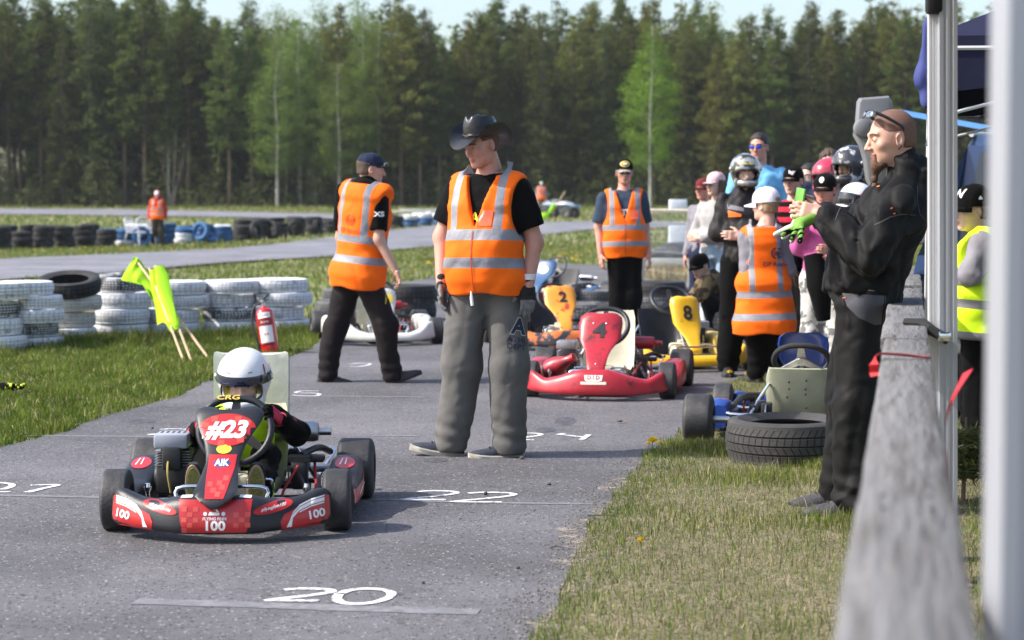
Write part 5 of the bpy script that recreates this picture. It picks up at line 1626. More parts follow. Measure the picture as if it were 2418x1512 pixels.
GREYM = cloth('grey_melange', (.22, .21, .24)); SKYB = cloth('sky_blue_shirt', (.16, .42, .68)); PINKJ = cloth('pink_fleece', (.52, .11, .31)); REDS = cloth('red_stripe', (.48, .02, .045)); CAMO = cloth('grey_camouflage', (.52, .52, .50), col2=(.16, .16, .16), mix=(.53, .56), var=.2)
CAMB = cloth('brown_camouflage', (.16, .12, .06), col2=(.045, .03, .02), mix=(.49, .53), var=.2); JEAN = cloth('pale_torn_jeans', (.30, .42, .55), col2=(.6, .64, .68), mix=(.55, .6)); LGREY = cloth('pale_grey_knit', (.36, .35, .35)); REDJ = cloth('red_jacket', (.42, .03, .04))
OLIV = cloth('dark_olive_trousers', (.05, .042, .03)); BLUC = cloth('royal_blue_cloth', (.03, .05, .40)); SHOEB = mat('black_shoe', (.018, .018, .02), rough=.6, var=.2, vs=20, bump=.3, bs=90); SOLE = mat('pale_sole', (.42, .39, .33), rough=.8, var=.2, vs=18); SOLEB = mat('black_sole', (.025, .025, .026), rough=.8)
SHOEN = mat('navy_shoe', (.03, .035, .055), rough=.8, var=.2, vs=30, bump=.4, bs=120); LEATH = mat('black_leather', (.014, .014, .016), rough=.34, var=.2, vs=9, bump=.25, bs=40); GLV = mat('black_knit_glove', (.015, .015, .016), rough=.9); GLG = mat('grey_glove_palm', (.16, .16, .165), rough=.6, var=.3, vs=40)
GLASS = mat('dark_lens', (.01, .01, .012), rough=.05, var=0, coat=1); MIRR = mat('blue_mirror_lens', (.03, .10, .75), rough=.08, metal=.7, var=.2, vs=40)

def unit(v): v = np.asarray(v, float); return v / max(1e-9, np.linalg.norm(v))
HEADC = {}
def head_prims(kind):
    k = dict(adult=(1.0, 1.0), child=(.93, .8), female=(.95, .88))[kind]
    w, j = k
    nose = {'adult': 1.0, 'child': .62, 'female': .8}[kind]
    ears = [(s, R(14)) for s in (-1, 1)]
    def fn(P):
        d = s_ell(P, (0, .014, .030), (.077 * w, .097, .088))
        d = smin(d, s_ell(P, (0, -.024, -.03), (.063 * w, .070, .085)), .03)
        d = smin(d, s_ell(P, (0, -.030, -.078 + .006 * (1 - j)), (.050 * w * (.8 + .2 * j), .052, .036)), .028)
        d = smin(d, s_cap(P, (-.012, -.072, -.100 * (.85 + .15 * j)), (.012, -.072, -.100 * (.85 + .15 * j)), .016 * j + .002), .02)
        for s in (-1, 1):
            d = smin(d, s_ell(P, (s * .042 * w, -.058, -.026), (.020, .02, .018)), .02)
            d = smin(d, s_cap(P, (s * .012, -.090, .022), (s * .044 * w, -.074, .024), .009 * j, .007 * j), .014)
            d = -smin(-d, s_ell(P, (s * .031, -.100, .001), (.017, .018, .012)), .012)
            d = smin(d, s_ell(P, (s * .031, -.0795, -.001), (.014, .012, .0125)), .004)
            # ear
            Rm = np.array(Matrix.Rotation(s * R(18), 3, 'Z') @ Matrix.Rotation(R(-12), 3, 'X'))
            e = s_ell(P, (s * .080 * w, .012, -.012), (.009, .021, .033), Rm)
            e = -smin(-e, s_ell(P, (s * .090 * w, .006, -.008), (.010, .012, .020)), .004)
            d = smin(d, e, .007)
            d = smin(d, s_ell(P, (s * .0125, -.100, -.037), (.008 * nose + .001, .010, .008)), .006)
        d = smin(d, s_cap(P, (0, -.086, .012), (0, -.100 - .013 * nose, -.034), .009, .0105 * (.5 + .5 * nose)), .010)
        d = smin(d, s_ell(P, (0, -.0895, -.0615), (.021 * w, .010, .0055)), .005)
        d = smin(d, s_ell(P, (0, -.0875, -.0725), (.018 * w, .010, .0060)), .005)
        d = -smin(-d, s_cap(P, (-.020, -.101, -.0668), (.020, -.101, -.0668), .0032), .003)
        d = smin(d, s_cap(P, (0, .028, -.03), (0, .036, -.15), .056 * w * (.75 + .25 * j)), .03)
        return d
    return fn
def head_arr(kind, h):
    if (kind, h) not in HEADC:
        v, q = snet(head_prims(kind), (-.105, -.135, -.17), (.105, .125, .13), h)
        c = v[q].mean(1)
        mi = np.zeros(len(q), int)
        lip = (np.abs(c[:, 0]) < .024) & (c[:, 1] < -.088) & (np.abs(c[:, 2] + .067) < .0125 * (1 - (c[:, 0] / .028) ** 2))
        mi[lip] = 1
        brow = (np.abs(np.abs(c[:, 0]) - .031) < .018) & (np.abs(c[:, 2] - .024 + .12 * (np.abs(np.abs(c[:, 0]) - .028))) < .0045) & (c[:, 1] < -.06)
        mi[brow] = 2
        HEADC[(kind, h)] = (v, q, mi)
    return HEADC[(kind, h)]

def hand_fn(w, d, n, th, s=1.0, curl=.6, add=0.0, thumb=.5, spread=1.0):
    w, d, n, th = (np.asarray(a, float) for a in (w, d, n, th))
    d = unit(d); n = unit(n - d * (n @ d)); t0 = np.cross(d, n); th = unit(t0 * (1 if t0 @ th > 0 else -1))
    Rm = np.stack([th, d, n], 1)
    caps = []
    for i in range(4):
        b = w + d * (.088 - .006 * abs(i - 1.2)) * s + th * (.030 - .0205 * i) * s * spread
        L = [.070, .078, .073, .058][i] * s
        a = curl * (.25 + .06 * i)
        for j, f in enumerate((.44, .31, .25)):
            dr = d * math.cos(a) + n * math.sin(a)
            e = b + dr * L * f
            caps.append((b, e, (.0092 - .0009 * j) * s + add, (.0085 - .001 * j) * s + add))
            b = e; a += curl * (.75 - .1 * j)
    b = w + d * .022 * s + th * .026 * s
    d1 = unit(th * .75 + d * .62 + n * (.2 + .5 * thumb)); e = b + d1 * .040 * s
    caps.append((b, e, .0135 * s + add, .011 * s + add))
    d2 = unit(th * (.45 - .3 * thumb) + d * .85 + n * (.2 + .5 * thumb)); e2 = e + d2 * .036 * s
    caps.append((e, e2, .011 * s + add, .0085 * s + add))
    def fn(P):
        x = s_box(P, w + d * .046 * s, (.078 * s + add, .094 * s, .027 * s + add), .0125 * s, Rm)
        x = smin(x, s_cap(P, w - d * .03 * s, w + d * .02 * s, .024 * s + add, .026 * s + add), .012)
        for a_, b_, r1, r2 in caps: x = smin(x, s_cap(P, a_, b_, r1, r2), .0045)
        return x
    pts = np.array([c[0] for c in caps] + [c[1] for c in caps] + [w - d * .04 * s])
    return fn, pts.min(0) - .03, pts.max(0) + .03

TAB = [(-.20, .135, .100, .0), (-.05, .165, .122, .006), (.05, .165, .122, .004), (.22, .148, .110, .0), (.45, .158, .115, -.003), (.68, .178, .122, 0), (.84, .165, .105, .01), (.95, .115, .078, .018), (1.04, .066, .062, .024)]
class Body:
    """skeleton in the person's own frame (metres, facing -Y)"""
    def __init__(s, H=1.78, fat=0.0, belly=0.0, wide=1.0, J=None, child=False):
        k = H / 1.8; s.k = k; s.H = H; s.fat, s.belly, s.wide = fat, belly, wide
        hk = .93 if child else 1.0; s.hs = (.97 if H > 1.6 else .93 + .04 * H / 1.6)
        s.p = dict(pelvis=(0, 0, .97 * k), neck=(0, .01, 1.49 * k), head=(0, -.02, 1.49 * k + .165),
                   shL=(-.185 * k * wide, .01, 1.425 * k), shR=(.185 * k * wide, .01, 1.425 * k),
                   elL=(-.24 * k * wide, .03, 1.13 * k), elR=(.24 * k * wide, .03, 1.13 * k), wrL=(-.25 * k * wide, -.06, .88 * k), wrR=(.25 * k * wide, -.06, .88 * k),
                   hiL=(-.09 * k, 0, .92 * k), hiR=(.09 * k, 0, .92 * k), knL=(-.11 * k, -.01, .50 * k), knR=(.11 * k, -.01, .50 * k),
                   anL=(-.12 * k, .02, .09 * k), anR=(.12 * k, .02, .09 * k))
        if J: s.p.update(J)
        s.p = {a: np.asarray(b, float) for a, b in s.p.items()}
        z = unit(s.p['neck'] - s.p['pelvis']); s.L = float(np.linalg.norm(s.p['neck'] - s.p['pelvis']))
        xs = s.p['shR'] - s.p['shL']; x = unit(xs - z * (xs @ z)); y = np.cross(z, x)
        s.A = np.stack([x, y, z], 0); s.k2 = s.L / .52
    def loc(s, P): return (P - s.p['pelvis'].astype(np.float32)) @ s.A.T.astype(np.float32)
    def col(s, P, off=0.0, pw=2.35, flare=0.0):
        q = s.loc(P); t = q[:, 2] / s.L
        T = np.array(TAB)
        g = np.exp(-((t - .25) / .3) ** 2)
        k = min(s.k, s.k2 * 1.1) if s.k < 1 else s.k
        rx = np.interp(t, T[:, 0], T[:, 1]) * k * s.wide + off + s.fat * (.6 + .4 * g) + flare * np.clip(.25 - t, 0, 1)
        ry = np.interp(t, T[:, 0], T[:, 2]) * k + off + s.fat * .5 + s.belly * .6 * g + flare * np.clip(.25 - t, 0, 1) * .8
        cy = np.interp(t, T[:, 0], T[:, 3]) - s.belly * .6 * g
        kk = (np.abs(q[:, 0] / rx) ** pw + np.abs((q[:, 1] - cy) / ry) ** pw) ** (1 / pw)
        d = (kk - 1) * np.minimum(rx, ry)
        return d, q, t
    def arm(s, P, sd, r=(.050, .042, .030), fr=1.0, k=.03):
        a, b, c = s.p['sh' + sd], s.p['el' + sd], s.p['wr' + sd]; m = s.k * (1 + s.fat * 3)
        if fr <= .5:
            return s_cap(P, a, a + (b - a) * fr * 2, r[0] * m, r[1] * m)
        return smin(s_cap(P, a, b, r[0] * m, r[1] * m), s_cap(P, b, b + (c - b) * (fr - .5) * 2, r[1] * m, r[2] * m), k)
    def leg(s, P, sd, r=(.085, .058, .040), k=.03):
        a, b, c = s.p['hi' + sd], s.p['kn' + sd], s.p['an' + sd]; m = s.k
        return smin(s_cap(P, a, b, (r[0] + s.fat * .5) * m, r[1] * m), s_cap(P, b, c, r[1] * m, r[2] * m), k)
    def bbox(s, keys, pad):
        a = np.array([s.p[k] for k in keys]); return a.min(0) - pad, a.max(0) + pad
    def tmat(s):
        M = Matrix.Identity(4)
        for i in range(3):
            for j in range(3): M[i][j] = s.A[j][i]
            M[i][3] = s.p['pelvis'][i]
        return M

ALLJ = ['pelvis', 'neck', 'shL', 'shR', 'elL', 'elR', 'wrL', 'wrR', 'hiL', 'hiR', 'knL', 'knR', 'anL', 'anR']
def head_matrix(B, yaw=0, pitch=0, roll=0):
    return Matrix.Translation(Vector(B.p['head'])) @ rotz(R(yaw)) @ Matrix.Rotation(R(pitch), 4, 'X') @ Matrix.Rotation(R(roll), 4, 'Y') @ Matrix.Scale(B.hs, 4)

def tf(v, M):
    A = np.array(M); return v @ A[:3, :3].T + A[:3, 3]

def garment(name, fn, lo, hi, h, mtl, root):
    v, q = snet(fn, lo, hi, h)
    return link(name, np_mesh(name, v, q, mtl), root), v, q

def nbvh(v, q): return BVHTree.FromPolygons(v.tolist(), q.tolist())

def shoe(root, an, yaw, pitch, mtl, sole, s=1.0, L=.285, toe_up=0.0):
    """loft along the foot; toe towards -Y before yaw"""
    M = Matrix.Translation(Vector(an)) @ rotz(yaw) @ Matrix.Rotation(pitch, 4, 'X') @ Matrix.Scale(s, 4) @ Matrix.Translation((0, 0, -.085))
    st = [(.075, .022, .05), (.065, .034, .085), (.03, .040, .108), (-.02, .041, .105), (-.06, .043, .088), (-.11, .047, .068), (-.16, .045, .056), (-.195, .034, .045), (-.212, .016, .03)]
    k = L / .285
    up = []
    for y, w, h in st:
        z0 = .018 + toe_up * max(0, -y - .08) ** 1.5 * 6
        up.append([Vector((w * math.copysign(abs(math.cos(a)) ** .8, math.cos(a)), y * k, z0 + (h - .018) * (math.sin(a) if math.sin(a) > 0 else 0) ** .9)) for a in [2 * math.pi * j / 18 for j in range(18)]])
    o = MB().loft(up, M=M).build('shoe', mtl, root)
    so = []
    for y, w, h in [(.082, .022, 0)] + st + [(-.219, .012, 0)]:
        z0 = toe_up * max(0, -y - .08) ** 1.5 * 6
        w2 = w + .005
        so.append([Vector((w2 * c, y * k, z0 + z)) for c, z in ((-1, .004), (-.9, 0), (.9, 0), (1, .004), (1.02, .026), (.9, .032), (-.9, .032), (-1.02, .026))])
    MB().loft(so, M=M).build('sole', sole, o)
    la = MB()
    for i in range(4):
        y = -.035 - .022 * i; z = .108 - .011 * i
        la.tube([(-.026, y * k, z - .012), (0, y * k - .004, z + .002), (.026, y * k, z - .012)], .0028, 5, M=M)
    la.build('laces', SOLEB if mtl is not SHOEN else BLKC, o)
    return o

# ---- headgear (head frame)
def dome(rx, ry, rz, cy, z0, n=28, m=9, off=0.0, bottom=0.0):
    mb = MB(); rings = []
    for i in range(m + 1):
        ph = math.pi / 2 * i / m
        rings.append([Vector((rx * math.cos(ph) ** .85 * math.cos(2 * math.pi * j / n), cy + ry * math.cos(ph) ** .85 * math.sin(2 * math.pi * j / n), z0 + rz * math.sin(ph) ** .95)) for j in range(n)])
    rings = [[Vector((v.x * .99, v.y * 1.0, z0 - bottom)) for v in rings[0]]] + rings
    mb.loft(rings, cap=True)
    return mb
def cap(root, Hm, mtl, visor=None, bill=.075, bw=.075, yaw=0, curve=.02, back_gap=False, tilt=0, up=0.0, flat=False, h=.085):
    M = Hm @ rotz(yaw) @ Matrix.Rotation(tilt, 4, 'X')
    mb = dome(.0855, .106, h, .012, .038 + up, bottom=.018)
    mb.v = [tuple(M @ Vector(v)) for v in mb.v]
    c = mb.build('cap', mtl, root)
    vb = MB(); rows = []
    for t in np.linspace(0, 1, 6):
        row = []
        for u in np.linspace(-1, 1, 13):
            a = u * 1.15
            x = math.sin(a) * (.084 + .0 * t) * (1 - .10 * t); y0 = .012 - math.cos(a) * .103
            y = y0 - bill * t * math.cos(u * math.pi / 2) ** .5 if abs(u) < 1 else y0
            row.append(Vector((x, y, .026 + up - curve * (u * u) * (.4 + .6 * t) - .10 * bill * t * (0 if flat else 1.6))))
        rows.append(row)
    top = [p for r_ in rows for p in r_]
    n = 13; fs = [(i * n + j, i * n + j + 1, (i + 1) * n + j + 1, (i + 1) * n + j) for i in range(5) for j in range(n - 1)]
    k = len(top)
    vb.add(top + [p + Vector((0, 0, -.004)) for p in top], fs + [tuple(k + i for i in f[::-1]) for f in fs] + [(5 * n + j, 5 * n + j + 1, k + 5 * n + j + 1, k + 5 * n + j) for j in range(n - 1)], M=M)
    vb.build('visor', visor or mtl, c)
    MB().ell((0, .012, .038 + up + h), (.006, .006, .004), M=M, n=8, m=5).build('button', mtl, c)
    if back_gap:
        g = MB(); g.ell((0, .108, .038 + up), (.034, .014, .022), M=M)
        g.build('strap_opening', HAIRS[back_gap], c)
    seams = MB()
    for a in (0, 1.047, 2.094):
        seams.tube([(.0865 * math.cos(a) * math.cos(p_) ** .85, .012 + .107 * math.sin(a) * math.cos(p_) ** .85, .038 + up + (h + .001) * math.sin(p_) ** .95) for p_ in np.linspace(.05, 1.5, 8)] , .0012, 4, M=M)
    seams.build('seams', BLKC if mtl is not WHC else LGREY, c)
    return c, M

S_BIG = False
def glasses(root, Hm, lens, frame_m, z=.0, up=0.0, tilt=0.0, name='sunglasses', y=0.0):
    M = Hm @ Matrix.Translation((0, y, z)) @ Matrix.Rotation(tilt, 4, 'X')
    f = MB()
    f.tube([(-.062, -.092, .012), (-.03, -.108, .015), (0, -.112, .010), (.03, -.108, .015), (.062, -.092, .012)], .0028, 6, M=M, smooth=3)
    for s in (-1, 1): f.tube([(s * .063, -.092, .010), (s * .078, -.05, .008), (s * .082, .02, .0), (s * .081, .035, -.012)], [.0075, .006, .004] if S_BIG else .003, 6, M=M, smooth=3)
    o = f.build(name, frame_m, root)
    for s in (-1, 1):
        MB().ell((s * .033, -.1045, .0), (.0265, .006, .0175), M=M, n=16, m=8, rot=Matrix.Rotation(s * R(14), 3, 'Z')).build('lens', lens, o)
    return o

def hair(root, Hm, col, style, h=.006):
    m = HAIRS[col]
    def fn(P):
        g = .010 if style in ('short', 'curly') else .005
        if style == 'long': g = .006
        d = s_ell(P, (0, .016, .032), (.078 + g, .098 + g, .090 + g))
        d = smin(d, s_ell(P, (0, .045, -.035), (.066 + g * .6, .058 + g * .6, .06)), .03)
        face = .030 * 0 + P[:, 1] + (.045 - np.clip((P[:, 2] - .02) * 1.6, -.4, 1) * 1.0 + .0)   # forward limit grows with height
        lim = np.where(P[:, 2] > .088, -.2, np.where(P[:, 2] > .02, -.046 - np.maximum(0, P[:, 2] - .05) * 1.1, .026))
        d = smax(d, -(P[:, 1] - lim), .012)
        d = smax(d, -(P[:, 2] + (.055 if style != 'long' else .11)), .01)
        if style == 'long':
            for s in (-1, 1):
                d = smin(d, s_cap(P, (s * .072, .0, .01), (s * .078, -.005, -.17), .022, .026), .03)
            d = smin(d, s_cap(P, (-.03, .07, -.02), (-.03, .08, -.2), .05, .045), .03); d = smin(d, s_cap(P, (.03, .07, -.02), (.03, .08, -.2), .05, .045), .03)
        if style in ('cap', 'long'): d = smax(d, P[:, 2] - .048, .008)
        if style == 'curly': d = d + wrinkle(P, .008, 4, 90, (1, 1, 1))
        elif style != 'buzz': d = d + wrinkle(P, .0022, 4, 120, (1, 1, .4))
        return d
    v, q = snet(fn, (-.13, -.13, -.27 if style == 'long' else -.09), (.13, .17, .16), h)
    return link('hair', np_mesh('hair', tf(v, Hm), q, m), root)

def helmet(root, Hm, mats, s=1.0, visor='up', h=.0065, art=None):
    """full-face helmet: shell, chin bar, dark trim, visor"""
    def shell(P):
        d = s_ell(P, (0, .014, .026), (.122, .142, .128))
        d = smin(d, s_ell(P, (0, -.032, -.075), (.098, .115, .058)), .03)
        d = smax(d, -(P[:, 2] + .135 + .25 * P[:, 1]), .012)
        inner = smin(s_ell(P, (0, .012, .02), (.104, .122, .112)), s_cap(P, (0, .0, 0), (0, .01, -.25), .09), .02)
        d = smax(d, -inner, .004)
        op = s_box(P, (0, -.13, -.012), (.178, .17, .084), .035)
        return smax(d, -op, .006)
    v, q = snet(shell, (-.14, -.165, -.16), (.14, .175, .17), h)
    v = v * s
    o = link('helmet', np_mesh('helmet', tf(v, Hm), q, mats[0]), root)
    tr = MB()
    ring = []
    for a in np.linspace(0, 2 * math.pi, 40, endpoint=False):
        x = .090 * math.copysign(abs(math.cos(a)) ** .6, math.cos(a)); z = -.012 + .042 * math.copysign(abs(math.sin(a)) ** .6, math.sin(a))
        q_ = 1 - (x / .124) ** 2
        y = .012 - .142 * math.sqrt(max(.02, q_)) * (1 if z > -.02 else 1.0) - (.004 if z > -.02 else .002)
        ring.append(Vector((x, y, z)) * s)
    tr.tube(ring, .0045 * s, 6, M=Hm, closed=True); tr.build('eyeport_trim', BLK, o)
    if visor:
        vb = MB(); rows = []
        up = .075 if visor == 'up' else 0
        lo_, hi_ = (-.052, .036) if visor == 'down' else (.034, .098)
        if visor == 'half': lo_, hi_ = (.017, .058)
        for t in np.linspace(0, 1, 7):
            z = lo_ + (hi_ - lo_) * t; row = []
            for u in np.linspace(-1, 1, 17):
                a = u * 1.5
                kz = math.sqrt(max(.2, 1 - ((z - .026) / .135) ** 2))
                row.append(Vector((math.sin(a) * .126 * kz, .014 - math.cos(a) * .149 * kz - (.004), z - .0 * abs(u))) * s)
            rows.append(row)
        n = 17; top = [p for r_ in rows for p in r_]
        vb.add(top, [(i * n + j, i * n + j + 1, (i + 1) * n + j + 1, (i + 1) * n + j) for i in range(6) for j in range(n - 1)], M=Hm)
        vb.build('visor', mats[1], o)
        for sd in (-1, 1): MB().lathe([(.001, .008), (.014, .008), (.018, 0), (.001, 0)], 14, Hm @ Matrix.Scale(s, 4) @ Matrix.Translation((sd * .121, .0, .03)) @ Matrix.Rotation(sd * R(90), 4, 'Y')).build('visor_pivot', mats[2] if len(mats) > 2 else STL, o)
    for sd in (-1, 1):
        MB().box((0, 0, 0), (.03, .004, .006), M=Hm @ Matrix.Scale(s, 4) @ Matrix.Translation((sd * .04, -.128, -.085)), bev=.002).build('chin_vent', BLK, o)
    return o, nbvh(tf(v, Hm), q)

def vest(B, root, h, mtl, hem=-.25, off=.034, bands=((.14, .055), (.30, .055)), vx=(.085, .13), vneck=.42, seed=1, flare=.06, strip=None, arm=(.070, .17), bx=.15, open_front=True, wr_=.008, back=False, arm_t=.70):
    k = B.k
    def fn(Q):                                   # Q in torso frame
        P = Q @ B.A.astype(np.float32) + B.p['pelvis'].astype(np.float32)
        d, q, t = B.col(P, off, 2.3, flare)
        shz = float(((B.p['shL'] + B.p['shR']) / 2 - B.p['pelvis']) @ B.A[2]); shx = float((B.p['shR'] - B.p['pelvis']) @ B.A[0])
        d = smin(d, s_cap(q, (-shx * .78, .0, shz + .004), (shx * .78, .0, shz + .004), .066 * k + off * .6), .04)
        d = d + wrinkle(Q, wr_, seed, 15, (.7, .7, 1.2)) + wrinkle(Q, wr_ * .42, seed + 4, 34, (.6, .6, 1.5))
        d = smax(d, hem * B.L - q[:, 2] + .008 * np.sin(q[:, 0] * 22 + seed), .006)
        for s in (-1, 1):
            d = smax(d, -s_ell(q, (s * (shx + .052 * k), 0, arm_t * B.L), (arm[0] * k, .24, arm[1] * k)), .006)
            d = smax(d, -s_box(q, (s * (shx + bx * k), 0, .98 * B.L), (.2 * k, .5, .36 * k), .03), .006)
        d = smax(d, -s_ell(q, (0, .02, 1.10 * B.L), (.080 * k, .082 * k, .16 * k)), .006); d = smax(d, q[:, 2] - np.where(np.abs(q[:, 0]) < .11 * k, 1.0, 1.4) * B.L * .985, .012)
        if vneck:
            zv = vneck * B.L
            vv = (np.abs(q[:, 0]) - np.maximum(0, (q[:, 2] - zv)) * .30) * .95
            vv = np.maximum(vv, q[:, 1] - .03)
            d = smax(d, -np.maximum(vv, zv - q[:, 2]), .005)
        return d
    r = .30 * max(1, k) + B.fat + B.belly + flare * .3
    v, q = snet(fn, (-r, -r, hem * B.L - .05), (r, r, 1.12 * B.L), h)
    pl = []
    for z, w in bands: pl += [((0, 0, z), (0, 0, 1)), ((0, 0, z + w), (0, 0, 1))]
    for x in vx:
        for s in (-1, 1): pl.append(((s * x, 0, 0), (1, 0, 0)))
    zt = bands[-1][0] + bands[-1][1] - .01
    def cl(c, n_):
        for z, w in bands:
            if z < c.z < z + w: return 's'
        if c.z > zt and vx[0] < abs(c.x) < vx[1]: return 't'
        return 'v'
    o = split_mesh(v, q, pl, cl, {'v': 'safety_vest', 's': 'reflective_strip', 't': 'reflective_strip'}, {'v': mtl, 's': strip or REFL, 't': strip or REFL}, {'v': root, 's': 'v', 't': 'v'})
    Tm = B.tmat()
    for ob in o.values(): ob.data.transform(Tm)
    wv = tf(v, Tm)
    return o.get('v'), nbvh(wv, q), Tm

def make_person(label, D, vx, rz, B, S, group=None, z=0.0):
    """S: clothing and look"""
    x = (vx - CX) / FPX * D
    root = empty('person', (x, D, z), rz, label, 'person', group)
    h = S.get('vox', .012)
    skin = S.get('skin', SKIN)
    k = B.k
    Hm = head_matrix(B, *S.get('head', (0, 0, 0)))
    # body: torso, limbs, neck in one surface; head and hands continue it
    hp = np.array(Hm)[:3, 3]; nk = B.p['neck']
    skull = hp + np.array(Hm)[:3, :3] @ np.array([0, .03, -.07])
    def bf(P):
        d, q, t = B.col(P, -.012)
        d = smax(d, t * B.L - 1.0 * B.L, .02); d = smax(d, -(t + .18) * B.L, .02)
        d = smin(d, s_cap(P, nk - B.A[2] * .05, skull, .062 * k ** .5 * (1 + B.fat * 3), .052 * k ** .5), .03)
        for sd in 'LR':
            d = smin(d, B.arm(P, sd, (.050, .043, .029)), .035); d = smin(d, B.leg(P, sd), .03)
        return d
    lo, hi = B.bbox(ALLJ, .16); hi[2] = max(hi[2], skull[2] + .06)
    v, q = snet(bf, lo, hi, max(h, .011))
    V_, Q_, MI = [v], [q], [np.zeros(len(q), int)]
    off = len(v)
    hv, hq, hm = head_arr(S.get('hk', 'adult'), S.get('hvox', .006))
    V_.append(tf(hv, Hm)); Q_.append(hq + off); MI.append(hm); off += len(hv)
    for sd in 'LR':
        hd = S.get('hand' + sd)
        if hd is None:
            d_ = unit(B.p['wr' + sd] - B.p['el' + sd]); hd = dict(d=d_, n=(1 if sd == 'L' else -1, .3, 0), th=(0, -1, 0), curl=.7)
        if hd is False: continue
        fn, l_, h_ = hand_fn(B.p['wr' + sd], hd['d'], hd['n'], hd['th'], S.get('hs', k ** .7), hd.get('curl', .6), 0, hd.get('thumb', .5))
        if S.get('gloves'):
            fn2, l_, h_ = hand_fn(B.p['wr' + sd], hd['d'], hd['n'], hd['th'], S.get('hs', k ** .7), hd.get('curl', .6), .002, hd.get('thumb', .5))
            gv, gq = snet(fn2, l_, h_, max(.005, h * .5))
            c = gv[gq].mean(1); w_ = B.p['wr' + sd]; t_ = (c - w_) @ unit(hd['d'])
            nn = unit(np.asarray(hd['n'], float))
            mi = ((t_ > .075) | (((c - w_) @ nn > .004) & (t_ > .01))).astype(int)
            link('glove', np_mesh('glove', gv, gq, S['gloves'], mi=mi), root)
        else:
            gv, gq = snet(fn, l_, h_, max(.005, h * .5))
            V_.append(gv); Q_.append(gq + off); MI.append(np.zeros(len(gq), int)); off += len(gv)
    bme = np_mesh('body', np.concatenate(V_), np.concatenate(Q_), [skin, S.get('lip', LIP), HAIRS[S.get('hair', ('brown', ''))[0]]], mi=np.concatenate(MI))
    body = link('body', bme, root)
    for s in (-1, 1):
        e = MB().ell((s * .031, -.0845, .0005), (.0085, .0085, .0048), M=Hm, n=12, m=8)
        eo = e.build('eye', EYE, root)
        MB().ell((s * .031 + S.get('gaze', 0), -.0915, .0005), (.0042, .003, .0042), M=Hm, n=10, m=6).build('iris', IRIS, eo)
    if S.get('hair') and S['hair'][1]: hair(root, Hm, *S['hair'])
    R_ = {'root': root, 'Hm': Hm, 'body': body, 'B': B}
    if S.get('trousers'):
        tm_, rad = S['trousers'][:2]; wa = S['trousers'][2] if len(S['trousers']) > 2 else .006
        sd_ = S.get('seed', 1)
        def tfn(P):
            d, q, t = B.col(P, .014)
            d = smax(d, (t - .16) * B.L, .01); d = smax(d, -(t + .16) * B.L, .03)
            for sd in 'LR':
                an = B.p['an' + sd]
                L_ = B.leg(P, sd, rad, .04)
                L_ = L_ - .005 * np.sin((P[:, 2] - an[2]) * 75 + P[:, 0] * 12) * np.exp(-((P[:, 2] - an[2] - .06) / .09) ** 2)
                d = smin(d, L_, .05)
            d = d + wrinkle(P, wa, sd_, 17, (1.15, 1.15, .55)) + wrinkle(P, wa * .28, sd_ + 5, 36, (1, 1, 1.3))
            zb = np.minimum(B.p['anL'][2], B.p['anR'][2]) - .055
            zc = np.where(np.abs(P[:, 0] - B.p['anL'][0]) + np.abs(P[:, 1] - B.p['anL'][1]) < np.abs(P[:, 0] - B.p['anR'][0]) + np.abs(P[:, 1] - B.p['anR'][1]), B.p['anL'][2], B.p['anR'][2]) - S.get('hemdrop', .05)
            return smax(d, zc - P[:, 2], .008)
        lo, hi = B.bbox(['pelvis', 'hiL', 'hiR', 'knL', 'knR', 'anL', 'anR'], .22)
        hi[2] = max(B.p['pelvis'][2] + .2 * B.L, B.p['knL'][2] + .14, B.p['knR'][2] + .14)
        R_['trousers'], tv, tq = garment('trousers', tfn, lo, hi, h, tm_, root); R_['tb'] = nbvh(tv, tq)
    if S.get('top'):
        T = S['top']; ofs = T.get('off', .014); sl = T.get('sleeve', 'short'); rr = T.get('r', (.066, .066, .05))
        def sfn(P):
            d, q, t = B.col(P, ofs, 2.4, T.get('flare', 0))
            d = smax(d, (t - 1.0) * B.L - T.get('collar', 0), .012)
            hem = T.get('hem', -.08)
            d = smax(d, (hem - t) * B.L, .008)
            if sl:
                for sd in 'LR':
                    fr = T.get('fr', .42 if sl == 'short' else (.94 if sl == 'long' else .3))
                    a = B.arm(P, sd, rr, fr, .04)
                    ela, elb = B.p['sh' + sd], B.p['el' + sd]
                    if sl == 'short':
                        u = unit(elb - ela); cut = (P - (ela + (elb - ela) * fr * 2).astype(np.float32)) @ u.astype(np.float32)
                        a = smax(a, cut, .006)
                    d = smin(d, a, .045)
            if T.get('collar'):
                d = smin(d, s_cap(P, nk - B.A[2] * .03, nk + B.A[2] * T['collar'] - B.A[1] * .0, .078 * k, .072 * k), .03)
                d = smax(d, -s_ell(P, nk + B.A[2] * (T['collar'] + .03) - B.A[1] * .015, (.06, .066, .06)), .006)
            else:
                d = smax(d, -s_ell(P, nk + B.A[2] * .055 - B.A[1] * .022, (.068 * k, .075 * k, .075)), .006)
            w_ = T.get('wr', .005)
            return d + wrinkle(P, w_, T.get('seed', 3), 18, (1, 1, .8)) + wrinkle(P, w_ * .55, T.get('seed', 3) + 9, 44, (1, 1, 1.5))
        lo, hi = B.bbox(['pelvis', 'neck', 'shL', 'shR', 'elL', 'elR', 'wrL', 'wrR'] if sl == 'long' else ['pelvis', 'neck', 'shL', 'shR', 'elL', 'elR'], .17 + B.belly + B.fat)
        lo[0] = min(lo[0], B.p['pelvis'][0] - .26); hi[0] = max(hi[0], B.p['pelvis'][0] + .26)
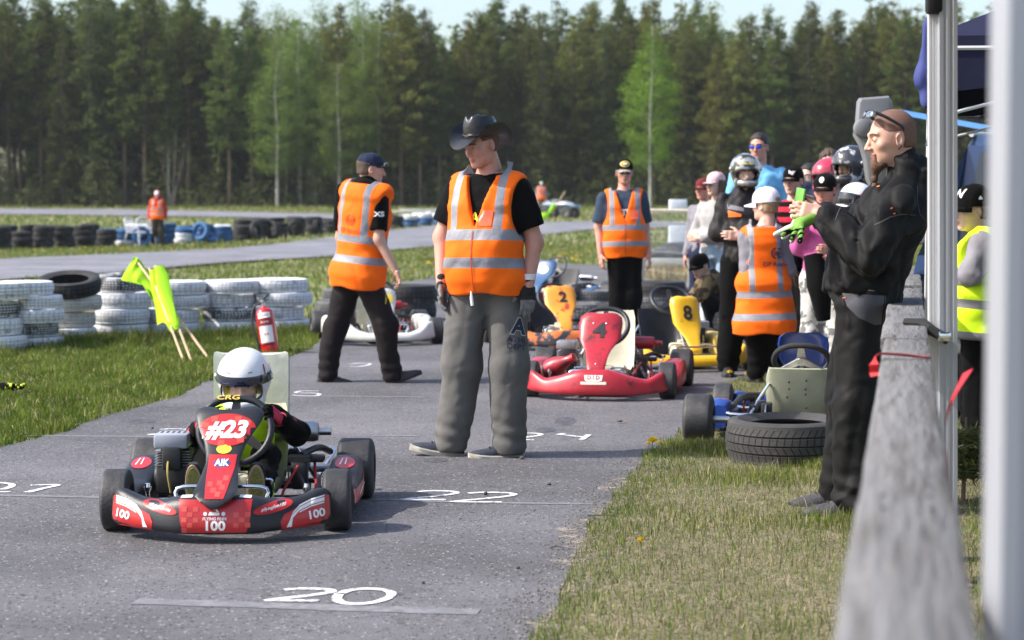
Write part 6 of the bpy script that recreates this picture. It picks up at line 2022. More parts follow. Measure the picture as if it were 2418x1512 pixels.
        lo[2] = min(lo[2], B.p['pelvis'][2] + T.get('hem', -.08) * B.L - .05); hi[2] = min(hi[2], nk[2] + .04 + T.get('collar', 0) + .06) if T.get('low', 1) else hi[2]
        hi[2] = max(hi[2], max(B.p[k_][2] for k_ in ('elL', 'elR')) + .08)
        if T.get('stripes'):
            v, q = snet(sfn, lo, hi, h)
            w = T['stripes'][1]; pl = []
            z = lo[2]
            while z < hi[2]: pl.append(((0, 0, z), (0, 0, 1))); z += w
            o = split_mesh(v, q, pl, lambda c, n_: 'a' if int((c.z - lo[2]) / w) % 2 else 'b', {'a': T.get('name', 'shirt'), 'b': 'stripes'}, {'a': T['mat'], 'b': T['stripes'][0]}, {'a': root, 'b': 'a'})
            R_['top'] = o['a']; R_['sb'] = nbvh(v, q)
        else:
            R_['top'], sv, sq_ = garment(T.get('name', 'shirt'), sfn, lo, hi, h, T['mat'], root); R_['sb'] = nbvh(sv, sq_)
    if S.get('vest'): R_['vest'], R_['vb'], R_['Tm'] = vest(B, root, S.get('vvox', h), **S['vest'])
    if S.get('shoes'):
        for i, sd in enumerate('LR'):
            yaw, pit = S.get('feet', ((R(-12), 0), (R(12), 0)))[i]
            shoe(root, B.p['an' + sd], yaw, pit, S['shoes'][0], S['shoes'][1], S.get('shs', k ** .8), toe_up=S['shoes'][2] if len(S['shoes']) > 2 else .0)
    return R_

def JP(D, vx, rz, pts):
    """joints from sight-line points (x, y in the picture, depth offset) into the person's frame"""
    x0 = (vx - CX) / FPX * D; Mi = (Matrix.Translation((x0, D, 0)) @ rotz(rz)).inverted()
    return {k: tuple(Mi @ WP(p[0], p[1], D + p[2])) for k, p in pts.items()}
def wdir(rz, v): return tuple(rotz(-rz) @ Vector(v))

# ---------------------------------------------------------------- man in the leather hat
D, vx, rz = 10.85, 1148, R(-22)
J = JP(D, vx, rz, dict(pelvis=(1150, 655, 0), neck=(1152, 412, .03), head=(1134, 342, -.02), shL=(1082, 444, .08), shR=(1226, 448, -.05),
    elL=(1043, 560, .10), elR=(1262, 572, -.04), wrL=(1042, 668, .0), wrR=(1247, 676, -.10), hiL=(1108, 690, .02), hiR=(1192, 690, 0),
    knL=(1090, 860, .02), knR=(1203, 862, -.04), anL=(1066, 1044, .06), anR=(1200, 1050, .0)))
B = Body(1.86, .010, .06, 1.03, J)
Pn = make_person('man in black leather hat, orange vest and grey tracksuit bottoms on the grid', D, vx, rz, B, dict(vox=.0095, hvox=.0042, skin=SKIN_R, head=(-22, 17, -4), hair=('ginger', 'short'),
    trousers=(GRYT, (.100, .100, .088), .006), top=dict(mat=BLKC, sleeve='short', r=(.062, .074, .07), off=.008, wr=.003, hem=-.02, fr=.36),
    vest=dict(mtl=HV_O, hem=-.16, off=.030, bands=((.07, .058), (.215, .060)), vx=(.100, .148), vneck=.50, flare=.02, wr_=.011, vvox=None) if False else dict(mtl=HV_O, hem=-.17, off=.034, bands=((.045, .056), (.195, .058)), vx=(.105, .15), vneck=.47, flare=.03, wr_=.009, arm_t=.66),
    shoes=(SHOEN, SOLE, .05), feet=((R(-62), R(-8)), (R(-52), 0)), gloves=[GLV, GLG], hs=1.04,
    handL=dict(d=wdir(rz, (.02, -.12, -1)), n=wdir(rz, (.9, -.3, 0)), th=wdir(rz, (.3, -1, 0)), curl=.55, thumb=.2),
    handR=dict(d=wdir(rz, (-.04, -.05, -1)), n=wdir(rz, (-.35, .9, 0)), th=wdir(rz, (-1, -.2, 0)), curl=.35, thumb=.2)))
def leather_hat(root, Hm):
    M = Hm @ Matrix.Rotation(R(-9), 4, 'X') @ Matrix.Rotation(R(4), 4, 'Y')
    n = 48; rings = []
    z0 = .048
    for t in np.linspace(1, 0, 9):                # brim from rim to band
        ring = []
        for j in range(n):
            a = 2 * math.pi * j / n; c, s = math.cos(a), math.sin(a)
            rx, ry = .090 + .072 * t, .108 + .086 * t
            curl = .075 * (t ** 1.5) * abs(c) ** 2.0 - .055 * t ** 1.3 * max(0, -s) ** 2 - .07 * t ** 1.2 * max(0, s) ** 2
            ring.append(Vector((rx * c * (1 - .14 * t * abs(c) ** 3), .012 + ry * s, z0 + curl)))
        rings.append(ring)
    for t in np.linspace(0.05, 1, 11):
        ring = []
        for j in range(n):
            a = 2 * math.pi * j / n; c, s = math.cos(a), math.sin(a)
            k = (1 - t ** 3 * .28) * (1 if t < .92 else (1 - (t - .92) / .08 * .9))
            pinch = 1 - .22 * t * max(0, -s) ** 2 * abs(c) ** .7
            z = z0 + .115 * min(1, t * 1.06) - (.030 * t ** 4 * math.exp(-(c * .09 / .028) ** 2)) + .012 * t * -s
            ring.append(Vector((.090 * k * c * pinch, .012 + .108 * k * s, z)))
        rings.append(ring)
    under = [[v + Vector((0, 0, -.004)) for v in r_] for r_ in rings[:9]]
    mb = MB(); mb.loft(rings, cap=False, M=M); mb.loft(list(reversed(under)) + [rings[0]], cap=False, M=M)
    mb.v = mb.v
    mb.add([M @ v for v in rings[-1]], [tuple(range(n))])
    o = mb.build('leather_hat', LEATH, root, angle=60)
    bd = MB(); bp = [Vector((.0935 * math.cos(a), .012 + .1115 * math.sin(a), z0 + .012 + .003 * math.sin(9 * a))) for a in np.linspace(0, 2 * math.pi, 40, endpoint=False)]
    bd.tube(bp, .004, 6, M=M, closed=True); bp2 = [v + Vector((0, 0, .004 + .003 * math.sin(i * 1.4 + 2))) for i, v in enumerate(bp)]
    bd.tube(bp2, .0035, 6, M=M, closed=True)
    bd.build('plaited_band', BLK, o)
    for s in (-1, 1): MB().ell((s * .085, .045, z0 + .075), (.004, .004, .004), M=M, n=8, m=5).build('eyelet', STL, o)
leather_hat(Pn['root'], Pn['Hm'])
def on(Pn, s, size, M, bvh, parent, mtl, bold=.02, sx=1, off=.004, name='lettering', cell=.025, shear=0, space=1.0):
    return lay_bm(name, text_bm(s, size, bold, shear, sx, space), M, bvh, mtl, parent, off, cell)
Tm = B.tmat()
FT = Tm @ Matrix.Translation((0, -.6, 0)) @ Matrix.Rotation(R(90), 4, 'X')       # looks at the chest
BT = Tm @ Matrix.Translation((0, .6, 0)) @ rotz(math.pi) @ Matrix.Rotation(R(90), 4, 'X')
on(Pn, 'AR', .075, FT @ Matrix.Translation((.015, .315, 0)), Pn['sb'], Pn['top'], mat('yellow_chest_print', (.8, .75, .02), rough=.7), .03, name='chest_print')
lay('id_pocket', [[(.02, .268), (.098, .268), (.098, .355), (.02, .355)]], FT, Pn['vb'], mat('clear_pocket', (.85, .12, .03), rough=.12, coat=1, var=.15, vs=30), Pn['vest'], .004, .02)
lay('front_seam', [[(-.004, -.08), (.002, -.08), (.002, .245), (-.004, .245)]], FT, Pn['vb'], mat('seam_orange', (.45, .06, .01)), Pn['vest'], .004, .03)
# prints on the trouser leg
rzI = rotz(-rz)
Mleg = Matrix.Translation(rzI @ (WP(1214, 770, D) - Vector(((vx - CX) / FPX * D, D, 0)))) ; Mleg = Matrix.Translation(Mleg.translation) @ rotz(-rz + R(12)) @ Matrix.Translation((0, -.6, 0)) @ Matrix.Rotation(R(90), 4, 'X') @ Matrix.Rotation(R(-8), 4, 'Z')
NVP = mat('navy_print', (.015, .02, .05), rough=.8)
on(Pn, 'A', .115, Mleg, Pn['tb'], Pn['trousers'], mat('white_outline', (.6, .6, .58), rough=.8), .075, .95, .003, name='leg_print')
on(Pn, 'A', .115, Mleg, Pn['tb'], Pn['trousers'], NVP, .045, .95, .0055, name='leg_print')
on(Pn, 'ATHL', .042, Mleg @ Matrix.Translation((.0, -.07, 0)), Pn['tb'], Pn['trousers'], NVP, .01, 1.1, .004, name='leg_print')
on(Pn, 'DEPT', .042, Mleg @ Matrix.Translation((-.0, -.108, 0)), Pn['tb'], Pn['trousers'], NVP, .01, 1.1, .004, name='leg_print')
# drawstring
dp = [rzI @ (WP(a, b, D - .17) - Vector(((vx - CX) / FPX * D, D, 0))) for a, b in ((1112, 688), (1113, 705), (1115, 722))]
MB().tube(dp, [.004, .010, .009], 8).build('drawstring', WHC, Pn['trousers'])
wr = B.p['wrR']
MB().lathe([(.036, -.01), (.040, .02), (.038, .022), (.034, -.008)], 16, Matrix.Translation(Vector(wr) + Vector((0, 0, .045))), closed=True).build('glove_lining', WHC, Pn['root'])

# ---------------------------------------------------------------- marshal walking away
D, vx, rz = 15.3, 846, R(125)
J = JP(D, vx, rz, dict(pelvis=(846, 640, 0), neck=(868, 432, .0), head=(876, 399, 0), shL=(894, 456, -.10), shR=(812, 452, .10),
    elL=(893, 566, -.14), elR=(806, 560, .24), wrL=(934, 640, -.16), wrR=(818, 640, .26), hiL=(866, 668, -.05), hiR=(826, 668, .05),
    knL=(908, 768, -.05), knR=(792, 770, .08), anL=(926, 884, .0), anR=(771, 887, .06)))
B = Body(1.78, .008, .02, 1.0, J)
Pn = make_person('man walking in orange safety vest, navy cap and dark brown trousers, seen from behind', D, vx, rz, B, dict(vox=.0105, hvox=.0055, skin=SKIN, head=(-22, 6, 0), hair=('brown', 'cap'),
    trousers=(DKB, (.098, .088, .072), .009), top=dict(mat=BLKC, sleeve='short', r=(.064, .070, .06), off=.008, wr=.003, fr=.40, collar=.02),
    vest=dict(mtl=HV_O, hem=-.20, off=.034, bands=((.06, .055), (.215, .055)), vx=(.095, .145), vneck=None, flare=.09, wr_=.007),
    shoes=(SHOEB, SOLEB), feet=((R(-33), R(-22)), (R(-36), 0)),
    handL=dict(d=wdir(rz, (.35, 0, -1)), n=wdir(rz, (-.8, -.3, -.2)), th=wdir(rz, (.6, .6, .4)), curl=1.1, thumb=.6)))
c, Mc = cap(Pn['root'], Pn['Hm'], NAVY, back_gap='brown', flat=True, bill=.07, h=.088, curve=.012)
glasses(Pn['root'], Pn['Hm'] @ Matrix.Translation((0, -.004, .048)) @ Matrix.Scale(1.06, 4), GLASS, BLK, name='sunglasses')
Tm = B.tmat(); BT = Tm @ Matrix.Translation((0, .6, 0)) @ rotz(math.pi) @ Matrix.Rotation(R(90), 4, 'X')
OPR = mat('faded_orange_print', (.70, .08, .01), rough=.8); DKOP = mat('dark_logo_print', (.03, .02, .06), rough=.8)
def op_logo(Pn, M, mtl, s=1.0):
    ring = []
    n = 28
    for i in range(n):
        a, b = 2 * math.pi * i / n, 2 * math.pi * (i + 1) / n
        if i % 14 in (6, 7) : continue
        ring.append([(.042 * s * math.cos(a), .042 * s * math.sin(a)), (.042 * s * math.cos(b), .042 * s * math.sin(b)), (.031 * s * math.cos(b), .031 * s * math.sin(b)), (.031 * s * math.cos(a), .031 * s * math.sin(a))])
    lay('bank_logo', ring, M, Pn['vb'], mtl, Pn['vest'], .004, .03)
    on(Pn, 'op', .058 * s, M @ Matrix.Translation((0, .004, 0)), Pn['vb'], Pn['vest'], mtl, .03, .8, .0045, name='bank_logo')
    on(Pn, 'OP Ruukki', .046 * s, M @ Matrix.Translation((0, -.08 * s, 0)), Pn['vb'], Pn['vest'], mtl, .006, 1.0, .0045, name='back_lettering')
op_logo(Pn, BT @ Matrix.Translation((.0, .385, 0)), OPR)
Ms = Matrix.Translation(Vector(B.p['shL']) * .3 + Vector(B.p['elL']) * .7 + Vector((0, 0, .085))) @ rotz(-rz + R(10)) @ Matrix.Translation((0, -.4, 0)) @ Matrix.Rotation(R(90), 4, 'X')
on(Pn, 'XS', .05, Ms, Pn['sb'], Pn['top'], WHP, .04, 1.3, .004, name='sleeve_print')
lay('pocket_piping', [[(0, 0), (.018, 0), (.006, -.2), (-.004, -.2)]], Matrix.Translation(Vector(rotz(-rz) @ (WP(912, 655, D) - Vector(((vx - CX) / FPX * D, D, 0))))) @ rotz(-rz) @ Matrix.Translation((0, -.6, 0)) @ Matrix.Rotation(R(90), 4, 'X'), Pn['tb'], mat('ochre_piping', (.45, .33, .03)), Pn['trousers'], .004, .03)

# ---------------------------------------------------------------- marshal with sunglasses behind the red kart
D, vx, rz = 19.1, 1470, R(3)
J = JP(D, vx, rz, dict(pelvis=(1474, 578, 0), neck=(1472, 449, .02), head=(1474, 407, 0), shL=(1424, 470, .0), shR=(1514, 466, .0),
    elL=(1414, 536, .03), elR=(1522, 538, .03), wrL=(1418, 603, -.05), wrR=(1531, 602, -.05), hiL=(1458, 596, 0), hiR=(1492, 596, 0),
    knL=(1460, 700, 0), knR=(1490, 700, .0), anL=(1464, 798, .03), anR=(1490, 798, .0)))
B = Body(1.80, .008, .03, 1.05, J)
Pn = make_person('marshal in orange vest and slate T-shirt with black cap behind the red kart', D, vx, rz, B, dict(vox=.012, skin=SKIN_R, head=(-3, 3, 0), hair=('brown', 'cap'),
    trousers=(BLKC, (.098, .092, .078), .008), top=dict(mat=SLATE, sleeve='short', r=(.062, .074, .065), off=.008, wr=.003, fr=.42),
    vest=dict(mtl=HV_O, hem=-.24, off=.032, bands=((-.02, .05), (.135, .05)), vx=(.10, .145), vneck=.45, flare=.03, wr_=.007), shoes=(SHOEB, SOLEB)))
c, Mc = cap(Pn['root'], Pn['Hm'], BLKC, visor=mat('patterned_visor', (.40, .40, .36), var=.2, vs=30, col2=(.04, .04, .04), mix=(.55, .6)), h=.095)
glasses(Pn['root'], Pn['Hm'], GLASS, BLK)
dm = dome(.0855, .106, .095, .012, .038, bottom=.018); dm.v = [tuple(Mc @ Vector(v)) for v in dm.v]; dbv = dm.bvh()
FH = Mc @ Matrix.Translation((0, -.5, .082)) @ Matrix.Rotation(R(90), 4, 'X')
lay('cap_badge', [oval(0, 0, .046, .028)], FH, dbv, YEL, c, .003, .02); lay('cap_badge', [oval(0, 0, .036, .019)], FH, dbv, DKP, c, .0045, .02)
lay('cap_badge', [oval(-.010, 0.002, .012, .011, 10), oval(.012, .002, .013, .010, 10)], FH, dbv, WHP, c, .006, .02)
Tm = B.tmat(); FT = Tm @ Matrix.Translation((0, -.6, 0)) @ Matrix.Rotation(R(90), 4, 'X')
on(Pn, 'TU', .08, FT @ Matrix.Translation((.02, .30, 0)), Pn['sb'], Pn['top'], WHP, .03, name='chest_print')
lay('id_pocket', [[(.05, .24), (.13, .24), (.13, .32), (.05, .32)]], FT, Pn['vb'], MATS['clear_pocket'], Pn['vest'], .004, .02)
lay('front_seam', [[(-.004, -.12), (.003, -.12), (.003, .23), (-.004, .23)]], FT, Pn['vb'], MATS['seam_orange'], Pn['vest'], .004, .03)

# ---------------------------------------------------------------- bearded man in black coveralls at the rail
D, vx, rz = 8.95, 2050, R(-76)
J = JP(D, vx, rz, dict(pelvis=(2036, 690, 0), neck=(2130, 432, .0), head=(2103, 326, 0), shL=(2112, 468, .19), shR=(2126, 476, -.20),
    elL=(2026, 590, .28), elR=(2050, 606, -.27), wrL=(1934, 498, .05), wrR=(1940, 508, -.11), hiL=(2040, 726, .10), hiR=(2034, 730, -.10),
    knL=(2004, 945, .12), knR=(2022, 955, -.12), anL=(1982, 1156, .17), anR=(2014, 1178, -.14)))
B = Body(1.80, .010, .04, .98, J); B.hs = 1.05
Pn = make_person('bearded man in black coveralls leaning on the wooden rail, holding a phone', D, vx, rz, B, dict(vox=.0095, hvox=.0038, skin=SKIN, head=(-6, 7, 0), hair=('ginger', None),
    trousers=(BLKW, (.102, .098, .090), .009), top=dict(mat=BLKW, sleeve='long', r=(.066, .062, .054), off=.026, wr=.016, collar=.075, hem=-.06, flare=.0, seed=8, fr=.93, name='jacket'),
    shoes=(mat('charcoal_trainer', (.045, .045, .048), rough=.7, var=.35, vs=35, bump=.5, bs=90), SOLEB), shs=1.1, feet=((R(-8), 0), (R(-14), 0)), hs=1.0,
    handL=dict(d=wdir(rz, (-1, 0, .12)), n=wdir(rz, (.1, -1, -.1)), th=wdir(rz, (0, 0, 1)), curl=.9, thumb=.7),
    handR=dict(d=wdir(rz, (-1, .1, .28)), n=wdir(rz, (-.2, .95, -.3)), th=wdir(rz, (0, 0, 1)), curl=.75, thumb=.5)))
root, Hm = Pn['root'], Pn['Hm']
# buzz cut, beard, plaited goatee
def buzz(P):
    d = s_ell(P, (0, .015, .031), (.0785, .0985, .0895))
    d = smin(d, s_ell(P, (0, .045, -.03), (.066, .058, .06)), .03)
    lim = np.where(P[:, 2] > .02, -.050 - (P[:, 2] - .02) * .35, .008)
    d = smax(d, -(P[:, 1] - lim), .01); d = smax(d, -(P[:, 2] + .050), .01)
    e = s_box(P, (0, .012, -.012), (.2, .034, .066), .01); return smax(d, -e, .004)
v, q = snet(buzz, (-.12, -.12, -.09), (.12, .13, .15), .005)
link('hair', np_mesh('hair', tf(v, Hm), q, mat('cropped_hair', (.17, .085, .06), rough=.75, var=.25, vs=120, bump=.4, bs=400)), root)
def beard(P):
    d = smin(s_ell(P, (0, -.074, -.108), (.026, .026, .034)), s_ell(P, (0, -.052, -.104), (.040, .036, .018)), .02)
    d = smin(d, s_cap(P, (0, -.088, -.115), (0, -.088, -.155), .016, .012), .015)
    for s in (-1, 1): d = smin(d, s_cap(P, (s * .024, -.084, -.062), (s * .02, -.084, -.10), .005, .008), .01)
    return d + wrinkle(P, .0022, 3, 150, (1, 1, .3))
v, q = snet(beard, (-.07, -.13, -.19), (.07, .01, -.04), .004)
bo = link('beard', np_mesh('beard', tf(v, Hm), q, HAIRS['ginger']), root)
pl = MB()
pts = [Hm @ Vector((0, -.092, -.165)), Hm @ Vector((0, -.093, -.195)), Hm @ Vector((0, -.102, -.225)), Hm @ Vector((0, -.118, -.258)), Hm @ Vector((0, -.136, -.29)), Hm @ Vector((0, -.148, -.32))]
for i, p in enumerate(pts): pl.ell(p, (.0155 - .0012 * i, .0165 - .001 * i, .0185), n=12, m=8)
pl.build('plait', HAIRS['ginger'], bo)
globals()['S_BIG'] = True
glasses(root, Hm @ Matrix.Translation((0, .004, .054)) @ Matrix.Rotation(R(-30), 4, 'X') @ Matrix.Scale(1.08, 4), mat('mirror_lens', (.25, .3, .36), rough=.08, metal=.6, var=.5, vs=60), BLK)
globals()['S_BIG'] = False
for s in (-1, 1):
    er = MB()
    for y, z in ((-.002, -.048), (.004, -.044), (.010, -.038)): er.ell((s * .089, y, z), (.005, .005, .005), M=Hm, n=8, m=6)
    er.build('ear_studs', BLK, Pn['body'])
# trouser and jacket details laid on the cloth
def side(px, py, dz=.6):
    p = rotz(-rz) @ (WP(px, py, D) - Vector(((vx - CX) / FPX * D, D, 0)))
    return Matrix.Translation(p) @ rotz(-rz) @ Matrix.Translation((0, -dz, 0)) @ Matrix.Rotation(R(90), 4, 'X')
GPOC = mat('grey_pocket', (.045, .045, .058), rough=.45, var=.15, vs=12, bump=.4, bs=10)
k_ = 1 / 528
def vpoly(pts, cx, cy): return [((x - cx) * k_, (cy - y) * k_) for x, y in pts]
M0 = side(2035, 720)
lay('hip_pocket', [vpoly([(1974, 688), (2068, 694), (2062, 760), (2045, 762), (2008, 745), (1983, 718)], 2035, 720)], M0, Pn['tb'], GPOC, Pn['trousers'], .004, .02)
STI = mat('pale_stitching', (.07, .07, .075), rough=.8)
def stitch(pts, cx, cy, M, bv, par, w=1.1):
    qs = []
    for a, b in zip(pts[:-1], pts[1:]):
        d = Vector((b[0] - a[0], b[1] - a[1])).normalized(); n = Vector((-d.y, d.x)) * w
        qs.append(vpoly([(a[0] - n.x, a[1] - n.y), (b[0] - n.x, b[1] - n.y), (b[0] + n.x, b[1] + n.y), (a[0] + n.x, a[1] + n.y)], cx, cy))
    lay('stitching', qs, M, bv, STI, par, .003, .03)
stitch([(2072, 690), (2066, 800), (2055, 900), (2046, 1000), (2038, 1100), (2030, 1150)], 2035, 720, M0, Pn['tb'], Pn['trousers'])
stitch([(1972, 672), (2020, 680), (2080, 686), (2110, 686)], 2035, 720, M0, Pn['tb'], Pn['trousers'])
M1 = side(2080, 560)
stitch([(2036, 530), (2070, 512), (2100, 505), (2140, 508)], 2080, 560, M1, Pn['sb'], Pn['top'], .9)
stitch([(2150, 440), (2146, 480), (2150, 505), (2175, 530)], 2080, 560, M1, Pn['sb'], Pn['top'], .9)
stitch([(1952, 520), (1962, 500), (1976, 482)], 2080, 560, M1, Pn['sb'], Pn['top'], .9)
OTAB = mat('orange_tab', (.9, .18, .02), rough=.6)
for a, b in ((2058, 442), (2072, 492), (2078, 504), (1976, 700)):
    lay('orange_tab', [vpoly([(a, b), (a + 6, b - 2), (a + 6, b), (a, b + 2)], 2080, 560)], M1, Pn['sb'] if b < 600 else Pn['tb'], OTAB, Pn['top'] if b < 600 else Pn['trousers'], .006, .02)
# chest flap and snap
cu = MB(); wr = Vector(B.p['wrR']); cu.ell(wr + Vector(rotz(-rz) @ Vector((.035, -.058, .0))), (.008, .008, .008), n=10, m=6); cu.build('snap_button', STL, Pn['top'])
# the phone: held by both hands, so a thing of its own
hp = WP(1889, 462, 8.92)
LIME = mat('lime_phone_case', (.13, .36, .05), rough=.4)
ph = empty('mobile_phone', hp, R(-90), 'lime green phone held up by the bearded man', 'phone')
MB().box((0, 0, 0), (.011, .12, .066), bev=.004).build('case', LIME, ph)
MB().box((.0068, 0, 0), (.003, .11, .058), bev=.001).build('screen', GLASS, ph)
ph.rotation_euler = (R(4), R(8), R(9))
# work gloves dangling from the hand
LG = mat('glove_leather', (.50, .48, .42), rough=.9, var=.2, vs=30); NG = mat('lime_glove', (.15, .33, .04), rough=.7)
gl = empty('work_gloves', WP(1902, 528, 8.86), R(-90), 'white, lime and black work gloves dangling under the phone', 'gloves')
for i, (a, m_) in enumerate((((-.02, .0, .03), LG), ((.02, .0, .02), NG))):
    def gfn(P):
        b = np.array([a[0], .0, .02]); d = None
        for j in range(4):
            e = b + np.array([(-.05 if i == 0 else .03) + .018 * j, -.13 + .035 * abs(j - 1) + .02 * i, -.055 - .014 * j])
            c_ = s_cap(P, b + np.array([.010 * j - .015, -.02, -.02]), e, .014, .011)
            d = c_ if d is None else smin(d, c_, .006)
        d = smin(d, s_cap(P, b + np.array([0, .04, .01]), b + np.array([0, -.03, -.02]), .024, .028), .012)
        d = smin(d, s_cap(P, b, b + np.array([-.035, -.05, .01]), .014, .011), .01)
        return d + wrinkle(P, .002, i, 80, (1, 1, 1))
    v, q = snet(gfn, (-.14, -.22, -.16), (.14, .1, .1), .005)
    link('glove', np_mesh('glove', v, q, [m_, BLKC], mi=((v[q].mean(1)[:, 2] < -.02) & (i == 1) & (np.sin(v[q].mean(1)[:, 0] * 300) > 0)).astype(int)), gl)

# ---------------------------------------------------------------- boy in the white cap and orange vest
D, vx, rz = 15.3, 1803, R(192)
J = JP(D, vx, rz, dict(pelvis=(1803, 664, 0), neck=(1800, 534, .0), head=(1806, 486, .0), shR=(1762, 562, .0), shL=(1846, 558, .0),
    elR=(1767, 640, -.03), elL=(1858, 640, .0), wrR=(1782, 655, .20), wrL=(1835, 655, .22), hiL=(1822, 680, .0), hiR=(1786, 680, 0),
    knL=(1830, 785, .0), knR=(1786, 788, .0), anL=(1834, 878, .0), anR=(1786, 880, .0)))
B = Body(1.46, .012, .01, 1.06, J, child=True)
Pn = make_person('boy in white cap and orange vest with bank logo, back turned', D, vx, rz, B, dict(vox=.0105, hvox=.0055, hk='child', skin=SKIN_P, head=(36, 0, 0), hair=('blond', 'cap'),
    trousers=(BLKC, (.10, .095, .085), .008), top=dict(mat=GREYM, sleeve='long', r=(.075, .072, .06), off=.010, wr=.005),
    vest=dict(mtl=HV_O, hem=-.95, off=.040, bands=((-.295, .052), (-.125, .052)), vx=(.085, .13), vneck=None, flare=.08, wr_=.007, arm=(.075, .16), arm_t=.60, bx=.17), shoes=(SHOEB, SOLEB)))
c, Mc = cap(Pn['root'], Pn['Hm'] @ Matrix.Scale(1.12, 4), WHC, back_gap='blond', yaw=0, tilt=R(4), h=.095, bill=.085)
Tm = B.tmat(); BT = Tm @ Matrix.Translation((0, .6, 0)) @ rotz(math.pi) @ Matrix.Rotation(R(90), 4, 'X')
op_logo(Pn, BT @ Matrix.Translation((.085, .215, 0)), DKOP, 1.05)

# ---------------------------------------------------------------- the crowd by the fence
def simple(label, vx, D, top, rz, S, J=None, fat=0, belly=0, wide=1.0, child=False, hat=.0, H=None):
    zt = CAMH + (HZ - top) / FPX * D
    H = H or zt - hat
    B = Body(H, fat, belly, wide, J, child)
    S.setdefault('vox', .0145); S.setdefault('hvox', .007)
    return make_person(label, D, vx, R(rz), B, S, 'spectators by the karts'), B
CROSS = lambda k, w=1.0: dict(elL=(-.27 * k * w, -.02, 1.15 * k), elR=(.27 * k * w, -.02, 1.15 * k), wrL=(.07 * k, -.20, 1.17 * k), wrR=(-.07 * k, -.22, 1.13 * k))
FOLD = dict(handL=dict(d=(1, -.1, .05), n=(0, 1, 0), th=(0, 0, 1), curl=.5), handR=dict(d=(-1, -.05, .05), n=(0, 1, 0), th=(0, 0, 1), curl=.5))
# helmeted youth in black coverall
P_, B = simple('youth in silver patterned helmet and black coverall with arms crossed', 1757, 15.9, 350, 3, dict(hk='child', skin=SKIN_P, head=(0, 4, 0), hair=('brown', None), trousers=(BLKC, (.10, .095, .085), .008),
    top=dict(mat=cloth('black_coverall', (.018, .017, .018), rough=.6), sleeve='long', r=(.060, .060, .052), off=.018, wr=.009, collar=.03, name='jacket'), shoes=(SHOEB, SOLEB), **FOLD), J=CROSS(1.0, .82), hat=.06, wide=.9)
SILV = mat('silver_helmet', (.45, .45, .42), rough=.22, metal=.55, var=.3, vs=9, col2=(.06, .06, .05), mix=(.50, .54), coat=.5)
hm, hb = helmet(P_['root'], P_['Hm'], [SILV, mat('clear_visor', (.5, .5, .5), rough=.05, trans=.9, alpha=.25, coat=1), STL], 1.04, 'up')
lay_bm('helmet_lettering', text_bm('www.racing', .03, .02), P_['Hm'] @ Matrix.Translation((0, -.6, .082)) @ Matrix.Rotation(R(90), 4, 'X'), hb, YEL, hm, .004, .02)
FT = B.tmat() @ Matrix.Translation((0, -.6, 0)) @ Matrix.Rotation(R(90), 4, 'X')
lay('orange_flap', [[(-.15, .375), (-.05, .345), (-.05, .325), (-.145, .32)]], FT, P_['sb'], OTAB, P_['top'], .005, .03)
for yk in ([(-.15, .425), (-.03, .395), (-.03, .365), (-.15, .385)], [(.04, .4), (.15, .425), (.15, .40), (.04, .375)]): lay('grey_yoke', [yk], FT, P_['sb'], GREYM, P_['top'], .004, .03)
# tall man with blue mirror sunglasses
P_, B = simple('tall man in sky blue T-shirt with blue mirrored sunglasses', 1790, 17.5, 297, -12, dict(skin=SKIN_R, head=(-14, 2, 0), hair=('dark', 'short'), trousers=(NAVY, (.09, .08, .07)),
    top=dict(mat=SKYB, sleeve='short', r=(.052, .066, .064), off=.016, wr=.006), shoes=(SHOEB, SOLEB), vox=.013), wide=.9)
glasses(P_['root'], P_['Hm'], MIRR, BLK)
FT = B.tmat() @ Matrix.Translation((0, -.6, 0)) @ Matrix.Rotation(R(90), 4, 'X')
lay_bm('chest_print', text_bm('GHS', .075, .03), FT @ Matrix.Translation((.06, .36, 0)), P_['sb'], mat('ochre_print', (.5, .42, .18)), P_['top'], .004, .03)
# woman in the pale pink cap
P_, B = simple('woman in pale pink cap with grey sleeves and torn pale jeans, arms folded', 1690, 19.6, 397, -38, dict(hk='female', skin=SKIN_P, head=(-12, 2, 0), hair=('brown', 'long'), trousers=(JEAN, (.085, .07, .06)),
    top=dict(mat=LGREY, sleeve='long', r=(.055, .052, .045), off=.012, wr=.006), shoes=(SHOEB, SOLEB), **FOLD), J=CROSS(.92), wide=.9, hat=.03)
cap(P_['root'], P_['Hm'], PINKC); glasses(P_['root'], P_['Hm'], GLASS, BLK)
bj = MB(); bj.tube([(.16, .1, .98), (.2, .08, .7), (.16, .1, .3)], [.09, .11, .05], 10, smooth=3); bj.build('tied_jacket', BLUC, P_['root'])
P_, B = simple('person in dark red cap half hidden behind the pink cap', 1661, 21.5, 414, -30, dict(hk='female', skin=SKIN_R, head=(-8, 2, 0), hair=('dark', 'cap'), trousers=(NAVY, (.085, .07, .06)), top=dict(mat=GREYM, sleeve='long', r=(.055, .052, .045), off=.012)), hat=.03, wide=.8)
cap(P_['root'], P_['Hm'], cloth('dark_red_cap', (.14, .02, .022)))
P_, B = simple('person in black cap hidden behind the silver helmet shoulder', 1712, 21.0, 428, 10, dict(skin=SKIN, head=(0, 6, 0), hair=('dark', 'cap'), trousers=(NAVY, (.085, .07, .06)), top=dict(mat=REDJ, sleeve='long', off=.014)), hat=.02)
cap(P_['root'], P_['Hm'], BLKC)
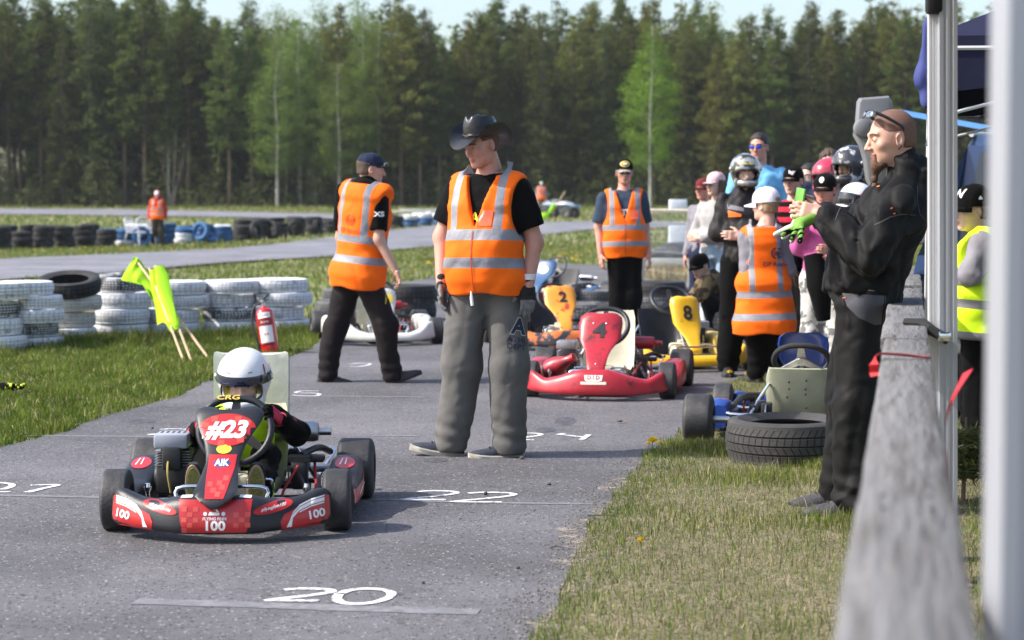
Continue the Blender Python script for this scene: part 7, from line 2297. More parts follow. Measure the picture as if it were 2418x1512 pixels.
# striped top
P_, B = simple('youth in black cap and red and black striped top', 1872, 16.4, 382, -24, dict(hk='female', skin=SKIN_P, head=(-8, 4, 0), hair=('brown', 'cap'), trousers=(BLKC, (.085, .07, .06)),
    top=dict(mat=BLKC, sleeve='short', r=(.062, .068, .062), off=.016, stripes=(REDS, .042)), shoes=(SHOEB, SOLEB), vox=.013), wide=.98, hat=.03, belly=.02)
c, Mc = cap(P_['root'], P_['Hm'], BLKC)
dm = dome(.0855, .106, .085, .012, .038, bottom=.018); dm.v = [tuple(Mc @ Vector(v)) for v in dm.v]; db_ = dm.bvh()
lay_bm('cap_lettering', text_bm('hgr', .04, .03), Mc @ rotz(R(18)) @ Matrix.Translation((0, -.5, .075)) @ Matrix.Rotation(R(90), 4, 'X'), db_, WHP, c, .003, .02)
P_, B = simple('bare-headed woman with tied dark hair behind the alien cap', 1908, 18.6, 383, -20, dict(hk='female', skin=SKIN_P, head=(-16, 2, 0), hair=('dark', 'short'), trousers=(BLKC, (.085, .07, .06)), top=dict(mat=BLKC, sleeve='long', off=.014)), wide=.9)
# woman in the alien cap and pink fleece
k = 1.60 / 1.8
P_, B = simple('woman in pink fleece, grey camouflage trousers and black alien cap', 1946, 14.5, 403, -16, dict(hk='female', skin=SKIN_R, head=(-8, 8, 0), hair=('dark', 'cap'), trousers=(CAMO, (.095, .085, .075), .008),
    top=dict(mat=PINKJ, sleeve='long', r=(.052, .050, .042), off=.016, wr=.008, collar=.02), shoes=(SHOEB, SOLEB), vox=.0125), wide=.95, hat=.03,
    J=dict(elL=(-.19, -.02, 1.06), wrL=(-.12, -.20, 1.24), elR=(.21, -.03, 1.02), wrR=(.08, -.24, 1.05)))
c, Mc = cap(P_['root'], P_['Hm'], BLKC)
dm = dome(.0855, .106, .085, .012, .038, bottom=.018); dm.v = [tuple(Mc @ Vector(v)) for v in dm.v]; db_ = dm.bvh()
FH = Mc @ Matrix.Translation((0, -.5, .082)) @ Matrix.Rotation(R(90), 4, 'X')
lay('alien_logo', [[(.018 * math.cos(a) * (1 if math.sin(a) > 0 else .75 + .25 * math.cos(a) ** 2), .021 * math.sin(a)) for a in np.linspace(0, 2 * math.pi, 22, endpoint=False)]], FH, db_, WHP, c, .003, .02)
lay('alien_eyes', [oval(-.008, -.002, .005, .003, 10), oval(.008, -.002, .005, .003, 10)], FH, db_, DKP, c, .0045, .02)
p = P_['root'].matrix_basis @ Vector((-.15, -.27, 1.30))
tag(MB().box((0, 0, 0), (.07, .012, .14), bev=.006).build('mobile_phone', GLASS, None), 'black phone raised beside the woman in pink', 'phone').location = P_['root'].location + rotz(R(-16)) @ Vector((-.13, -.28, 1.30))
# black jacket over her arm
jk = MB(); jk.tube([(-.05, -.26, 1.02), (.0, -.28, .8), (.03, -.26, .55)], [.07, .09, .05], 12, smooth=3)
jo = jk.build('folded_jacket', BLKC, None); jo.location = P_['root'].location; jo.rotation_euler = (0, 0, R(-16)); tag(jo, 'black jacket draped over the arm of the woman in pink', 'jacket')
# curly head at the back, two more helmets
P_, B = simple('person whose curly brown hair rises behind the red helmet', 1955, 17.8, 343, -10, dict(skin=SKIN, hair=('brown', 'curly'), head=(0, 4, 0), trousers=(BLKC, (.085, .07, .06)), top=dict(mat=NAVY, sleeve='long', off=.014)))
P_, B = simple('dark-suited child in red helmet behind the alien cap', 1953, 16.0, 360, -30, dict(hk='child', skin=SKIN_D, head=(-12, 4, 0), hair=('dark', None), trousers=(BLKC, (.09, .08, .07)), top=dict(mat=BLKC, sleeve='long', off=.018, collar=.03)), hat=.07)
REDM = mat('red_helmet', (.52, .03, .07), rough=.25, coat=.6, var=.2, vs=9, col2=(.6, .45, .45), mix=(.66, .7))
helmet(P_['root'], P_['Hm'], [REDM, MATS['clear_visor'], STL], 1.04, 'up')
P_, B = simple('rider in black and silver helmet with raised visor, dark jacket', 2008, 15.0, 333, -42, dict(hk='child', skin=SKIN_D, head=(-14, 2, 0), hair=('dark', None), trousers=(BLKC, (.09, .08, .07)),
    top=dict(mat=cloth('charcoal_jacket', (.03, .03, .034)), sleeve='long', off=.024, collar=.04, wr=.008), vox=.0125), hat=.06)
BSIL = mat('black_silver_helmet', (.035, .035, .04), rough=.2, coat=.7, var=.2, vs=9, col2=(.5, .5, .52), mix=(.56, .59))
helmet(P_['root'], P_['Hm'], [BSIL, MATS['clear_visor'], STL], 1.13, 'up')
WHH = mat('white_helmet_shell', (.78, .78, .79), rough=.18, coat=.8, var=.02)
ht = empty('spare_helmet', WP(2018, 480, 14.2), R(-60), 'white helmet with orange flash carried against the dark jacket', 'helmet')
hm, hb = helmet(ht, Matrix.Rotation(R(-20), 4, 'X'), [WHH, SMOKE, STL], 1.0, 'down', .009)
lay('orange_flash', [[(-.05, .03), (.06, .06), (.03, -.04), (-.03, -.02)]], Matrix.Translation((.6, 0, .03)) @ rotz(R(90)) @ Matrix.Rotation(R(90), 4, 'X'), hb, OTAB, hm, .004, .02)
# crouching child
D, vx, rz = 19.4, 1676, R(-55)
J = JP(D, vx, rz, dict(pelvis=(1706, 704, .05), neck=(1668, 650, .0), head=(1652, 628, -.02), shL=(1664, 662, .13), shR=(1676, 664, -.13),
    elL=(1650, 690, .15), elR=(1662, 696, -.18), wrL=(1632, 704, .05), wrR=(1634, 708, -.12), hiL=(1702, 716, .08), hiR=(1706, 718, -.06),
    knL=(1672, 712, .18), knR=(1678, 716, -.2), anL=(1690, 800, .15), anR=(1694, 804, -.12)))
B = Body(1.3, 0, 0, 1.0, J, child=True)
Pn = make_person('child in black cap and brown camouflage jacket crouching over the tyres', D, vx, rz, B, dict(vox=.0125, hk='child', skin=SKIN_P, head=(10, 20, 0), hair=('brown', 'cap'), trousers=(BLKC, (.10, .09, .08)),
    top=dict(mat=CAMB, sleeve='long', r=(.085, .08, .062), off=.030, wr=.008, name='jacket', hem=-.2), shoes=(SHOEB, SOLEB)))
cap(Pn['root'], Pn['Hm'], BLKC)

# ---------------------------------------------------------------- boy in the yellow vest
D, vx, rz = 11.25, 2300, R(-74)
J = JP(D, vx, rz, dict(pelvis=(2306, 690, 0), neck=(2318, 552, .0), head=(2293, 497, .0), shL=(2312, 572, .15), shR=(2316, 576, -.15),
    elL=(2280, 650, .2), elR=(2292, 648, -.18), wrL=(2252, 640, -.02), wrR=(2258, 668, .02), hiL=(2304, 712, .07), hiR=(2306, 714, -.07),
    knL=(2300, 860, .08), knR=(2308, 864, -.08), anL=(2300, 1010, .1), anR=(2308, 1028, -.09)))
B = Body(1.5, .015, .0, 1.0, J, child=True)
Pn = make_person('boy in neon yellow vest and black ball cap beyond the grey pole', D, vx, rz, B, dict(vox=.0105, hvox=.0052, hk='child', skin=SKIN_P, head=(-4, 4, 0), hair=('brown', 'cap'),
    trousers=(BLKC, (.10, .095, .085), .008), top=dict(mat=GREYM, sleeve='long', r=(.072, .066, .055), off=.012, wr=.006),
    vest=dict(mtl=HV_Y, hem=-.78, off=.048, bands=((-.27, .05), (-.09, .05)), vx=(.5, .55), vneck=None, flare=.05, wr_=.010, arm=(.095, .17), arm_t=.56, strip=mat('dark_reflective', (.16, .16, .17), rough=.5)), shoes=(SHOEB, SOLE), feet=((R(-6), 0), (R(-10), 0))))
c, Mc = cap(Pn['root'], Pn['Hm'] @ Matrix.Scale(1.10, 4), BLKC, h=.10, bill=.075)
dm = dome(.0855, .106, .10, .012, .038, bottom=.018); dm.v = [tuple(Mc @ Vector(v)) for v in dm.v]; db_ = dm.bvh()
lay_bm('cap_lettering', text_bm('N', .06, .03, .25), Mc @ rotz(R(18)) @ Matrix.Translation((0, -.5, .09)) @ Matrix.Rotation(R(90), 4, 'X'), db_, WHP, c, .003, .02)
lay('cap_flag', [[(-.012, -.006), (.012, -.006), (.008, .006), (.0, .014), (-.008, .006)]], Mc @ rotz(R(80)) @ Matrix.Translation((.03, -.5, .062)) @ Matrix.Rotation(R(90), 4, 'X'), db_, WHP, c, .003, .02)

# ---------------------------------------------------------------- far marshals
D = 62.6
Bf = Body(1.74, .02, 0, 1.05)
Pn = make_person('far marshal in orange vest and red hood beside the white plastic chairs', D, 373, R(-4), Bf, dict(vox=.02, hvox=.009, hair=('dark', None), trousers=(OLIV, (.10, .095, .085)), top=dict(mat=REDJ, sleeve='long', r=(.068, .062, .055), off=.02, collar=.04),
    vest=dict(mtl=HV_O, hem=-.22, off=.040, bands=((.04, .05), (.18, .05)), vx=(.08, .13), vneck=.5), shoes=(SHOEB, SOLEB)), z=hterr(0, D))
cap(Pn['root'], Pn['Hm'], WHC)
MB().ell((0, .03, .0), (.11, .11, .15), M=Pn['Hm']).build('hood', REDJ, Pn['root'])
D = 105.0
Bf = Body(1.92, .02, 0, 1.0)
Pn = make_person('distant marshal in orange vest and pale cap standing behind the quad bikes', D, 1278, R(0), Bf, dict(vox=.022, hvox=.01, hair=('dark', None), trousers=(mat('tan_trousers', (.2, .12, .06)), (.09, .08, .07)), top=dict(mat=GREYM, sleeve='long', off=.02),
    vest=dict(mtl=HV_O, hem=-.2, off=.05, bands=((.04, .05), (.18, .05)), vx=(.08, .13), vneck=.5), shoes=(SHOEB, SOLEB)), z=hterr(0, D))
cap(Pn['root'], Pn['Hm'], mat('mint_cap', (.55, .7, .6)))

# ---------------------------------------------------------------- the child driving the racing kart
kx = -1.215; rz = 0
J = dict(pelvis=(0, .20, .15), neck=(0, .17, .455), head=(.0, .12, .578), shL=(-.125, .15, .425), shR=(.125, .15, .425), elL=(-.215, .04, .33), elR=(.245, .05, .355),
         wrL=(-.165, -.11, .40), wrR=(.185, -.10, .435), hiL=(-.07, .16, .14), hiR=(.07, .16, .14), knL=(-.13, -.14, .27), knR=(.13, -.14, .27), anL=(-.130, -.375, .125), anR=(.128, -.375, .13))
B = Body(1.22, 0, 0, 1.0, J, child=True)
REDG = mat('red_glove', (.50, .02, .06), rough=.7, var=.2, vs=40, bump=.3, bs=120)
Pn = make_person('child racing driver in white helmet and black suit at the wheel', kart_y, 0, rz, B, dict(vox=.0095, hvox=.0045, hk='child', skin=SKIN_P, head=(0, 10, 0), hair=('brown', None),
    trousers=(BLKC, (.085, .085, .075), .005), top=dict(mat=BLKC, sleeve='long', r=(.070, .066, .058), off=.014, wr=.006, fr=.92, name='racing_suit'), gloves=[REDG, BLKC],
    vest=dict(mtl=HV_Y, hem=.3, off=.026, bands=(), vx=(), vneck=None, flare=0) if False else None, hs=.82,
    handL=dict(d=(.1, -.75, .5), n=(.9, 0, -.1), th=(0, .5, .8), curl=1.35, thumb=.7), handR=dict(d=(-.35, -.75, .5), n=(-.8, .1, -.2), th=(0, .5, .8), curl=1.3, thumb=.7)))
Pn['root'].location = (kx, kart_y, .002)
for sd in 'LR':
    a_, b_ = B.p['el' + sd], B.p['wr' + sd]; MB().tube([Vector(a_ * .55 + b_ * .45), Vector(a_ * .2 + b_ * .8), Vector(b_)], [.046, .041, .034], 14).build('cuff', REDG, Pn['root'])
def bib(P):
    d, q, t = B.col(P, .024)
    d = smin(d, s_cap(P, B.p['shL'] * .5 + B.p['shR'] * .5 - np.array([.09, 0, 0]), B.p['shL'] * .5 + B.p['shR'] * .5 + np.array([.09, 0, 0]), .062), .04)
    d = smax(d, (.15 - t) * B.L, .006); d = smax(d, (t - 1.05) * B.L, .006)
    return d + wrinkle(P, .005, 3, 25)
v, q = snet(bib, (-.25, -.1, .1), (.25, .4, .56), .009)
link('neon_bib', np_mesh('neon_bib', v, q, HV_Y), Pn['root'])
hm, hb = helmet(Pn['root'], Pn['Hm'], [WHH, mat('tinted_visor', (.015, .02, .05), rough=.06, var=0, coat=1), CHR], 1.06, 'half', .005)
for x, z in ((-.055, .075), (.045, .078), (-.07, .078)):
    lay('vent', [[(x - .009, z - .002), (x + .009, z - .001), (x + .009, z + .002), (x - .009, z + .001)]], Pn['Hm'] @ Matrix.Translation((0, -.6, 0)) @ Matrix.Rotation(R(90), 4, 'X'), hb, DKP, hm, .002, .02)
lay('red_mark', [[(.095, .10), (.10, .10), (.118, .03), (.114, .03)]], Pn['Hm'] @ Matrix.Translation((0, -.6, 0)) @ Matrix.Rotation(R(90), 4, 'X'), hb, REDP, hm, .003, .02)
# shoes with patterned soles towards the viewer
SOLY = mat('patterned_sole', (.20, .19, .05), rough=.8, var=.5, vs=140); SOLT = mat('tan_sole_edge', (.35, .26, .16), rough=.8)
for s, x in ((-1, -.132), (1, .122)):
    M = Matrix.Translation((x, -.452, .105)) @ Matrix.Rotation(R(-78), 4, 'X') @ rotz(s * R(3)) 
    st = [(.035, .020), (.02, .030), (-.02, .034), (-.07, .031), (-.12, .038), (-.155, .036), (-.18, .022)]
    o = MB().loft([[Vector((w * c, y, .012 + (.055 - .02 * (y < -.1)) * max(0, s_))) for c, s_ in [(math.cos(2 * math.pi * j / 14), math.sin(2 * math.pi * j / 14)) for j in range(14)]] for y, w in st], M=M).build('shoe', SHOEB, Pn['root'])
    MB().loft([[Vector((w2 * math.cos(2 * math.pi * j / 24), -.072 + L2 * math.sin(2 * math.pi * j / 24), z)) for j in range(24)] for w2, L2, z in ((.036, .106, .012), (.039, .110, .004), (.037, .108, -.002))], M=M).build('sole', SOLT, o)
    MB().loft([[Vector((w2 * math.cos(2 * math.pi * j / 24), -.072 + L2 * math.sin(2 * math.pi * j / 24), z)) for j in range(24)] for w2, L2, z in ((.030, .098, -.001), (.029, .096, -.005))], M=M).build('tread', SOLY, o)
lay_ = MB(); lay_.tube([(.165, -.42, .06), (.175, -.30, .16), (.15, -.20, .20)], .012, 8, smooth=4); lay_.build('neon_strap', HV_Y, Pn['root'])

# ================================================================== rail, tents, vehicle
WOOD = mat('weathered_wood', (.16, .16, .165), rough=.9, var=.22, vs=5, bump=1.0, bs=22, stretch=(3, .22, 3), dirt=(.09, .085, .08), dirt_s=9, dirt_t=(.48, .68))
ra, rb2 = Vector((.405, 2.04, 0)), Vector((2.06, 10.4, 0))
rdir = (rb2 - ra).normalized(); rang = math.atan2(-rdir.x, rdir.y)
rail = empty('timber_rail', (ra.x, ra.y, 0), rang, 'weathered grey timber rail running between the verge and the tents', 'railing')
def board(y0, y1, w, x, z, nm='board'):
    mb = MB(); rg = []
    n = 14
    for i in range(n + 1):
        y = y0 + (y1 - y0) * i / n
        e = [mnoise.noise((y * 2.3, s * 9 + y0, 0)) * .006 for s in (0, 1)]
        a, b, t = x - w / 2 + e[0], x + w / 2 + e[1], .045
        rg.append([Vector((a + .006, y, z - t)), Vector((b - .006, y, z - t)), Vector((b, y, z - t + .006)), Vector((b, y, z - .006)), Vector((b - .008, y, z)), Vector(((a + b) / 2, y, z - .002)), Vector((a + .008, y, z)), Vector((a, y, z - .006)), Vector((a, y, z - t + .006))])
    mb.loft(rg); o = mb.build(nm, WOOD, rail, angle=50)
    sc_ = MB()
    for yy in (y0 + .08, y1 - .08):
        for sx_ in (-.035, .035): sc_.ell((x + sx_, yy, z), (.005, .005, .003), n=8, m=4)
    sc_.build('screws', BLKM, o)
for (y0, y1, w, x, z) in ((-2.6, .93, .150, .004, .953), (.938, 4.6, .142, .002, .948), (4.608, 8.1, .155, -.002, .950), (8.11, 8.85, .165, .0, .935), (8.86, 12.2, .15, .01, .95)):
    board(y0, y1, w, x, z)
for y in (-1.9, .85, 3.3, 5.75, 8.1, 10.6):
    MB().box((.045, y, .45), (.075, .10, .905), bev=.006).build('post', WOOD, rail)
REDT = mat('red_ribbon', (.60, .01, .015), rough=.5, var=.1)
def ribbon(label, pts, w, nrm=(0, 0, 1), tw=0):
    pts = spline([Vector(p) for p in pts], 6); vs = []
    for i, p in enumerate(pts):
        d = (pts[min(i + 1, len(pts) - 1)] - pts[max(i - 1, 0)]).normalized(); s = d.cross(Vector(nrm)).normalized()
        s = Matrix.Rotation(tw * i / len(pts), 3, d) @ s
        n_ = d.cross(s)
        vs += [p + s * w / 2, p - s * w / 2, p - s * w / 2 + n_ * .0012, p + s * w / 2 + n_ * .0012]
    mb = MB(); k = len(pts)
    mb.add(vs, [(4 * i + a, 4 * i + (a + 1) % 4, 4 * i + 4 + (a + 1) % 4, 4 * i + 4 + a) for i in range(k - 1) for a in range(4)])
    return tag(mb.build('ribbon', REDT), label, 'ribbon', 'red ribbons on the rail')
RT = Matrix.Translation((ra.x, ra.y, 0)) @ rotz(rang)
rp = lambda x, y, z: RT @ Vector((x, y, z))
ribbon('red ribbon wrapped across the top of the timber rail', [rp(-.086, 3.70, .90), rp(-.084, 3.72, .958), rp(-.03, 3.73, .962), rp(.03, 3.74, .956), rp(.07, 3.73, .954)], .03, (0, .3, 1))
ribbon('short red ribbon tail twisting between rail and grey pole', [rp(.10, 2.9, .86), rp(.115, 3.0, .90), rp(.16, 3.2, .96)], .03, (1, 0, 0), 1.0)
ribbon('long red ribbon trailing down behind the rail', [rp(.10, 2.75, .80), rp(.105, 2.3, .70), rp(.10, 1.9, .72), rp(.095, 1.4, .78), rp(.09, .9, .84)], .025, (1, 0, .2), .6)

ALP = mat('grey_aluminium_pole', (.37, .38, .42), rough=.45, metal=.35, var=.04, vs=3)
ALW = mat('pale_aluminium', (.60, .60, .60), rough=.5, metal=.2, var=.04, vs=3)
def fluted(w, h, z0, lean=(0, 0), mtl=None):
    """square extrusion with shallow grooves on every face"""
    a = w / 2; g = .0022; pr = []
    side_ = [(-a, -a), (-a * .55, -a), (-a * .5, -a + g), (-a * .22, -a + g), (-a * .17, -a), (a * .17, -a), (a * .22, -a + g), (a * .5, -a + g), (a * .55, -a)]
    for k in range(4):
        c, s = math.cos(k * math.pi / 2), math.sin(k * math.pi / 2)
        pr += [(x * c - y * s, x * s + y * c) for x, y in side_]
    return MB().loft([[Vector((x + lean[0] * z, y + lean[1] * z, z)) for x, y in pr] for z in (z0, z0 + h)])
# the near tent: two of its legs stand behind the rail
t1 = empty('canopy_tent', (0, 0, 0), 0, 'tent with grey aluminium legs standing against the timber rail', 'tent')
x1 = (2245 - CX) / FPX * 7.2
mb = fluted(.064, 2.62, .02, (-.0135, 0)); mb.v = [(x + x1, y + 7.2, z) for x, y, z in mb.v]; l1 = mb.build('leg', ALP, t1, smooth=False)
mb = fluted(.03, 2.5, .10, (-.0135, 0)); mb.v = [(x + x1 - .046, y + 7.225, z) for x, y, z in mb.v]; mb.build('inner_leg', ALW, t1, smooth=False)
MB().box((x1, 7.2, .008), (.16, .16, .016), bev=.003).build('foot_plate', ALP, l1)
x2 = (2352 - CX) / FPX * 2.25 + .045
mb = fluted(.09, 2.6, .02); mb.v = [(x + x2, y + 2.25, z) for x, y, z in mb.v]; l2 = mb.build('leg', ALP, t1, smooth=False)
MB().box((x2, 2.25, .008), (.2, .2, .016), bev=.003).build('foot_plate', ALP, l2)
BLUT = mat('dark_blue_canvas', (.002, .003, .03), rough=.8, var=.25, vs=2, bump=.4, bs=6); BLKT = mat('black_canvas', (.008, .008, .010), rough=.85, var=.1)  # blue canvas taken near black: shade of the canopy underside put into its colour
rf = MB()
e = [Vector((x1 - .10, 7.3, 2.5)), Vector((x2 - .08, 2.1, 2.5)), Vector((x2 + 3.0, 1.6, 2.5)), Vector((x1 + 3.0, 6.9, 2.5))]; ap = Vector(((x1 + x2) / 2 + 1.45, 4.5, 3.4))
rf.add(e + [ap], [(0, 1, 4), (1, 2, 4), (2, 3, 4), (3, 0, 4)]); rf.build('canopy', BLUT, t1, smooth=False)
va = MB()
for i in range(4):
    a, b = e[i], e[(i + 1) % 4]; n = 24; vs = []
    for j in range(n + 1):
        p = a.lerp(b, j / n); vs += [p, p + Vector((0, 0, -.22 - .02 * math.sin(j * 2.1)))]
    va.add(vs, [(2 * j, 2 * j + 1, 2 * j + 3, 2 * j + 2) for j in range(n)])
va.build('valance', BLUT, t1)
MB().box((x1 - .075, 7.19, 2.22), (.06, .05, .30), bev=.012).box((x1 - .055, 7.19, 2.10), (.09, .03, .05), bev=.01).build('corner_flap', BLKT, t1)
for k in (2, 3):
    mb = fluted(.064, 2.48, .02); mb.v = [(x + e[k].x - .1, y + e[k].y, z) for x, y, z in mb.v]; mb.build('leg', ALP, t1, smooth=False)
# strap with buckle round rail and leg
st = MB(); st.tube([rp(.00, 5.35, .957), rp(.06, 5.30, .958), rp(.085, 5.25, .94), Vector((x1 - .02, 7.14, .90))], [.018, .02, .02, .016], 6)
o = st.build('strap', BLKT); tag(o, 'black webbing strap tying the grey pole to the rail', 'strap')
MB().box(Vector((x1 - .035, 7.135, .915)), (.045, .02, .035), bev=.004).build('buckle', CHR, o)

# second tent behind with a bundled blue curtain
t2 = empty('canopy_tent', (0, 0, 0), 0, 'farther dark blue tent whose bundled curtain shows behind the grey pole', 'tent')
a0 = WP(2192, 476, 9.7); tl = [(a0.x, 9.7), (a0.x + 3.0, 9.4), (a0.x + 3.9, 12.4), (a0.x + .74, 12.7)]
for x, y in tl:
    mb = fluted(.026, 2.25, .01); mb.v = [(vx_ + x, vy_ + y, vz_) for vx_, vy_, vz_ in mb.v]; mb.build('leg', ALW, t2, smooth=False)
rf = MB(); ee = [Vector((x, y, 2.2)) for x, y in tl]; ap = Vector((a0.x + 1.9, 11.05, 2.95))
rf.add(ee + [ap], [(0, 1, 4), (1, 2, 4), (2, 3, 4), (3, 0, 4)]); rf.build('canopy', BLUT, t2, smooth=False)
for i in range(4):
    va = MB(); a, b = ee[i], ee[(i + 1) % 4]; n = 20; vs = []
    for j in range(n + 1):
        p = a.lerp(b, j / n); vs += [p, p + Vector((0, .0, -.25 - .015 * math.sin(j * 1.7)))]
    va.add(vs, [(2 * j, 2 * j + 1, 2 * j + 3, 2 * j + 2) for j in range(n)]); va.build('valance', BLUT, t2)
    MB().tube([a + Vector((0, 0, -.06)), b + Vector((0, 0, -.06))], .012, 6).build('truss_bar', ALW, t2)
    MB().tube([a + Vector((0, 0, -.40)), a.lerp(b, .5) + Vector((0, 0, -.02)), b + Vector((0, 0, -.40))], .010, 6).build('truss_bar', ALW, t2)
CURT = mat('blue_curtain', (.035, .05, .20), rough=.8, var=.15, vs=4)
def cfn(P):
    d = None
    for i, (vx_, vy_, r) in enumerate([(2192, 95, .028), (2189, 130, .034), (2187, 165, .036), (2183, 188, .044), (2190, 212, .030), (2185, 236, .026), (2193, 60, .026)]):
        c = WP(vx_, vy_, 9.6); s_ = s_ell(P, tuple(c), (r, r, r * 1.5)); d = s_ if d is None else smin(d, s_, .03)
    return d + wrinkle(P, .006, 2, 60, (1, 1, .4))
c = WP(2187, 150, 9.6); v, q = snet(cfn, (c.x - .2, 9.4, c.z - .35), (c.x + .2, 9.8, c.z + .35), .01)
link('rolled_curtain', np_mesh('rolled_curtain', v, q, CURT), t2)
MB().tube([WP(2193, 215, 9.62), WP(2190, 270, 9.62), WP(2192, 320, 9.62), WP(2186, 345, 9.62)], .007, 6, smooth=3).build('cord', mat('teal_cord', (.01, .05, .07)), t2)

# blue 4x4 facing the rail
CARB = mat('car_paint_blue', (.02, .045, .11), rough=.25, metal=.4, coat=1, var=.05); CGL = mat('car_glass', (.02, .025, .03), rough=.04, var=0, coat=1); CGRY = mat('grey_plastic_trim', (.16, .165, .175), rough=.5, var=.1)
cp = WP(2292, 476, 13.2)
car = empty('off_road_vehicle', (cp.x + 1.0, 13.9, 0), R(-22), 'dark blue boxy off-road vehicle parked behind the tent poles', 'car')
# local: nose to -Y, width along X
prof = [(-1.95, .55), (-1.98, .95), (-1.85, 1.06), (-.95, 1.14), (-.52, 1.78), (-.30, 1.86), (1.75, 1.88), (1.98, 1.75), (2.0, .55), (1.65, .5), (1.55, .78), (1.2, .86), (.85, .78), (.75, .45), (-.85, .45), (-.95, .78), (-1.3, .86), (-1.65, .78), (-1.72, .5)]
def carx(zz): return .86 - max(0, zz - 1.1) * .13
cb = MB(); nP = len(prof)
vsL = [(-carx(z), y, z) for y, z in prof]; vsR = [(carx(z), y, z) for y, z in prof]
cb.add(vsL + vsR, [(i, (i + 1) % nP, (i + 1) % nP + nP, i + nP) for i in range(nP)])
bm = bmesh.new(); 
for X in (vsL, vsR):
    f = bm.faces.new([bm.verts.new(v) for v in X]); bmesh.ops.triangulate(bm, faces=[f])
bm.verts.index_update(); cb.add([v.co.copy() for v in bm.verts], [[v.index for v in f.verts] for f in bm.faces]); bm.free()
body_ = cb.build('body', CARB, car, smooth=False, merge=True)
MB().add([(-.74, -.97, 1.16), (.74, -.97, 1.16), (.68, -.56, 1.74), (-.68, -.56, 1.74)], [(0, 1, 2, 3)]).build('windscreen', CGL, car)
for s in (-1, 1):
    for (y0, y1, t0) in ((-.80, .15, -.48), (.22, 1.02, .24), (1.08, 1.8, 1.1)):
        zt, zb = 1.72, 1.18
        q = [(s * (carx(zb) + .006), y0, zb), (s * (carx(zb) + .006), y1, zb), (s * (carx(zt) + .006), y1 - .02, zt), (s * (carx(zt) + .006), t0, zt)]
        w_ = MB().add(q, [(0, 1, 2, 3)]).build('side_window', CGL, car)
        MB().tube(q + [q[0]], .012, 5).build('window_trim', BLK, w_)
    for y0, y1 in ((-.86, .18), (.20, 1.06)):
        dz = MB().tube([(s * .866, y0, .5), (s * .868, y0, 1.12), (s * .868, y1, 1.12), (s * .866, y1, .5)], .006, 4).build('door', BLK, car)
        MB().box((s * .88, y1 - .14, 1.02), (.03, .13, .03), bev=.008).build('handle', BLK, dz)
    MB().box((s * 1.02, -.72, 1.20), (.20, .10, .19), bev=.04).box((s * .92, -.72, 1.12), (.12, .04, .03), bev=.01).build('wing_mirror', CGRY, car)
    for y in (-1.3, 1.2):
        rm, ty = wheel_meshes(.36, .24, ALU, ('car', 'a', .36)); o = link('wheel', rm, car, (s * .78, y, .36)); o.rotation_euler = (0, 0, math.pi if s < 0 else 0); link('tyre', ty, o)
        MB().tube([(s * .87, y + .43 * math.cos(a), .38 + .43 * math.sin(a)) for a in np.linspace(-.1, math.pi + .1, 12)], .03, 6).build('wheel_arch', CGRY, car)
    MB().box((s * .62, -1.99, .88), (.26, .04, .16), bev=.02).build('headlight', CHR, car)
    MB().tube([(s * .76, -.45, 1.86), (s * .76, 1.8, 1.93)], .018, 8).build('roof_rail', ALW, car)
MB().box((0, -2.02, .56), (1.7, .16, .2), bev=.04).build('bumper', CGRY, car)
MB().box((0, -2.0, .9), (.9, .03, .2), bev=.01).build('grille', BLK, car)
MB().tube([(-.78, -.5, 1.98), (.78, -.5, 1.98)], .02, 8).build('light_bar', BLK, car)
for x in (-.62, -.2, .2, .62):
    lp = MB(); lp.box((x, -.55, 2.06), (.17, .07, .15), bev=.02)
    for i in range(6): lp.box((x - .07 + i * .028, -.50, 2.06), (.008, .06, .16))
    lp.build('spotlight', BLKM, car)

# moulded grey plastic cover on a post
GPL = mat('grey_moulded_plastic', (.17, .175, .185), rough=.5, var=.06, vs=4)
gp = WP(2062, 476, 12.3); eqp = empty('plastic_cover', (gp.x, 12.3, 0), 0, 'upright grey moulded plastic cover with round cap above the bearded man face', 'cover')
def gq_(px, py): w_ = WP(px, py, 12.3); return (w_.x - gp.x, w_.z)
ol = [(2030, 232), (2096, 227), (2104, 240), (2112, 300), (2104, 320), (2098, 360), (2090, 430), (2082, 441), (2052, 438), (2046, 425), (2040, 380), (2030, 345), (2016, 320), (2021, 290), (2025, 240)]
mb = MB(); pts2 = [gq_(*p) for p in ol]; cxm = sum(p[0] for p in pts2) / len(pts2); czm = sum(p[1] for p in pts2) / len(pts2)
rg = []
for y, s in ((-.05, .86), (-.045, .95), (-.02, 1.0), (.05, 1.0), (.075, .95), (.085, .8)):
    rg.append([Vector((cxm + (x - cxm) * s, y, czm + (z - czm) * s)) for x, z in pts2])
mb.loft(rg); mb.build('shell', GPL, eqp)
kx_, kz_ = gq_(2033, 304)
MB().lathe([(.001, .06), (.040, .06), (.055, .05), (.058, .0), (.001, .0)], 24, Matrix.Translation((kx_, -.04, kz_)) @ Matrix.Rotation(R(90), 4, 'X')).build('round_cap', GPL, eqp)
MB().tube([(kx_ + .04, -.06, kz_ + .09), (kx_ + .16, -.06, kz_ + .085)], .006, 6).build('latch', STL, eqp)
MB().tube([(cxm, .02, 0), (cxm, .02, czm - .1)], .025, 10).build('post', GPL, eqp)
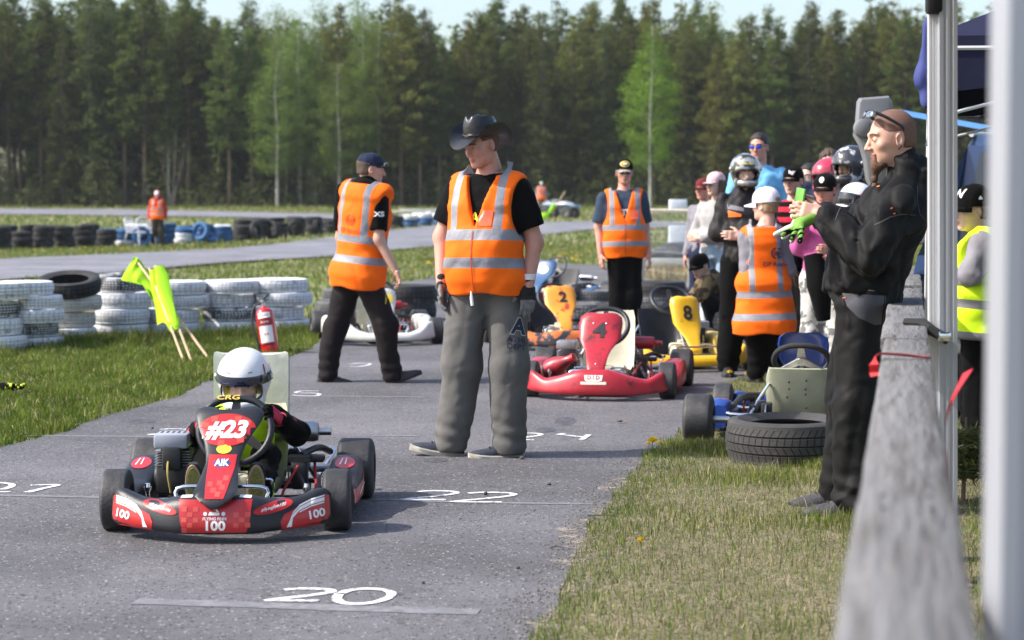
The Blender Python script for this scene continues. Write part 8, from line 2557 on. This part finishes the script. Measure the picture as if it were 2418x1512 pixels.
# blue horizontal tape on posts
bt_ = empty('barrier', (0, 0, 0), 0, 'sky blue band stretched above head height beyond the bearded man', 'barrier')
a, b = WP(2128, 266, 19), WP(2440, 322, 17.5)
BB = mat('sky_blue_band', (.06, .19, .45), rough=.6, var=.05)
mb = MB(); mb.add([a + Vector((0, 0, .025)), a - Vector((0, 0, .025)), b - Vector((0, 0, .025)), b + Vector((0, 0, .025)), a + Vector((0, .01, .025)), a + Vector((0, .01, -.025)), b + Vector((0, .01, -.025)), b + Vector((0, .01, .025))],
    [(0, 1, 2, 3), (7, 6, 5, 4), (0, 3, 7, 4), (1, 5, 6, 2), (0, 4, 5, 1), (3, 2, 6, 7)]); mb.build('band', BB, bt_)
for p in (a, b): MB().tube([(p.x, p.y, 0), (p.x, p.y, p.z + .03)], .02, 8).build('post', GPL, bt_)

# ================================================================== fence, cabinet, trailer
GAL = mat('galvanised_wire', (.35, .38, .36), rough=.5, metal=.5, var=.1); GPOST = mat('old_fence_post', (.33, .31, .26), rough=.9, var=.2, vs=5, stretch=(4, 4, .6))
fp = [WP(1632, 476, 28.7), WP(1516, 476, 31.0)]
fe = empty('wire_fence', (0, 0, 0), 0, 'galvanised wire mesh fence with wooden posts beside the standing crowd', 'fence')
def fpt(t, z): p = fp[0].lerp(fp[1], t); return Vector((p.x, p.y, z))
for t in (0, 1.0, -1.9): MB().box(fpt(t, .66), (.085, .085, 1.33), bev=.01).build('post', GPOST, fe)
for z in (1.27, .06): MB().tube([fpt(-1.9, z), fpt(1, z)], .022 if z > 1 else .014, 6).build('rail', GPOST if z > 1 else GAL, fe)
mesh_ = MB()
for i in range(66): t = -1.9 + 2.9 * i / 65; mesh_.tube([fpt(t, .05), fpt(t, 1.24)], .0035, 3, cap=False)
for i in range(9): z = .05 + 1.19 * i / 8; mesh_.tube([fpt(-1.9, z), fpt(1, z)], .0035, 3, cap=False)
tag(mesh_.build('wire_mesh', GAL, fe), kind='stuff')
tb = empty('plank_table', (0, 0, 0), 0, 'weathered plank table top behind the wire fence', 'table')
p = WP(1568, 498, 33); MB().box((p.x, 33, p.z), (1.3, .5, .05), bev=.008).build('tabletop', GPOST, tb)
MB().box((p.x - .35, 32.9, p.z - .07), (.5, .35, .08), bev=.008).build('crossbeam', mat('pale_wood', (.5, .38, .22)), tb)
for sx in (-.58, .58):
    for sy in (-.2, .2): MB().box((p.x + sx, 33 + sy, (p.z - .025) / 2), (.06, .06, p.z - .03), bev=.005).build('leg', GPOST, tb)
p = WP(1600, 487, 33); o = MB().box((0, 0, 0), (.28, .3, .16), bev=.01).build('storage_box', mat('pale_box', (.62, .66, .72), rough=.5)); o.location = (p.x, 33, WP(1568, 498, 33).z + .106); tag(o, 'pale blue-white box on the plank table', 'box')
p = WP(1604, 565, 40); cabt = MB().box((0, 0, .46), (.42, .4, .9), bev=.012).build('cabinet', mat('white_cabinet', (.60, .64, .68), rough=.4)); cabt.location = (p.x, 40, 0); tag(cabt, 'tall pale cabinet standing behind the wire fence', 'cabinet')
MB().box((.17, -.205, .5), (.02, .02, .3), bev=.004).build('handle', GAL, cabt)
p = WP(1606, 476, 36.5); tr = empty('flat_trailer', (p.x, 36.5, 0), R(-6), 'low grey flatbed trailer with a dark tarpaulin heap', 'trailer')
MB().box((0, 0, .30), (1.5, 1.1, .14), bev=.015).build('bed', mat('grey_trailer_bed', (.36, .37, .36), rough=.7, var=.15), tr)
for s in (-.45, .45):
    rm, ty = wheel_meshes(.17, .12, ALU, ('car', 'b', .17)); o = link('wheel', rm, tr, (s, -.48, .17)); o.rotation_euler = (0, 0, R(90)); link('tyre', ty, o)
MB().tube([(-.75, 0, .28), (-1.3, 0, .22)], .03, 6).build('drawbar', GAL, tr)
def tarp(P): return smin(smin(s_ell(P, (.1, 0, .40), (.62, .42, .22)), s_ell(P, (.45, 0, .46), (.3, .3, .24)), .1), s_ell(P, (-.4, 0, .4), (.3, .3, .12)), .1) + wrinkle(P, .02, 5, 14, (1, 1, 1))
v, q = snet(tarp, (-.9, -.6, .1), (.95, .6, .85), .035)
o = link('tarpaulin', np_mesh('tarpaulin', v, q, mat('dark_tarpaulin', (.04, .042, .05), rough=.5, var=.3)), None); o.location = tr.location + Vector((0, 0, .02)); o.rotation_euler = tr.rotation_euler; tag(o, 'dark crumpled tarpaulin heaped on the flat trailer', 'tarpaulin')
# tall dry grass by the trailer
P = rnd_pts(1500, WP(1520, 476, 36).x, WP(1625, 476, 36).x, 34.5, 37.5, gr)
cc = np.array([.45, .36, .2]) * gr.uniform(.6, 1.1, (len(P), 1)); blades('dry_tall_grass', P, gr.uniform(.1, .35, len(P)), gr.uniform(.006, .012, len(P)), cc, .4, 8)

# ================================================================== flags, extinguisher, chairs, small things
FLG = leaf_mat('neon_flag_cloth', (.50, .80, .05), trans=.4, var=.04, vs=3, rnd=0); STK = mat('pale_stick', (.55, .40, .26), rough=.8, var=.2, vs=8, stretch=(3, 3, .5))
def flag(label, bot, top, Db, Dt, cloth_fn):
    a, b = WP(bot[0], bot[1], Db), WP(top[0], top[1], Dt); a.z = max(.0, a.z)
    t = empty('marshal_flag', a, 0, label, 'flag', 'flags leaning on the tyre wall')
    MB().tube([(0, 0, 0), (b - a) * .5, b - a], .0115, 8).build('stick', STK, t)
    cloth_fn(t, a)
def sheet_cloth(t, a, rows, nm='cloth'):
    """rows of picture points with depths, joined to a softly folded cloth with thickness"""
    P = [[WP(x, y, d) - a for x, y, d in r_] for r_ in rows]
    P = [spline([Vector(p) for p in r_], 5) for r_ in P]
    P = [list(c) for c in zip(*P)]; P = [spline(list(c), 4) for c in P]; P = [list(c) for c in zip(*P)]
    m, n = len(P), len(P[0]); vs = []
    for i in range(m):
        for j in range(n):
            p = P[i][j]; w_ = .012 * math.sin(j * 1.1 + i * .35) + .006 * math.sin(i * .9)
            vs.append(p + Vector((0, w_, 0)))
    mb = MB(); mb.add(vs + [v + Vector((0, .003, 0)) for v in vs], [(i * n + j, i * n + j + 1, (i + 1) * n + j + 1, (i + 1) * n + j) for i in range(m - 1) for j in range(n - 1)]
                     + [(m * n + i * n + j, m * n + (i + 1) * n + j, m * n + (i + 1) * n + j + 1, m * n + i * n + j + 1) for i in range(m - 1) for j in range(n - 1)])
    mb.build(nm, FLG, t)
flag('neon flag with its corner blown towards the picture edge', (492, 846), (318, 610), 17.2, 18.35, lambda t, a: sheet_cloth(t, a,
    [[(316, 607, 18.3), (328, 612, 18.3), (345, 634, 18.3), (374, 668, 18.2)], [(302, 630, 18.3), (318, 638, 18.25), (336, 652, 18.2), (366, 690, 18.1)], [(287, 656, 18.35), (310, 664, 18.2), (332, 670, 18.15), (360, 706, 18.1)], [(288, 662, 18.3), (318, 670, 18.2), (344, 678, 18.1), (362, 716, 18.05)]]))
def rolled(t, a, pts, rs, nm='cloth'):
    P = [WP(x, y, d) - a for x, y, d in pts]
    mb = MB(); sp = spline([Vector(p) for p in P], 5); rr = np.interp(np.linspace(0, 1, len(sp)), np.linspace(0, 1, len(rs)), rs); rings = []
    for i, p in enumerate(sp):
        rings.append([Vector((p.x + rr[i] * (1 + .22 * math.sin(3 * b + i * .4)) * math.cos(b), p.y + .55 * rr[i] * math.sin(b), p.z + .12 * rr[i] * math.cos(b))) for b in np.linspace(0, 2 * math.pi, 18, endpoint=False)])
    mb.loft(rings); mb.build(nm, FLG, t)
flag('neon flag rolled round its stick, middle of the three', (455, 862), (367, 628), 17.05, 18.1, lambda t, a: rolled(t, a, [(374, 628, 17.95), (382, 660, 17.85), (396, 710, 17.7), (412, 760, 17.45), (417, 778, 17.4)], [.04, .055, .052, .035, .022]))
def f3(t, a):
    sheet_cloth(t, a, [[(352, 640, 18.0), (360, 636, 17.95), (372, 640, 17.9)], [(356, 680, 17.9), (368, 684, 17.85), (384, 690, 17.8)], [(366, 730, 17.8), (378, 728, 17.7), (396, 735, 17.65)], [(372, 768, 17.7), (386, 762, 17.6), (404, 774, 17.5)]])
    rolled(t, a, [(392, 740, 17.6), (402, 765, 17.45), (408, 783, 17.4)], [.03, .036, .02], 'cloth_end')
flag('neon flag hanging loose below the rolled one', (437, 862), (352, 634), 17.0, 18.1, f3)

# fire extinguisher leaning on the last stack
p = GP(638, 836); ft = empty('fire_extinguisher', (p.x, p.y + .02, .0), 0, 'red fire extinguisher leaning against the white tyre stack', 'fire extinguisher')
ft.rotation_euler = (R(-8), R(-9), 0)
REX = mat('extinguisher_red', (.52, .012, .018), rough=.25, coat=.6, var=.04)
eb = MB().lathe([(.001, .0), (.08, .002), (.084, .02), (.084, .36), (.078, .395), (.055, .42), (.028, .43), (.024, .445), (.001, .445)], 32)
cyl = eb.build('cylinder', REX, ft); ebv = eb.bvh()
MB().lathe([(.001, .44), (.022, .44), (.022, .475), (.001, .475)], 14).box((0, -.01, .485), (.03, .06, .03), bev=.006).build('valve', STL, ft)
MB().tube([(-.01, .02, .50), (.03, -.04, .515), (.075, -.06, .545)], .009, 8).tube([(-.01, .02, .49), (.05, -.05, .495)], .007, 8).build('handle', BLKM, ft)
MB().tube([(-.02, 0, .48), (-.08, 0, .46), (-.115, -.01, .38), (-.12, -.02, .25), (-.10, -.03, .14), (-.09, -.03, .07)], .010, 8, smooth=6).tube([(-.092, -.03, .10), (-.086, -.03, .02)], .016, 8).build('hose', BLK, ft)
FX = FRONT(0, -.4, 0)
lay('label', [[(-.055, .33), (.055, .33), (.055, .40 - .02), (-.055, .38)]], FX, ebv, WHP, cyl, .002, .015)
lay('label', [[(-.058, .10), (.058, .10), (.058, .255), (-.058, .255)]], FX, ebv, WHP, cyl, .002, .015)
DRD = mat('label_dark_red', (.30, .01, .012), rough=.4)
lay('label_band', [[(-.066, .262), (.066, .262), (.066, .322), (-.066, .322)], [(-.058, .075), (.058, .075), (.058, .095), (-.058, .095)]], FX, ebv, DRD, cyl, .002, .015)
lay_bm('lettering', text_bm('Nordic', .028, .01), FX @ Matrix.Translation((0, .292, 0)), ebv, WHP, cyl, .0035, .02)
lay_bm('lettering', text_bm('housten', .018, .01), FX @ Matrix.Translation((.01, .355, 0)), ebv, mat('ochre_lettering', (.5, .3, .05)), cyl, .0035, .02)
lay('pictogram', [[(-.02 + a_, .17 + b_), (-.006 + a_, .17 + b_), (-.006 + a_, .186 + b_), (-.02 + a_, .186 + b_)] for a_ in (0, .026) for b_ in (0,)], FX, ebv, REDP, cyl, .0035, .02)

# white plastic garden chairs by the far marshal
WPL = mat('white_plastic', (.72, .73, .76), rough=.35, var=.05)
def garden_chair():
    t = empty('plastic_chair', (0, 0, 0))
    sb = MB(); sb.loft([[Vector((x * w, y, .42 + z)) for x, z in ((-.24, .03), (-.2, .0), (.2, 0), (.24, .03), (.24, .01), (.2, -.02), (-.2, -.02), (-.24, .01))] for y, w in ((-.24, 1), (-.1, 1), (.1, .95), (.22, .88))]); sb.build('seat', WPL, t)
    bk = MB()
    for i in range(5):
        x = -.16 + .08 * i; bk.tube([(x * .9, .22, .42), (x, .28, .62), (x * 1.05, .33, .82)], [.018, .02, .02], 6)
    bk.tube([(-.22, .22, .42), (-.24, .27, .65), (-.20, .33, .84), (0, .35, .90), (.20, .33, .84), (.24, .27, .65), (.22, .22, .42)], .022, 8, smooth=4); bk.build('backrest', WPL, t)
    for s in (-1, 1):
        MB().tube([(s * .26, -.22, .64), (s * .27, .0, .66), (s * .24, .27, .64)], .024, 8, smooth=3).build('armrest', WPL, t)
        MB().tube([(s * .26, -.22, .64), (s * .24, -.24, .42), (s * .28, -.28, .0)], [.02, .026, .018], 8).build('leg', WPL, t)
        MB().tube([(s * .22, .22, .42), (s * .26, .32, .0)], [.026, .018], 8).build('leg', WPL, t)
    return t
ch = garden_chair(); D = 62.3
ch.location = ((324 - CX) / FPX * D, D, hterr(0, D)); ch.rotation_euler = (0, 0, R(65)); tag(ch, 'white plastic garden chair on its own next to the blue tyres', 'chair', 'white plastic chairs')
c2 = copy_tree(ch); c2.location = ((344 - CX) / FPX * (D + .4), D + .4, hterr(0, D)); c2.rotation_euler = (0, 0, R(20)); c2['label'] = 'white plastic garden chair touching the hooded marshal'

# two quad bikes beyond the track, flag sticks on them
SLP = mat('silver_grey_plastic', (.42, .46, .50), rough=.3, coat=.4); QBL = mat('quad_blue', (.06, .16, .38), rough=.3, coat=.4)
def quad(label, vx, D, rz, m1, m2):
    t = empty('quad_bike', ((vx - CX) / FPX * D, D, hterr(0, D)), rz, label, 'quad bike', 'quad bikes beyond the track')
    MB().loft([[Vector((w * math.cos(a), y, z + h * math.sin(a))) for a in np.linspace(0, 2 * math.pi, 14, endpoint=False)] for y, w, z, h in ((-.85, .12, .62, .06), (-.65, .30, .68, .12), (-.3, .22, .74, .14), (.1, .16, .72, .12), (.5, .20, .72, .12), (.85, .32, .70, .10), (.95, .15, .68, .05))]).build('body', m1, t)
    MB().box((0, .25, .84), (.26, .6, .10), bev=.04).build('seat', BLKC, t)
    for s in (-1, 1):
        for y in (-.6, .6):
            rm, ty = wheel_meshes(.28, .24, ALU, ('quad', 'a', .28)); o = link('wheel', rm, t, (s * .42, y, .28)); o.rotation_euler = (0, 0, math.pi if s < 0 else 0); link('tyre', ty, o)
            MB().loft([[Vector((s * .42 + w * math.cos(a), y + .36 * math.cos(u) , .56 + .12 * math.sin(u) + .03 * math.sin(a))) for a, w in [(b, .16) for b in np.linspace(0, 2 * math.pi, 8, endpoint=False)]] for u in np.linspace(.2, 2.9, 6)]).build('mudguard', m2, t)
    MB().tube([(-.35, -.22, 1.02), (-.1, -.32, .98), (.1, -.32, .98), (.35, -.22, 1.02)], .016, 6, smooth=3).build('handlebar', BLKM, t)
    MB().tube([(0, -.3, .98), (0, -.55, .5)], .02, 6).build('steering_stem', BLKM, t)
    return t
quad('silver and blue quad bike with neon flag beyond the track', 1322, 101, R(60), SLP, QBL)
quad('grey quad bike parked behind the silver and blue one', 1300, 112, R(80), SLP, SLP)
a, b = WP(1303, 505, 100.5), WP(1334, 452, 100.5)
t = empty('marshal_flag', a, 0, 'distant neon flag on a long stick propped on the quad bike', 'flag')
MB().tube([(0, 0, 0), b - a], .03, 6).build('stick', STK, t); MB().ell((-.02, 0, .25), (.10, .08, .32), rot=Matrix.Rotation(R(28), 3, 'Y')).ell((-.35, -.05, -.12), (.22, .1, .2)).build('cloth', FLG, t)

# orange container and white sheet on the dark tyres
p = WP(1686, 724, 20.35)
o = MB().ell((0, 0, .10), (.13, .12, .12), n=20, m=12).lathe([(.001, .20), (.03, .2), (.03, .235), (.001, .24)], 12).build('container', mat('orange_red_plastic', (.75, .12, .02), rough=.35)); o.location = WP(1673, 726, 20.5); tag(o, 'rounded orange-red container on the dark tyres by the crouching child', 'container')
mb = MB(); n = 8; vs = []
for i in range(n + 1):
    for j in range(n + 1): vs.append((-.08 + .16 * i / n, .006 * math.sin(i * .8 + j * .5), .165 * j / n))
mb.add(vs + [(x, y + .003, z) for x, y, z in vs], [(i * 9 + j, i * 9 + j + 1, (i + 1) * 9 + j + 1, (i + 1) * 9 + j) for i in range(n) for j in range(n)] + [(81 + i * 9 + j, 81 + (i + 1) * 9 + j, 81 + (i + 1) * 9 + j + 1, 81 + i * 9 + j + 1) for i in range(n) for j in range(n)])
o = mb.build('cloth', mat('white_sheet', (.8, .8, .8), rough=.8, var=.03)); o.location = WP(1694, 726, 20.2); o.rotation_euler = (R(-10), 0, 0); tag(o, 'square white cloth propped on the dark tyres', 'cloth')
MB_ = MB(); MB_.lathe([(.001, .0), (.07, .0), (.075, .16), (.05, .20), (.001, .21)], 18); o = MB_.build('canister', WHP); o.location = WP(1728, 726, 20.4); tag(o, 'white canister beside the propped white cloth', 'canister')

# black glove with yellow print on the left lawn
p = GP(28, 932)
def gf2(P):
    d = s_ell(P, (-.04, 0, .03), (.09, .05, .03))
    for j in range(4): d = smin(d, s_cap(P, (.02, -.03 + .02 * j, .035), (.07, -.045 + .028 * j, .03 + .01 * (j % 2)), .014, .012), .008)
    return smin(d, s_cap(P, (-.02, -.03, .04), (.03, -.07, .05), .014, .012), .01)
v, q = snet(gf2, (-.16, -.12, -.02), (.12, .1, .1), .006)
gm = (np.sin(v[q].mean(1)[:, 0] * 160) * np.sin(v[q].mean(1)[:, 1] * 90 + 1) > .25) & (v[q].mean(1)[:, 0] > -.03)
o = link('glove', np_mesh('glove', v, q, [BLKC, mat('yellow_glove_print', (.6, .7, .02))], mi=gm.astype(int))); o.location = p + Vector((0, 0, .02)); o.scale = (1.15,) * 3; tag(o, 'black glove with yellow print lying on the lawn', 'glove')
MB().ell((-.16, .02, .03), (.09, .05, .028)).build('cuff', BLKC, o)

# small pine seedling behind the rail
sp = WP(2275, 1030, 9.2); t = empty('pine_sapling', (sp.x, 9.2, 0), 0, 'little pine sapling growing behind the rail near the yellow-vested boy', 'tree')
MB().tube([(0, 0, 0), (.01, 0, .4)], [.012, .005], 6).build('trunk', BARK_P, t)
r_ = np.random.default_rng(3); Cc = np.array([(math.cos(a) * L_, math.sin(a) * L_ * .6, z + L_ * .3, .05) for z in (.12, .2, .28, .36) for a in np.arange(0, 6.2, .9) for L_ in (.06, .12, .18) if L_ < .42 - z])
v = spray(Cc, .045, 26, r_, elong=9, flat=.7, droop=-.2); link('crown', np_mesh('crown', v, np.arange(len(v)).reshape(-1, 3), LEAF_U, smooth=False), t)

# faint volume box added to soften the forest and lift its dark tones
hz_ = MB().box((0, 130, 9.5), (420, 300, 23)).build('haze', bpy.data.materials.new('air'), smooth=False)
_m = hz_.data.materials[0]; _m.use_nodes = True; _n = _m.node_tree; _n.nodes.clear()
_o = _n.nodes.new('ShaderNodeOutputMaterial'); _v = _n.nodes.new('ShaderNodeVolumePrincipled'); _v.inputs['Density'].default_value = .0002; _v.inputs['Color'].default_value = (.85, .9, .95, 1)
_n.links.new(_v.outputs[0], _o.inputs['Volume']); tag(hz_, kind='stuff')
